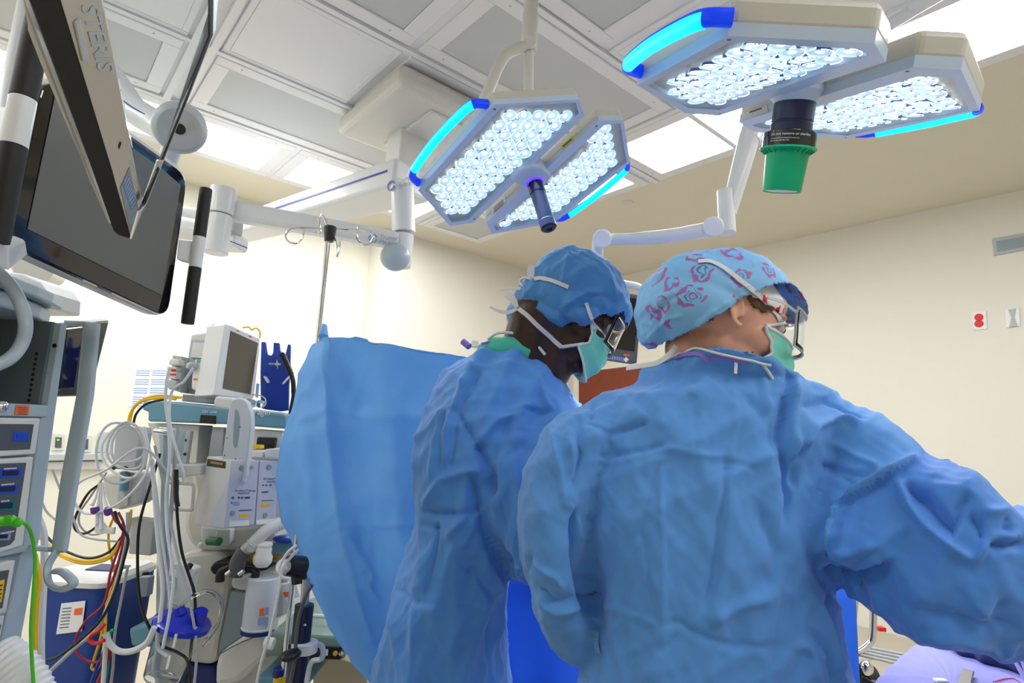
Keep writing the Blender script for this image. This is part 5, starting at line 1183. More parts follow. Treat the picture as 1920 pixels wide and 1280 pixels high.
class Head:
    def __init__(s, org, fwd, side, sc_=1.0, ku=1.0):
        s.ku = ku
        s.o = np.asarray(org, float); s.f = nrm(fwd); s.s = nrm(np.asarray(side)-s.f*(np.asarray(side)@s.f)); s.u = np.cross(s.s, s.f); s.k = sc_
        if s.u[2] < 0: s.u = -s.u
    def p(s, f, u, w=0): return s.o+s.k*(s.f*f+s.u*u*s.ku+s.s*w)
    def loc(s, V): d = (np.asarray(V)-s.o)/s.k; return d@s.f, d@s.u/s.ku, d@s.s
    def ell(s, mb, c, r, seg=28, rings=18): return mb.ell(s.p(*c), r[0]*s.k, r[1]*s.k*s.ku, r[2]*s.k, (s.f, s.u, s.s), seg, rings)
def head_shapes(h, mb, cr=((-.018, .040, 0), (.096, .088, .076))):
    h.ell(mb, *cr); h.ell(mb, (.035, .005, 0), (.062, .078, .060)); h.ell(mb, (.040, -.055, 0), (.050, .048, .052))
    h.ell(mb, (.078, -.093, 0), (.022, .020, .024)); h.ell(mb, (.055, -.02, .038), (.036, .032, .026)); h.ell(mb, (.055, -.02, -.038), (.036, .032, .026))
    h.ell(mb, (.078, .052, 0), (.022, .028, .045))
    mb.tube([h.p(.094, .015), h.p(.108, -.012), h.p(.118, -.030)], [.008*h.k, .010*h.k, .012*h.k], 12)
    for w in (-.012, .012): h.ell(mb, (.106, -.033, w), (.010, .008, .008), 12, 8)
    for w in (-.030, .030): h.ell(mb, (.084, .030, w), (.010, .007, .020), 14, 10)
    h.ell(mb, (.099, -.060, 0), (.010, .010, .022), 14, 10)
def ears(h, mb):
    for w in (-1, 1):
        pts = [h.p(-.006+.011*math.cos(a)-.007*math.sin(a), .000+.025*math.sin(a), w*(.0745+.006*math.sin(a*.5))) for a in np.linspace(-.3, 2*math.pi*.86, 16)]
        mb.tube(pts, [.0036*h.k]*16, 10)
        h.ell(mb, (-.006, .002, w*.072), (.009, .019, .005), 14, 10); h.ell(mb, (.001, -.023, w*.0735), (.006, .008, .004), 14, 10)
def limb(mb, pts, rs, seg=18):
    mb.tube(pts, rs, seg)
    for p, r in zip(pts, rs): mb.ell(p, r, r, r, seg=seg, rings=10)
def hand(mb, wrist, d, pn, side, curl=.5, k=1.0):
    # palm then five unequal bent fingers; d: direction, pn: palm normal, side: thumb side
    d, pn = nrm(d), nrm(pn); s_ = nrm(np.cross(pn, d))*side; pc = wrist+d*.05*k
    mb.ell(pc, .047*k, .040*k, .014*k, (d, s_, pn), 18, 10)
    for i, (o, L) in enumerate(((.030, .070), (.010, .080), (-.011, .074), (-.031, .056))):
        b = wrist+d*.082*k+s_*o*k; a = curl; p = [b-d*.02*k, b]; q = d
        for j, l in enumerate((.45, .32, .23)):
            q = nrm(q*math.cos(a)+pn*math.sin(a)); p.append(p[-1]+q*L*l*k)
        mb.tube(p, [.0085*k, .0085*k, .0082*k, .0078*k, .0065*k], 10); mb.ell(p[-1], .0065*k, .0065*k, .0065*k, seg=10, rings=6)
    b = wrist+d*.025*k+s_*.028*k; q = nrm(d*.7+s_*.6+pn*.4); p1 = b+q*.038*k; q2 = nrm(d*.9+pn*.4); p2 = p1+q2*.03*k
    mb.tube([b, p1, p2], [.013*k, .010*k, .0075*k], 10); mb.ell(p2, .0075*k, .0075*k, .0075*k, seg=10, rings=6)
def ring_px(l, r, d, t, p=0):   # silhouette ring between two picture points, centre depth d, half thickness t
    a, b = P(*l, d), P(*r, d); return ((a+b)/2, (b-a)/2, YY*t)
# ================================================================ drape hung on the drip pole
def drape():
    rows = [(630, 594, 612, 700, .0), (640, 588, 618, 905, .0), (700, 562, 620, 905, .0), (770, 543, 622, 905, 0), (850, 520, 624, 905, 0), (905, 510, 626, 905, 0), (980, 525, 632, 905, 0), (1060, 560, 640, 905, 0), (1130, 592, 655, 905, 0), (1220, 640, 690, 905, 0), (1290, 695, 720, 905, 0), (1420, 740, 770, 920, 0)]
    ys = np.linspace(630, 1420, 130); ns = 110; R_ = np.array(rows, float)
    xl = np.interp(ys, R_[:, 0], R_[:, 1]); xm = np.interp(ys, R_[:, 0], R_[:, 2]); V = []; rid = []
    for j, y in enumerate(ys):
        for i in range(ns):
            s_ = i/(ns-1)
            if s_ < .28: q = s_/.28; x = xl[j]+(xm[j]-xl[j])*q; d = 1.90-.10*math.sin(q*math.pi/2)+.0
            else:
                q = (s_-.28)/.72; x = xm[j]+(920-xm[j])*q; d = 1.80-.0*q
            top = 632+max(0, (x-640))*.155 if x > 612 else 632+(612-x)*.5
            yy = max(y, top) if True else y
            w_ = min(1, (y-625)/200)
            f_ = .030*math.exp(-((x-650-(y-640)*.14)/34)**2)*w_ - .022*math.exp(-((x-715-(y-640)*.10)/30)**2)*w_ - .014*math.exp(-((x-560-(y-640)*.06)/16)**2)*w_
            f_ += .012*math.sin(x*.018+y*.004)*w_
            V.append(P(x, yy, d+f_))
    V = np.array(V); F = [(j*ns+i, j*ns+i+1, (j+1)*ns+i+1, (j+1)*ns+i) for j in range(len(ys)-1) for i in range(ns-1)]
    N = vnormals(V, F); fc = face_cam(V, N)
    if fc.mean() < 0: N = -N
    H = creases(V, N, [([(606, 640), (612, 760), (622, 880), (640, 1000), (680, 1150), (700, 1210)], .016, 9), ([(545, 795), (612, 768), (700, 782), (900, 790)], .007, 4), ([(560, 1020), (640, 985), (800, 985)], .007, 4),
        ([(640, 985), (700, 1080), (690, 1100), (720, 1135)], .009, 8), ([(620, 650), (660, 700), (690, 780)], -.008, 16, 'g'), ([(648, 1235), (690, 1260), (720, 1210)], .008, 7), ([(690, 790), (692, 900), (694, 980), (692, 1090)], .0025, 3),
        ([(600, 700), (640, 800), (660, 950), (690, 1060)], -.010, 18, 'g'), ([(700, 640), (830, 690)], .006, 12, 'g')])
    H += crumple(V, 5, 9, .010, (1, 1, .4), 6)+crumple(V, 9, 28, .0045, (1, 1, .6), 8)
    V = V+N*H[:, None]
    o = emit_mesh('hanging_drape', V, F, 'drape_blue', None, solid=.0012)
    return tag(o, 'large light blue sheet clipped to the drip pole and falling beside the standing man', 'drape')
drape()
MB().tube([P(607, 612, 1.95), P(606, 634, 1.90)], [.012, .018], 16).build('drape_tie', MT['drape_blue'], iv)
# ================================================================ the woman (nearer person)
WD = 1.0
wm = thing('person', P(1330, 1300, 1.05)*[1, 1, 0], 'nearer person in blue gown, seen from behind, with patterned bouffant cap and clear goggles', 'person')
hw = Head(P(1379, 583, .93)+YY*.084, XX*.93+YY*.10-ZZ*.25, -YY+ZZ*.02, 1.10, .88)
b = MB(); head_shapes(hw, b, ((-.004, .036, 0), (.084, .082, .074))); ears(hw, b)
nb = P(1356, 730, 1.06); limb(b, [hw.p(-.018, -.01)+YY*.01, hw.p(-.020, -.06)+YY*.02, nb+YY*.02], [.050, .052, .058])
limb(b, [hw.p(.0, -.045), P(1390, 700, 1.03)], [.050, .058])
ch = P(1340, 880, 1.07); pv = np.array([ch[0], 1.06, .92])
shL, shR = P(1155, 830, 1.05), P(1520, 830, 1.04)
b.loft([(nb+ZZ*.0, XX*.06, YY*.055), (P(1335, 790, 1.05), XX*.15, YY*.075), (ch, XX*.165, YY*.095), (P(1335, 1010, 1.07), XX*.14, YY*.09), (pv+ZZ*.04, XX*.165, YY*.105), (pv-ZZ*.06, XX*.165, YY*.10)], 28)
elL, wrL = P(1052, 1105, 1.085), P(1150, 1130, 1.24); elR, wrR = P(1668, 1005, .92), P(1985, 1075, .93)
limb(b, [nb-ZZ*.06, shL, elL, wrL], [.05, .045, .033, .026]); limb(b, [nb-ZZ*.06, shR, elR, wrR], [.05, .045, .040, .027])
for s_ in (-1, 1):
    hp_ = pv+XX*.085*s_-ZZ*.03; kn = hp_-ZZ*.40+YY*.01; an_ = kn-ZZ*.40; an_[2] = .07
    limb(b, [hp_, kn, an_], [.082, .052, .036]); b.loft([(an_-ZZ*.045+YY*.06, XX*.032, YY*.10), (an_-ZZ*.01+YY*.05, XX*.030, YY*.085), (an_+ZZ*.03, XX*.03, YY*.035)], 18)
hand(b, wrL, nrm(XX*.9+YY*.15-ZZ*.3), -ZZ, 1); hand(b, wrR, nrm(XX*.8+YY*.3-ZZ*.35), nrm(-ZZ*.8+YY*.3), 1, .7)
bV, bF = raw_remesh(b, .0042, 3)
emit_mesh('body', bV, bF, 'skin_light', wm)
# eyes
for w in (.030, -.030):
    e_ = MB(); hw.ell(e_, (.086, .013, w), (.0115, .0115, .0115), 20, 14); eo = e_.build('eye', MT['eye_white'], wm)
    MB().ell(hw.p(.0950, .011, w*1.08), .0055, .0055, .003, (hw.s, hw.u, hw.f), 14, 8).build('iris', MT['iris'], eo)
    li = MB(); li.tube([hw.p(.092+.004*math.sin(a), .018+.004*math.sin(a), w+.014*math.cos(a)*.9) for a in np.linspace(0, math.pi, 9)], .0028, 8); li.build('eyelid', MT['skin_light'], wm)
    br = MB(); br.tube([hw.p(.098-.008*abs(k)/4, .036+.003*(4-abs(k))/4, w+k*.0045) for k in range(-4, 5)], .0026, 8); br.build('eyebrow', MT['hair_brown'], wm)
def shell(h, mb, cut, voxel, cr, m, name, par, noise_amp=.003, fr=60, seed=3, solid=.0008, extra=None, sm=3):
    V, F = raw_remesh(mb, voxel, sm); f_, u_, w_ = h.loc(V)
    ok = cut(f_, u_, w_); V, F = keep(V, F, ok); N = vnormals(V, F)
    H = creases(V, N, cr)+crumple(V, seed, fr, noise_amp, (1, 1, 1), 7)+crumple(V, seed+20, fr*.4, noise_amp*1.2, (1, 1, 1), 4)
    V = V+N*H[:, None]
    return emit_mesh(name, V, F, m, par, solid=solid), (V, F)
# hair
hm = MB(); hw.ell(hm, (-.004, .036, 0), (.087, .084, .077)); hw.ell(hm, (-.040, -.012, 0), (.062, .06, .066)); hw.ell(hm, (.035, .02, 0), (.066, .068, .0655))
_, hairS = shell(hw, hm, lambda f, u, w: (u > np.interp(f, [-.12, -.075, -.03, -.012, .0, .018, .04, .055, .075, .1], [-.06, -.055, -.028, .02, .026, .016, .016, .024, .056, .06])) & ~((np.abs(w) > .062) & (f > -.03) & (f < .006) & (u < .045)), .004, [], 'hair_brown', 'hair', wm, .0012, 140, 3, .0015)
# printed under cap with white band
um = MB(); hw.ell(um, (-.002, .038, 0), (.090, .086, .079)); hw.ell(um, (.030, .045, 0), (.072, .054, .066))
_, bandS = shell(hw, um, lambda f, u, w: u > np.interp(f, [-.12, -.04, .0, .04, .09, .12], [-.02, .01, .030, .032, .030, .026]), .004, [], 'band_print', 'under_cap', wm, .0010, 80, 5, .001)
# blue bouffant
cm_ = MB(); hw.ell(cm_, (.012, .044, 0), (.100, .094, .090)); hw.ell(cm_, (-.03, .035, 0), (.088, .080, .086)); hw.ell(cm_, (.048, .056, 0), (.088, .056, .080)); hw.ell(cm_, (-.036, .004, 0), (.088, .078, .088))
c1 = P(1262, 582, 1.04); cm_.ell(c1, .066, .078, .078); cm_.ell(P(1295, 552, 1.03), .066, .078, .050); cm_.ell(P(1240, 610, 1.05), .044, .06, .05)
capV, capF = raw_remesh(cm_, .0036, 4); px_, py_ = proj(capV)
f_, u_, w_ = hw.loc(capV)
line = np.interp(px_, [1180, 1215, 1260, 1285, 1320, 1350, 1380, 1430, 1480, 1510, 1530, 1540], [660, 650, 668, 645, 600, 575, 556, 543, 538, 548, 590, 592])
cutu = np.interp(f_, [-.20, -.14, -.10, -.06, -.02, .0, .04, .07, .10, .115, .14], [-.2, -.16, -.102, -.058, -.004, .026, .064, .082, .092, .080, .03])
ok = (u_ > cutu)
capV, capF = keep(capV, capF, ok); N = vnormals(capV, capF)
H = creases(capV, N, [([(1322, 470), (1318, 500), (1322, 540), (1345, 580)], -.012, 12, 'g'), ([(1345, 520), (1400, 525), (1440, 540)], -.006, 7), ([(1230, 560), (1290, 545), (1340, 530)], .005, 6), ([(1220, 600), (1260, 560), (1330, 520)], -.005, 5), ([(1300, 620), (1340, 580), (1400, 550)], .006, 6),
    ([(1210, 640), (1250, 600), (1280, 590)], .005, 5), ([(1330, 498), (1290, 505), (1250, 500)], -.003, 5), ([(1380, 545), (1420, 528), (1450, 540)], .005, 5), ([(1500, 500), (1522, 525), (1528, 560)], .006, 6), ([(1260, 655), (1240, 620), (1236, 580)], -.005, 5)])
fr_ = smooth01(1-(u_[ok[:len(u_)]][:0].sum() if 0 else 0))
H = np.maximum(H+crumple(capV, 4, 42, .0055, (1, 1, 1), 8)+crumple(capV, 8, 110, .0020, (1, 1, 1), 8), -.0035)+.003
capV = capV+N*H[:, None]
emit_mesh('bouffant_cap', capV, capF, 'cap_print', wm, solid=.0007)
tree_w = bvh((bV, bF), (capV, capF), bandS)
# gown
g = MB()
R_ = [((652, 672), 1288, 1385, 1.04, .094), ((660, 684), 1262, 1430, 1.045, .110), ((678, 704), 1228, 1480, 1.055, .108), ((692, 716), 1205, 1505, 1.06, .102), (712, 1190, 1505, 1.06, .092), (740, 1125, 1555, 1.055, .11), (790, 1098, 1590, 1.05, .122), (850, 1092, 1560, 1.05, .132), (920, 1090, 1530, 1.05, .14), (1000, 1092, 1530, 1.05, .142), (1080, 1100, 1545, 1.055, .142), (1160, 1108, 1560, 1.06, .145), (1230, 1100, 1572, 1.065, .155), (1300, 1078, 1588, 1.07, .165), (1450, 1060, 1600, 1.08, .175), (1700, 1040, 1620, 1.08, .18), (1800, 1035, 1625, 1.08, .18)]
g.loft([ring_px((a, y[0] if type(y) is tuple else y), (c, y[1] if type(y) is tuple else y), d, t) for y, a, c, d, t in R_], 60, 2.5)
# left sleeve of the picture
def sleeve(g, L, seg=40, p=2.3): g.loft([(((P(*a, d)+P(*c, d))/2), (P(*a, d)-P(*c, d))/2, nrm(np.cross(P(*a, d)-P(*c, d), dr))*t) for a, c, d, t, dr in L], seg, p)
dn = -ZZ
sleeve(g, [((1145, 735), (1190, 800), 1.05, .06, dn), ((1075, 762), (1150, 840), 1.045, .08, dn), ((1018, 795), (1125, 880), 1.04, .09, dn), ((990, 865), (1112, 920), 1.04, .09, dn), ((975, 930), (1105, 965), 1.04, .088, dn), ((967, 1000), (1100, 1020), 1.04, .085, dn), ((978, 1080), (1102, 1080), 1.05, .085, dn), ((998, 1150), (1108, 1120), 1.07, .08, dn), ((1025, 1205), (1112, 1150), 1.10, .075, nrm(dn+YY)), ((1060, 1236), (1120, 1160), 1.13, .05, nrm(dn*.5+YY)), ((1110, 1230), (1130, 1150), 1.20, .045, YY), ((1150, 1180), (1150, 1110), 1.25, .04, nrm(XX+YY))])
# right sleeve
rx = XX
sleeve(g, [((1480, 720), (1500, 860), 1.04, .07, rx), ((1560, 742), (1500, 900), 1.03, .10, rx), ((1625, 775), (1490, 960), 1.0, .12, rx), ((1672, 810), (1490, 1010), .975, .125, rx), ((1715, 845), (1520, 1045), .95, .125, rx), ((1725, 870), (1560, 1070), .93, .11, rx)])
sleeve(g, [((1590, 915), (1562, 1040), .95, .07, rx), ((1640, 890), (1592, 1090), .93, .105, rx), ((1700, 858), (1625, 1150), .905, .12, rx), ((1755, 844), (1672, 1192), .89, .125, rx), ((1800, 872), (1735, 1205), .88, .12, rx), ((1826, 910), (1800, 1216), .875, .11, rx), ((1850, 952), (1858, 1230), .88, .10, rx), ((1890, 946), (1915, 1225), .89, .095, rx), ((1935, 952), (1960, 1190), .90, .08, rx), ((1990, 1010), (2010, 1150), .92, .05, rx)])
gV, gF = raw_remesh(g, .0040, 6)
N = vnormals(gV, gF)
# soft undulations first, then sharp folds drawn from the photograph
CR = [([(1480, 700), (1478, 760), (1470, 820), (1482, 880), (1490, 930), (1480, 990)], -.020, 9), ([(1495, 700), (1490, 800), (1496, 870)], .010, 10, 'g'),
 ([(1500, 760), (1560, 745), (1620, 782)], -.008, 5), ([(1508, 850), (1530, 800), (1580, 780), (1612, 786)], .012, 6), ([(1512, 835), (1500, 870), (1505, 920)], -.010, 6),
 ([(1540, 870), (1590, 885), (1640, 882)], -.006, 4), ([(1550, 880), (1590, 900)], -.006, 4), ([(1560, 830), (1600, 850), (1650, 870)], .005, 6),
 ([(1568, 935), (1640, 895), (1700, 862), (1722, 852)], .013, 9, 'g'), ([(1560, 950), (1640, 911), (1705, 880)], -.006, 7, 'g'), ([(1568, 935), (1552, 985), (1548, 1042)], .013, 6), ([(1535, 985), (1560, 960)], -.008, 5),
 ([(1548, 1042), (1600, 1040), (1640, 1020)], .008, 9, 'g'), ([(1540, 1045), (1590, 1080), (1600, 1110)], -.008, 6),
 ([(1682, 898), (1700, 945), (1740, 990), (1790, 1030), (1832, 1055)], .015, 7), ([(1700, 900), (1740, 940), (1785, 1000)], -.014, 12, 'g'), ([(1832, 1055), (1850, 1025), (1870, 1010), (1920, 1010)], .013, 7), ([(1785, 1000), (1800, 950), (1818, 925)], -.012, 8),
 ([(1820, 960), (1845, 990), (1850, 1010)], -.012, 8), ([(1800, 985), (1790, 1010)], .008, 5), ([(1845, 955), (1862, 958), (1900, 952)], .008, 6), ([(1895, 965), (1892, 990), (1910, 990)], -.010, 5), ([(1860, 1018), (1900, 1018), (1930, 1020)], -.012, 12, 'g'),
 ([(1720, 1195), (1790, 1195), (1850, 1215), (1880, 1232), (1915, 1215)], .010, 8), ([(1700, 1140), (1800, 1170), (1880, 1190)], -.008, 16, 'g'), ([(1900, 1130), (1870, 1170), (1900, 1180)], -.006, 8),
 ([(1110, 745), (1105, 790), (1145, 812)], -.008, 4), ([(1145, 812), (1180, 802), (1212, 788)], -.010, 4), ([(1145, 812), (1140, 840)], -.005, 3), ([(1100, 868), (1180, 860), (1250, 838), (1300, 850), (1400, 862)], .0045, 4), ([(1135, 855), (1200, 845), (1250, 832)], -.008, 5),
 ([(1240, 855), (1240, 960), (1245, 1080), (1240, 1170)], .0045, 5), ([(1235, 855), (1200, 1000), (1230, 1170)], -.003, 5), ([(1365, 865), (1355, 960), (1340, 1080), (1325, 1140)], -.008, 10, 'g'), ([(1375, 700), (1380, 800), (1370, 860)], .004, 4), ([(1305, 740), (1305, 800), (1302, 850)], -.0035, 3), ([(1280, 690), (1300, 740), (1330, 700)], .0035, 4),
 ([(1230, 855), (1260, 848), (1240, 870), (1262, 862)], -.005, 3), ([(1345, 865), (1375, 868), (1360, 880), (1385, 878)], -.006, 3), ([(1355, 858), (1420, 880)], -.005, 4),
 ([(1240, 1175), (1275, 1168), (1300, 1190), (1380, 1215), (1450, 1212), (1480, 1215)], -.006, 4), ([(1120, 1135), (1180, 1155), (1240, 1175)], .004, 4), ([(1270, 1195), (1230, 1225)], -.006, 3), ([(1450, 1120), (1400, 1130), (1330, 1170)], .007, 14, 'g'), ([(1430, 950), (1460, 1040), (1440, 1110)], -.007, 16, 'g'),
 ([(1060, 790), (1075, 860), (1085, 940), (1100, 1040)], .008, 4), ([(1080, 780), (1092, 850), (1078, 900), (1088, 950)], -.010, 5), ([(1088, 950), (1082, 1010), (1100, 1090), (1112, 1170)], -.022, 9), ([(1025, 800), (1050, 880), (1058, 940)], .009, 4), ([(1000, 860), (1050, 905)], -.004, 3),
 ([(1055, 945), (1075, 952), (1080, 960), (1060, 985)], .006, 3), ([(990, 1055), (1040, 1085), (1060, 1110)], .008, 7, 'g'), ([(1000, 1110), (1040, 1138), (1090, 1125)], -.013, 6), ([(1000, 1125), (1040, 1150), (1095, 1138)], .009, 7), ([(990, 1040), (980, 1080), (1000, 1120)], -.006, 6),
 ([(1540, 1130), (1560, 1180), (1580, 1270)], .010, 6), ([(1570, 1090), (1555, 1140), (1580, 1200), (1600, 1280)], -.010, 7), ([(1500, 1200), (1530, 1230), (1545, 1290)], .008, 5), ([(1520, 1180), (1555, 1225), (1570, 1290)], -.008, 5), ([(1490, 1215), (1530, 1210), (1560, 1240)], .007, 4), ([(1545, 1000), (1540, 1060), (1555, 1110)], -.010, 8),
 ([(1170, 730), (1200, 760), (1230, 790)], -.003, 8), ([(1400, 740), (1440, 780), (1460, 850)], -.006, 12, 'g'), ([(1430, 700), (1445, 760), (1440, 820)], .006, 9, 'g')]
def keepsharp(l): return [(c[0], c[1]*1.5, c[2]*.85, *c[3:]) for c in l]
H = creases(gV, N, keepsharp(CR))
px_, py_ = proj(gV)
slv = ((px_ > 1480) & (px_ > 1560-(py_-930)*.3*0)).astype(float)
H += crumple(gV, 11, 18, .010, (1, 1, .4), 8)*np.where(px_ > 1560, 1.0, .8)
H += crumple(gV, 13, 42, .0052, (1, 1, .6), 10)
H += crumple(gV, 17, 110, .0014, (1, 1, .8), 8)
gV = gV+N*smoothH(H, gF, 1)[:, None]
# split off the smooth fabric of the far-right sleeve (sewn seam at the elbow)
SM = np.array([(1760, 832), (1722, 852), (1640, 895), (1566, 935), (1552, 985), (1546, 1042), (1580, 1080), (1640, 1170)], float)
bd = np.full(len(gV), 1e9); qx = px_.copy(); qy = py_.copy()
for i in range(len(SM)-1):
    a, d = SM[i], SM[i+1]-SM[i]; t = np.clip(((px_-a[0])*d[0]+(py_-a[1])*d[1])/(d@d), 0, 1); ex, ey = a[0]+t*d[0], a[1]+t*d[1]
    dd = np.hypot(px_-ex, py_-ey); m = dd < bd; bd[m] = dd[m]; qx[m] = ex[m]; qy[m] = ey[m]
m = (bd < 2.9) & (face_cam(gV, N) > 0)
dep = (gV[m]-CAM)@FW
gV[m] += (RT*((qx-px_)[m]*dep/F_PX)[:, None]-UP*((qy-py_)[m]*dep/F_PX)[:, None])
px_, py_ = proj(gV)
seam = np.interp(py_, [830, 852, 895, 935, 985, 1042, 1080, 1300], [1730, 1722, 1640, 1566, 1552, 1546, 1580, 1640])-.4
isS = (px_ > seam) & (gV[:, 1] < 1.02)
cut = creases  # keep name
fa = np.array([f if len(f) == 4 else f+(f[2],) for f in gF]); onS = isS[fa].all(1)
def biggest(fa, msk, nv):
    lab = np.arange(nv); idx = np.where(msk)[0]; q = fa[idx]
    while True:
        mn = lab[q].min(1); old = lab.copy()
        for k in range(4): np.minimum.at(lab, q[:, k], mn)
        lab = lab[lab]
        if (lab == old).all(): break
    fl = lab[q[:, 0]]; ids, ct = np.unique(fl, return_counts=True); out = np.zeros(len(fa), bool); out[idx[fl == ids[ct.argmax()]]] = True
    return out
onS = biggest(fa, onS, len(gV)); onS = ~biggest(fa, ~onS, len(gV))
def sub(V, F, msk):
    F2 = [f for f, k in zip(F, msk) if k]; used = sorted({i for f in F2 for i in f}); idx = {j: i for i, j in enumerate(used)}
    return V[used], [tuple(idx[i] for i in f) for f in F2]
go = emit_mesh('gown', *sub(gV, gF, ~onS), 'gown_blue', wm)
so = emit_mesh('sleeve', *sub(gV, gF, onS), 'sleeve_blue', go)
tree_g = bvh((gV, gF)); tree_all = bvh((gV, gF), (bV, bF), (capV, capF), bandS)
stuck_ribbon('collar_trim', tree_g, [(1262, 674), (1290, 664), (1312, 664), (1326, 674), (1350, 668), (1385, 676), (1400, 680)], .0075, 'collar_violet', go, .002, dflt=1.0)
stuck_ribbon('paper_patch', tree_g, [(1118, 1180), (1119, 1202), (1124, 1226)], .019, 'drape_blue', go, .0025)
MB().tube([stick(tree_all, a[0], a[1], .003, .96)[0] for a in spline([np.array(q) for q in [(1238, 682., 0), (1265, 670, 0), (1300, 656, 0), (1345, 661, 0), (1400, 674, 0), (1445, 683, 0)]], 6)], .0022, 10).build('collar_cord', MT['ribbon_white'], go)
ribbon(MB(), pxs([(1174, 690, 1.0), (1200, 686, .99), (1232, 680, .985), (1255, 664, .98), (1268, 648, .99)], 5), [nrm(-YY+ZZ*.5)]*21, [.009]*10+[.009]*11).build('neck_tie', MT['ribbon_white'], go, recalc=True)
ribbon(MB(), pxs([(1378, 668, .955), (1380, 680, .95), (1379, 700, .945)], 5), [-YY]*11, [.005]*11).build('neck_tie', MT['ribbon_white'], go, recalc=True)
MB().tube(pxs([(1374, 666, .955), (1381, 672, .95), (1386, 665, .95), (1378, 676, .95)], 5), .0014, 6).build('cord_knot', MT['ribbon_white'], go)
# mask
def mask(h, par, top, bot, wid, bulge, pleats=3):
    nu, nv = 34, 26; V = []
    for j in range(nv):
        t = j/(nv-1); u = top[1]+(bot[1]-top[1])*t; f0 = top[0]+(bot[0]-top[0])*t+bulge*math.sin(math.pi*min(1, t*1.05))
        f0 += .003*abs(((t*pleats*2) % 2)-1)
        for i in range(nu):
            q = i/(nu-1)*2-1; w = wid*math.sin(q*1.25)/math.sin(1.25)*(1-.10*t); back = (.078-.012*t)*(1-math.cos(q*1.25))/(1-math.cos(1.25))
            V.append(h.p(f0-back+.002*math.sin(q*9+t*7), u+.012*abs(q)*(.5-t)*1.2+.048*q*q*t, w))
    V = np.array(V); F = [(j*nu+i, j*nu+i+1, (j+1)*nu+i+1, (j+1)*nu+i) for j in range(nv-1) for i in range(nu-1)]
    o = emit_mesh('face_mask', V, F, 'mask_mint', par, solid=.001)
    G = V.reshape(nv, nu, 3)
    for row, nm in ((G[0], 'top_edge'), (G[-1], 'bottom_edge'), (G[:, 0], 'side_edge'), (G[:, -1], 'side_edge')):
        MB().tube(list(row), .0028, 8).build(nm, MT['ribbon_white'], o)
    return o, G
mk, G = mask(hw, wm, (.122, -.012), (.122, -.108), .066, .016)
nearcol = 0 if face_cam(G[10, :1], -YY[None]*1)[0] > 0 and G[10, 0][1] < G[10, -1][1] else -1
def strap(pts, nm='mask_strap', w=.0085, tree=tree_all, dflt=None): return stuck_ribbon(nm, tree, pts, w, 'ribbon_white', mk, .0022, 7, dflt)
tx, ty = proj(G[0, nearcol]); bx_, by_ = proj(G[-1, nearcol])
strap([(1308, 492), (1330, 491), (1355, 502), (1390, 528), (1420, 552), (1450, 585), (1468, 608)])
MB().tube([stick(tree_all, 1465, 604, .004)[0], G[0, nearcol]], .003, 8).build('mask_strap', MT['ribbon_white'], mk)
ribbon(MB(), pxs([(1298, 478, .95), (1296, 492, .955), (1300, 498, .955)], 5), [-YY]*11, [.012]*6+[.008]*5).build('strap_tail', MT['ribbon_white'], mk, recalc=True)
# goggles
def goggles(h, par, f0=.126, mtl='goggle_frame', uu=(.045, -.022), wid=.070, temple_to=(.005, .035)):
    go_ = MB(); nu, nv = 24, 8; V = []
    for j in range(nv):
        for i in range(nu):
            q = i/(nu-1)*2-1; t = j/(nv-1); V.append(h.p(f0-.045*(abs(q)**2.6)-.004*math.cos(t*3), uu[0]+(uu[1]-uu[0])*t*(1-.25*(1-abs(q))*0), wid*q))
    V = np.array(V); F = [(j*nu+i, j*nu+i+1, (j+1)*nu+i+1, (j+1)*nu+i) for j in range(nv-1) for i in range(nu-1)]
    o = emit_mesh('goggles', V, F, 'glass_clear', par, solid=.0018); Gg = V.reshape(nv, nu, 3)
    MB().tube(list(Gg[0]), .0022, 8).build('top_frame', MT[mtl], o)
    MB().tube(list(Gg[-1]), .0018, 8).build('lower_frame', MT[mtl], o)
    for s_, c in ((-1, Gg[:, 0]), (1, Gg[:, -1])):
        MB().tube(list(c), .0022, 8).build('side_frame', MT[mtl], o)
        ribbon(MB(), spline([c[1], h.p(.06, uu[0]-.002, s_*.0725), h.p(.035, uu[0]-.004, s_*.0745)], 6), [h.s*s_]*13, .0045, .002).build('temple_arm', MT[mtl], o, recalc=True)
    return o
goggles(hw, wm, .137)
sp_ = MB().ell(stick(tree_w, 1411, 660, .0)[0], .0022, .0022, .0012).build('mole', mat('mole_red', (.35, .07, .04), .5), wm)
# ================================================================ the man
mn = thing('person', P(880, 1300, 1.42)*[1, 1, 0], 'dark-skinned person in blue gown and plain blue bouffant cap, bent over, beside the hanging drape', 'person')
hm_ = Head(P(1070, 586, 1.36), XX*.84+YY*.16-ZZ*.52, -YY+XX*.15, 1.05)
b = MB(); head_shapes(hm_, b); ears(hm_, b)
nb = P(985, 690, 1.40); limb(b, [hm_.p(-.035, -.01), hm_.p(-.06, -.055), nb], [.062, .064, .072]); limb(b, [hm_.p(.0, -.045), P(1030, 690, 1.38)], [.052, .055])
ch = P(925, 850, 1.42); pv = np.array([P(845, 1280, 1.47)[0], 1.48, .93])
b.loft([(nb, XX*.07, YY*.06), (P(955, 770, 1.42), XX*.115, YY*.11), (ch+YY*.01, XX*.11, YY*.115), (P(880, 1050, 1.45), XX*.10, YY*.11), (pv+ZZ*.04, XX*.10, YY*.13), (pv-ZZ*.07, XX*.10, YY*.13)], 28)
sh1, el1, wr1 = P(1000, 790, 1.35), P(984, 1020, 1.31), P(1130, 1130, 1.45); sh2, el2, wr2 = P(1010, 770, 1.56), P(1060, 1030, 1.66), P(1200, 1110, 1.66)
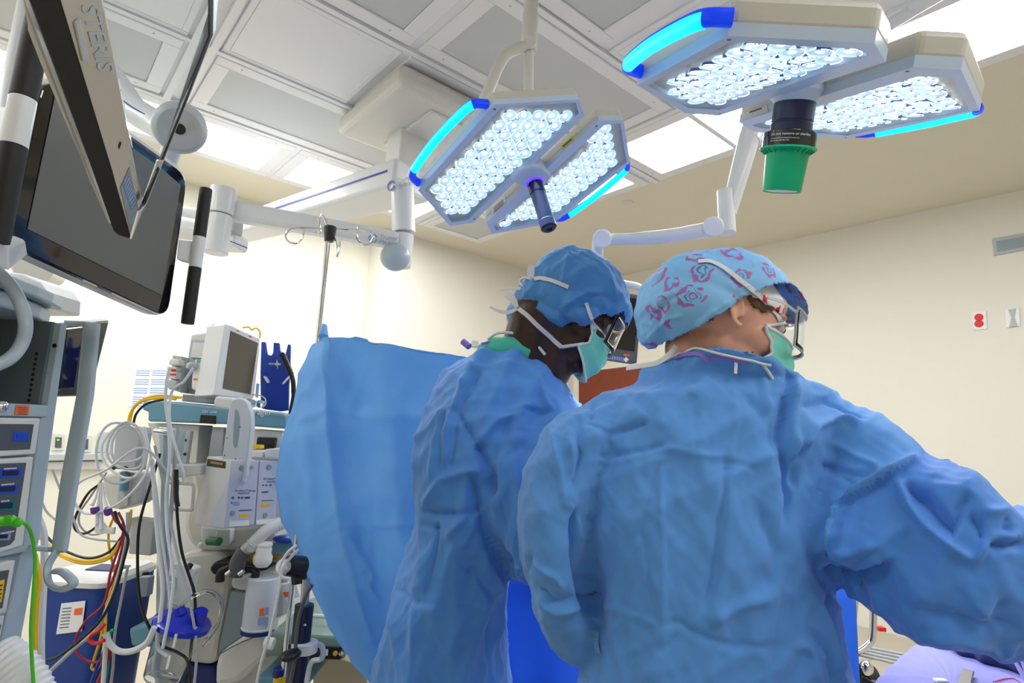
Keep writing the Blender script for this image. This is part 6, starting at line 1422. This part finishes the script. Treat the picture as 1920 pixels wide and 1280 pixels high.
limb(b, [nb-ZZ*.04, sh1, el1, wr1], [.05, .048, .036, .026]); limb(b, [nb-ZZ*.04, sh2, el2, wr2], [.05, .048, .036, .026])
for s_ in (-1, 1):
    hp_ = pv+YY*.075*s_-ZZ*.05; kn = hp_-ZZ*.42+XX*.01; an_ = kn-ZZ*.41; an_[2] = .07
    limb(b, [hp_, kn, an_], [.075, .055, .038]); b.loft([(an_-ZZ*.045+XX*.06, XX*.11, YY*.034), (an_-ZZ*.01+XX*.05, XX*.09, YY*.032), (an_+ZZ*.03, XX*.035, YY*.03)], 18)
hand(b, wr1, nrm(XX*.8+YY*.3-ZZ*.4), -ZZ, 1); hand(b, wr2, nrm(XX*.8-YY*.2-ZZ*.4), -ZZ, -1)
mV, mF = raw_remesh(b, .0045, 3); emit_mesh('body', mV, mF, 'skin_dark', mn)
for w in (.030, -.030):
    e_ = MB(); hm_.ell(e_, (.086, .013, w), (.0115, .0115, .0115), 20, 14); eo = e_.build('eye', MT['eye_white'], mn)
    MB().ell(hm_.p(.0950, .010, w*1.08), .0055, .0055, .003, (hm_.s, hm_.u, hm_.f), 14, 8).build('iris', MT['iris'], eo)
hb_ = MB(); hm_.ell(hb_, (-.018, .040, 0), (.099, .090, .078)); hm_.ell(hb_, (-.035, -.012, 0), (.064, .06, .068)); hm_.ell(hb_, (.035, .02, 0), (.064, .066, .064))
shell(hm_, hb_, lambda f, u, w: (u > np.interp(f, [-.12, -.075, -.03, .0, .02, .05, .1], [-.05, -.045, -.02, .0, -.012, .05, .06])), .0045, [], 'hair_black', 'hair', mn, .001, 140, 3, .0012)
cb2 = MB(); hm_.ell(cb2, (-.010, .050, 0), (.120, .098, .094)); hm_.ell(cb2, (.050, .048, 0), (.080, .058, .078)); hm_.ell(cb2, (-.036, .002, 0), (.086, .074, .086)); cb2.ell(P(985, 588, 1.37), .045, .06, .036); cb2.ell(P(1010, 560, 1.36), .06, .08, .05); cb2.ell(P(1090, 592, 1.30), .05, .04, .022)
c2V, c2F = raw_remesh(cb2, .0040, 4); f_, u_, w_ = hm_.loc(c2V)
cutu = np.interp(f_, [-.20, -.13, -.09, -.05, -.02, .01, .035, .06, .085, .115, .14], [-.2, -.16, -.105, -.080, -.058, -.042, -.018, .022, .042, .045, .03])+.006*np.sin(f_*160)
c2V, c2F = keep(c2V, c2F, u_ > cutu); N = vnormals(c2V, c2F)
H = creases(c2V, N, [([(1070, 465), (1060, 500), (1050, 545)], .008, 5), ([(1000, 525), (1035, 528), (1070, 540), (1100, 548)], -.010, 6), ([(1075, 550), (1090, 545), (1130, 550)], .006, 4), ([(1100, 548), (1060, 570), (1045, 600)], .009, 5), ([(1095, 560), (1130, 552), (1155, 570)], -.007, 5), ([(980, 565), (1010, 575), (1050, 600)], .009, 5), ([(1000, 560), (1040, 575), (1060, 595)], -.009, 5), ([(1060, 540), (1050, 560), (1060, 600)], -.006, 4), ([(965, 575), (975, 600)], -.006, 5), ([(1020, 500), (1015, 525)], -.004, 3), ([(1010, 500), (1003, 522)], .004, 3), ([(1035, 490), (1028, 522)], -.004, 3), ([(1110, 480), (1140, 510), (1155, 560)], .006, 6)])
H = np.maximum(H+crumple(c2V, 14, 34, .0060, (1, 1, 1), 8)+crumple(c2V, 18, 90, .0026, (1, 1, 1), 8), -.005)+.003
c2V = c2V+N*H[:, None]; emit_mesh('bouffant_cap', c2V, c2F, 'cap_blue', mn, solid=.0007)
g = MB()
R_ = [(648, 905, 1010, 1.41, .07), (662, 872, 1030, 1.41, .10), (690, 828, 1052, 1.41, .125), (725, 808, 1080, 1.42, .15), (780, 784, 1092, 1.42, .165), (850, 768, 1070, 1.42, .172), (930, 767, 1035, 1.43, .175), (990, 772, 1000, 1.43, .175), (1060, 752, 970, 1.44, .175), (1140, 728, 955, 1.45, .18), (1220, 712, 960, 1.46, .19), (1300, 700, 972, 1.46, .20), (1450, 690, 990, 1.47, .21), (1650, 690, 1000, 1.47, .21)]
g.loft([ring_px((a, y), (c, y), d, t) for y, a, c, d, t in R_], 60, 2.4)
sleeve(g, [((915, 735), (1085, 735), 1.36, .07, dn), ((905, 800), (1085, 800), 1.33, .085, dn), ((905, 870), (1060, 870), 1.31, .09, dn), ((908, 940), (1040, 940), 1.30, .088, dn), ((920, 1010), (1025, 1010), 1.295, .082, dn), ((938, 1060), (1020, 1050), 1.30, .075, dn), ((962, 1094), (1030, 1060), 1.33, .06, nrm(dn+XX)), ((1040, 1130), (1060, 1070), 1.38, .05, XX), ((1110, 1150), (1125, 1100), 1.43, .042, XX)])
sleeve(g, [((960, 740), (1095, 760), 1.50, .09, dn), ((990, 860), (1090, 860), 1.56, .08, dn), ((1020, 980), (1095, 980), 1.62, .075, dn), ((1050, 1070), (1100, 1010), 1.66, .06, nrm(dn+XX)), ((1150, 1120), (1160, 1060), 1.66, .045, XX)])
g2V, g2F = raw_remesh(g, .0045, 6); N = vnormals(g2V, g2F)
CR2 = [([(868, 700), (855, 740), (850, 765)], .008, 6), ([(900, 690), (870, 740), (850, 768)], -.010, 5), ([(850, 768), (870, 800), (892, 830), (900, 850)], -.012, 5), ([(1010, 690), (1020, 740), (1035, 765)], .008, 5), ([(940, 775), (980, 765), (1040, 770)], -.010, 3), ([(892, 830), (915, 880), (920, 930)], -.018, 7), ([(905, 905), (920, 870), (935, 800)], .010, 6),
 ([(895, 830), (930, 790), (960, 770), (1000, 758)], .010, 9, 'g'), ([(818, 760), (805, 830), (800, 900)], .006, 4), ([(828, 762), (818, 830), (815, 880)], -.006, 4), ([(840, 765), (830, 820), (826, 870)], .006, 4), ([(850, 770), (845, 830), (835, 880)], -.006, 4), ([(765, 830), (800, 790), (820, 760)], .006, 5),
 ([(780, 955), (820, 900), (870, 885), (910, 880)], .012, 9), ([(785, 960), (820, 965), (880, 965), (905, 950)], -.014, 6), ([(775, 985), (810, 995), (805, 1040), (790, 1120)], -.008, 4), ([(800, 998), (812, 985)], -.008, 3), ([(880, 965), (850, 990), (830, 1010)], .010, 6), ([(905, 940), (880, 1000), (860, 1040)], .008, 10, 'g'),
 ([(732, 1095), (765, 1130), (850, 1140), (925, 1145)], -.007, 3), ([(765, 1130), (770, 1200), (765, 1280)], .005, 4), ([(925, 1140), (920, 1200), (925, 1280)], -.006, 4), ([(930, 1060), (945, 1130), (938, 1200), (950, 1280)], .008, 5), ([(880, 890), (895, 960), (930, 1050), (960, 1090)], -.020, 7), ([(960, 860), (975, 930), (985, 1040)], .006, 10, 'g'), ([(765, 830), (772, 870), (765, 930)], .006, 5), ([(860, 1060), (900, 1080), (930, 1130)], -.007, 8, 'g')]
H = creases(g2V, N, keepsharp(CR2)); H += crumple(g2V, 31, 16, .014, (1, 1, .4), 8)+crumple(g2V, 33, 40, .0065, (1, 1, .6), 10)+crumple(g2V, 37, 100, .0016, (1, 1, .8), 8)
g2V = g2V+N*smoothH(H, g2F, 1)[:, None]
g2 = emit_mesh('gown', g2V, g2F, 'gown_man', mn)
tg2 = bvh((g2V, g2F)); t2_ = bvh((g2V, g2F), (mV, mF), (c2V, c2F))
# scrub collar
sV = MB(); sV.tube([P(900, 655, 1.36), P(930, 652, 1.345), P(965, 652, 1.335), P(995, 662, 1.33)], [.012, .026, .028, .02], 20)
sV.build('scrub_collar', MT['scrub_green'], mn)
MB().tube(pxs([(915, 636, 1.345), (935, 624, 1.33), (970, 626, 1.32), (1000, 640, 1.315), (1022, 665, 1.31)], 6), .0035, 10).build('collar_edge', MT['ribbon_white'], mn)
stuck_ribbon('collar_trim', tg2, [(900, 645), (930, 640), (970, 636), (1000, 640), (1020, 655), (1040, 680)], .006, 'collar_violet', g2, .0025, dflt=1.33)
MB().tube([P(868, 640, 1.37), P(880, 650, 1.36)], .008, 8).build('collar_trim', MT['collar_violet'], g2)
mk2, G2 = mask(hm_, mn, (.114, -.018), (.110, -.112), .068, .018)
nc = 0 if G2[10, 0][1] < G2[10, -1][1] else -1
mk = mk2
def strap2(pts, w=.010, dflt=None): return stuck_ribbon('mask_strap', t2_, pts, w, 'ribbon_white', mk2, .0025, 7, dflt)
strap2([(1000, 525), (1012, 522), (1035, 527), (1068, 540)])
strap2([(972, 578), (990, 592), (1010, 612), (1032, 632), (1054, 652)])
MB().tube([stick(t2_, 1052, 650, .004)[0], G2[-6, nc]], .004, 8).build('mask_strap', MT['ribbon_white'], mk2)
strap2([(1098, 566), (1104, 585), (1112, 605), (1114, 618)], .008)
def bow(px, ws, nm='strap_tail'): 
    q = pxs(px, 5); ribbon(MB(), q, [nrm(-YY+ZZ*.25)]*len(q), np.interp(np.linspace(0, 1, len(q)), np.linspace(0, 1, len(ws)), ws).tolist()).build(nm, MT['ribbon_white'], mk2, recalc=True)
bow([(937, 543, 1.33), (955, 540, 1.32), (978, 540, 1.31), (998, 530, 1.30)], [.004, .008, .009, .010])
bow([(997, 497, 1.31), (995, 512, 1.305), (998, 528, 1.30)], [.016, .018, .008])
bow([(918, 575, 1.33), (935, 583, 1.32), (955, 585, 1.31), (970, 578, 1.30)], [.004, .008, .009, .008])
bow([(950, 552, 1.32), (960, 560, 1.31), (970, 576, 1.30)], [.018, .018, .008])
MB().tube(pxs([(995, 522, 1.30), (982, 521, 1.31), (975, 528, 1.32), (980, 537, 1.31)], 6), .003, 8).build('strap_loop', MT['ribbon_white'], mk2)
goggles(hm_, mn, .128, 'black_plastic', (.040, -.030), .068)
# ================================================================ tables and what lies on them
pt_t = thing('operating_table', P(1250, 1100, 1.85)*[1, 1, 0], 'operating table under a bright royal blue drape between and beyond the two people', 'operating table')
t = MB(); 
tz = .90
ny, nx = 40, 90; V = []
x0, x1 = .0, 1.0
for j in range(ny):
    for i in range(nx):
        q = j/(ny-1); x = x0+(x1-x0)*i/(nx-1)
        if q < .35: z = .30+(tz-.30)*(q/.35); y = 1.70+.025*math.sin(x*22)*(1-q/.35)+.012*math.sin(x*51+2)*(1-q/.35)
        elif q < .65: z = tz+.10*math.exp(-((x-.5)/.35)**2)*math.sin((q-.35)/.3*math.pi); y = 1.70+(q-.35)/.3*.55
        else: z = tz-(tz-.30)*((q-.65)/.35); y = 2.25+.02*math.sin(x*19)*((q-.65)/.35)
        V.append((x, y, z))
V = np.array(V); F = [(j*nx+i, j*nx+i+1, (j+1)*nx+i+1, (j+1)*nx+i) for j in range(ny-1) for i in range(nx-1)]
V += crumple(V, 3, 14, .006)[:, None]*np.array([.2, -1, .4])
emit_mesh('table_drape', V, F, 'table_blue', pt_t, solid=.002)
MB().box((x0+.03, 1.73, tz-.10), XX*(x1-x0-.06), YY*.49, ZZ*.08).build('table_top', MT['dark_grey'], pt_t, bevel=.02)
MB().box((.40, 1.80, .06), XX*.2, YY*.2, ZZ*(tz-.16)).build('column', MT['brushed'], pt_t, bevel=.01)
MB().box((.20, 1.70, 0), XX*.6, YY*.4, ZZ*.06).build('base', MT['brushed'], pt_t, bevel=.01)
it = thing('instrument_table', P(1800, 1290, .95)*[1, 1, 0], 'instrument table covered with a lilac cloth in the lower right corner', 'table')
e0 = [P(1625, 1290, .98), P(1700, 1215, 1.05), P(1725, 1200, 1.10)]
zt2 = .875
def onz(x, y, z): r = ray(x, y); return CAM+r*((z-CAM[2])/r[2])
q = [onz(1600, 1340, zt2), onz(1650, 1262, zt2), onz(1690, 1228, zt2), onz(1722, 1202, zt2), onz(1790, 1206, zt2), onz(1900, 1235, zt2), onz(2100, 1290, zt2), onz(2000, 1500, zt2), onz(1600, 1500, zt2)]
cx = sum(q)/len(q); g = MB()
q = round_poly(q, .05, 4)
ringV = []; nq = len(q); lv_ = [(1.0, -.55), (1.0, -.30), (1.0, -.10), (1.0, -.012), (.985, 0), (.90, .002), (.75, 0), (.5, .002), (.25, 0)]
for s_, dz in lv_:
    for k, p in enumerate(q):
        wv_ = 1+(.02*math.sin(k*1.7)*min(1, -dz*4) if dz < 0 else 0); v = cx+(p-cx)*s_*wv_; v = v.copy(); v[2] = zt2+dz+(.003*math.sin(k*2.1+s_*9) if dz >= -.012 else 0); ringV.append(v)
V = np.array(ringV+[cx]); F = [(a*nq+k, a*nq+(k+1) % nq, (a+1)*nq+(k+1) % nq, (a+1)*nq+k) for a in range(len(lv_)-1) for k in range(nq)]+[((len(lv_)-1)*nq+k, (len(lv_)-1)*nq+(k+1) % nq, len(V)-1) for k in range(nq)]
emit_mesh('lilac_cover', V, F, 'lilac', it, solid=.002, sub=2)
MB().prism([cx+(p-cx)*.9-ZZ*.03 for p in q], ZZ*-.02).build('table_top', MT['brushed'], it)
MB().cyl(cx*[1, 1, 0]+ZZ*.04, cx-ZZ*.05, .025).build('column', MT['brushed'], it)
MB().box(cx*[1, 1, 0]-np.array([.25, .2, 0]), XX*.5, YY*.4, ZZ*.04).build('base', MT['brushed'], it, bevel=.01)
def tz_(x, y, dz=0.0): p = onz(x, y, zt2+dz); return p
tw_ = MB(); tp_ = [(1782, 1214), (1800, 1228), (1840, 1243), (1900, 1262), (1990, 1285)]
V = []
cen = [tz_(x, y) for x, y in tp_]; cen = spline(cen, 8)
for i, c in enumerate(cen):
    t_ = nrm(cen[min(i+1, len(cen)-1)]-cen[max(i-1, 0)]); s_ = nrm(np.cross(ZZ, t_))
    tw_.loft if 0 else None
rings = [(c+ZZ*(.022), nrm(np.cross(ZZ, nrm(cen[min(i+1, len(cen)-1)]-cen[max(i-1, 0)])))*(.03+.006*math.sin(i*.8)), ZZ*(.024+.003*math.sin(i*1.3))) for i, c in enumerate(cen)]
rings = [(c+nrm(np.cross(ZZ, nrm(cen[-1]-cen[0])))*.02*(1 if np.cross(ZZ, nrm(cen[-1]-cen[0]))[1] > 0 else -1), a, b_) for c, a, b_ in rings]
tw_.loft(rings, 24, 2.5)
tag(tw_.build('folded_towel', MT['towel_navy'], None), 'rolled dark navy surgical towel on the lilac cloth', 'towel')
rt_ = MB(); rp_ = [(1795, 1300), (1804, 1272), (1812, 1260)]
a_, b_ = tz_(1800, 1305, .004), tz_(1816, 1257, .010)
t_ = nrm(b_-a_); s_ = nrm(np.cross(ZZ, t_))
rt_.loft([(a_+(b_-a_)*k, s_*.009*(1 if k < .9 else .9), ZZ*.0022) for k in (0, .5, .9, 1.0)], 16, 4)
tag(rt_.build('retractor_handle', MT['brushed'], None, bevel=.001), 'flat steel instrument handle lying on the lilac cloth, beside a white piece', 'instrument')
wp = MB().box(tz_(1758, 1282, .003), XX*.02, YY*.012, ZZ*.006).build('gauze_piece', MT['white_plastic'], None, bevel=.002); tag(wp, 'small white piece left of the flat steel handle at the bottom edge', 'gauze')
fo_ = thing('forceps', tz_(1925, 1262, .0), 'steel forceps tips rising past the sleeve at the right edge above the navy towel', 'forceps')
for (xa, ya), (xb, yb) in (((1897, 1228), (1920, 1268)), ((1914, 1232), (1926, 1266))):
    pa, pb_ = P(xa, ya, .86), tz_(xb, yb, .03); MB().tube([pa, (pa+pb_)/2, pb_+nrm(pb_-pa)*.06], [.0022, .0032, .004], 8).build('arm', MT['chrome'], fo_)
th = MB().tube([tz_(x, y, .004) for x, y in ((1862, 1278), (1885, 1272), (1900, 1271), (1912, 1278))], .0008, 6); tag(th.build('suture_thread', MT['red'], None), 'thin red thread on the lilac cloth near the right edge', 'thread')
# chrome wire cart behind the woman at lower right
wc = thing('wire_cart', P(1640, 1250, 2.3)*[1, 1, 0], 'chrome wire cart with tubular frame and casters between gown and lilac table', 'cart')
for pts in ([(1605, 1110), (1597, 1180), (1592, 1195), (1560, 1215)], [(1638, 1130), (1636, 1190), (1628, 1208), (1600, 1225), (1560, 1240)]): MB().tube(pxs([(x, y, 2.25) for x, y in pts], 5), .012, 14).build('frame_tube', MT['chrome'], wc)
for k in range(4): MB().tube([P(1570+k*14, 1218+k*-2.5, 2.3), P(1720+k*10, 1252-k*5, 2.2)], .005, 10).build('shelf_wire', MT['grey_plastic'], wc)
MB().tube([P(1575, 1255, 2.2), P(1660, 1222, 2.4)], .010, 12).build('cross_tube', MT['chrome'], wc)
for x, y in ((1583, 1240), (1625, 1252)): MB().ell(P(x, y, 2.2), .022, .022, .026).build('post_cap', MT['chrome'], wc)
for x, y in ((1592, 1262), (1628, 1272)): 
    c = P(x, y, 2.25); MB().cyl(c-XX*.02, c+XX*.02, .045).build('caster', MT['rubber'], wc)
MB().tube([P(1590, 1265, 2.25), P(1650, 1285, 2.2)], .014, 10).build('base_bar', MT['black_plastic'], wc)
tag(MB().cbox(P(1651, 1178, 2.6), .03, .03, .015).build('red_label', MT['red'], None), 'small red object just under the big sleeve\'s lower edge', 'red tag')
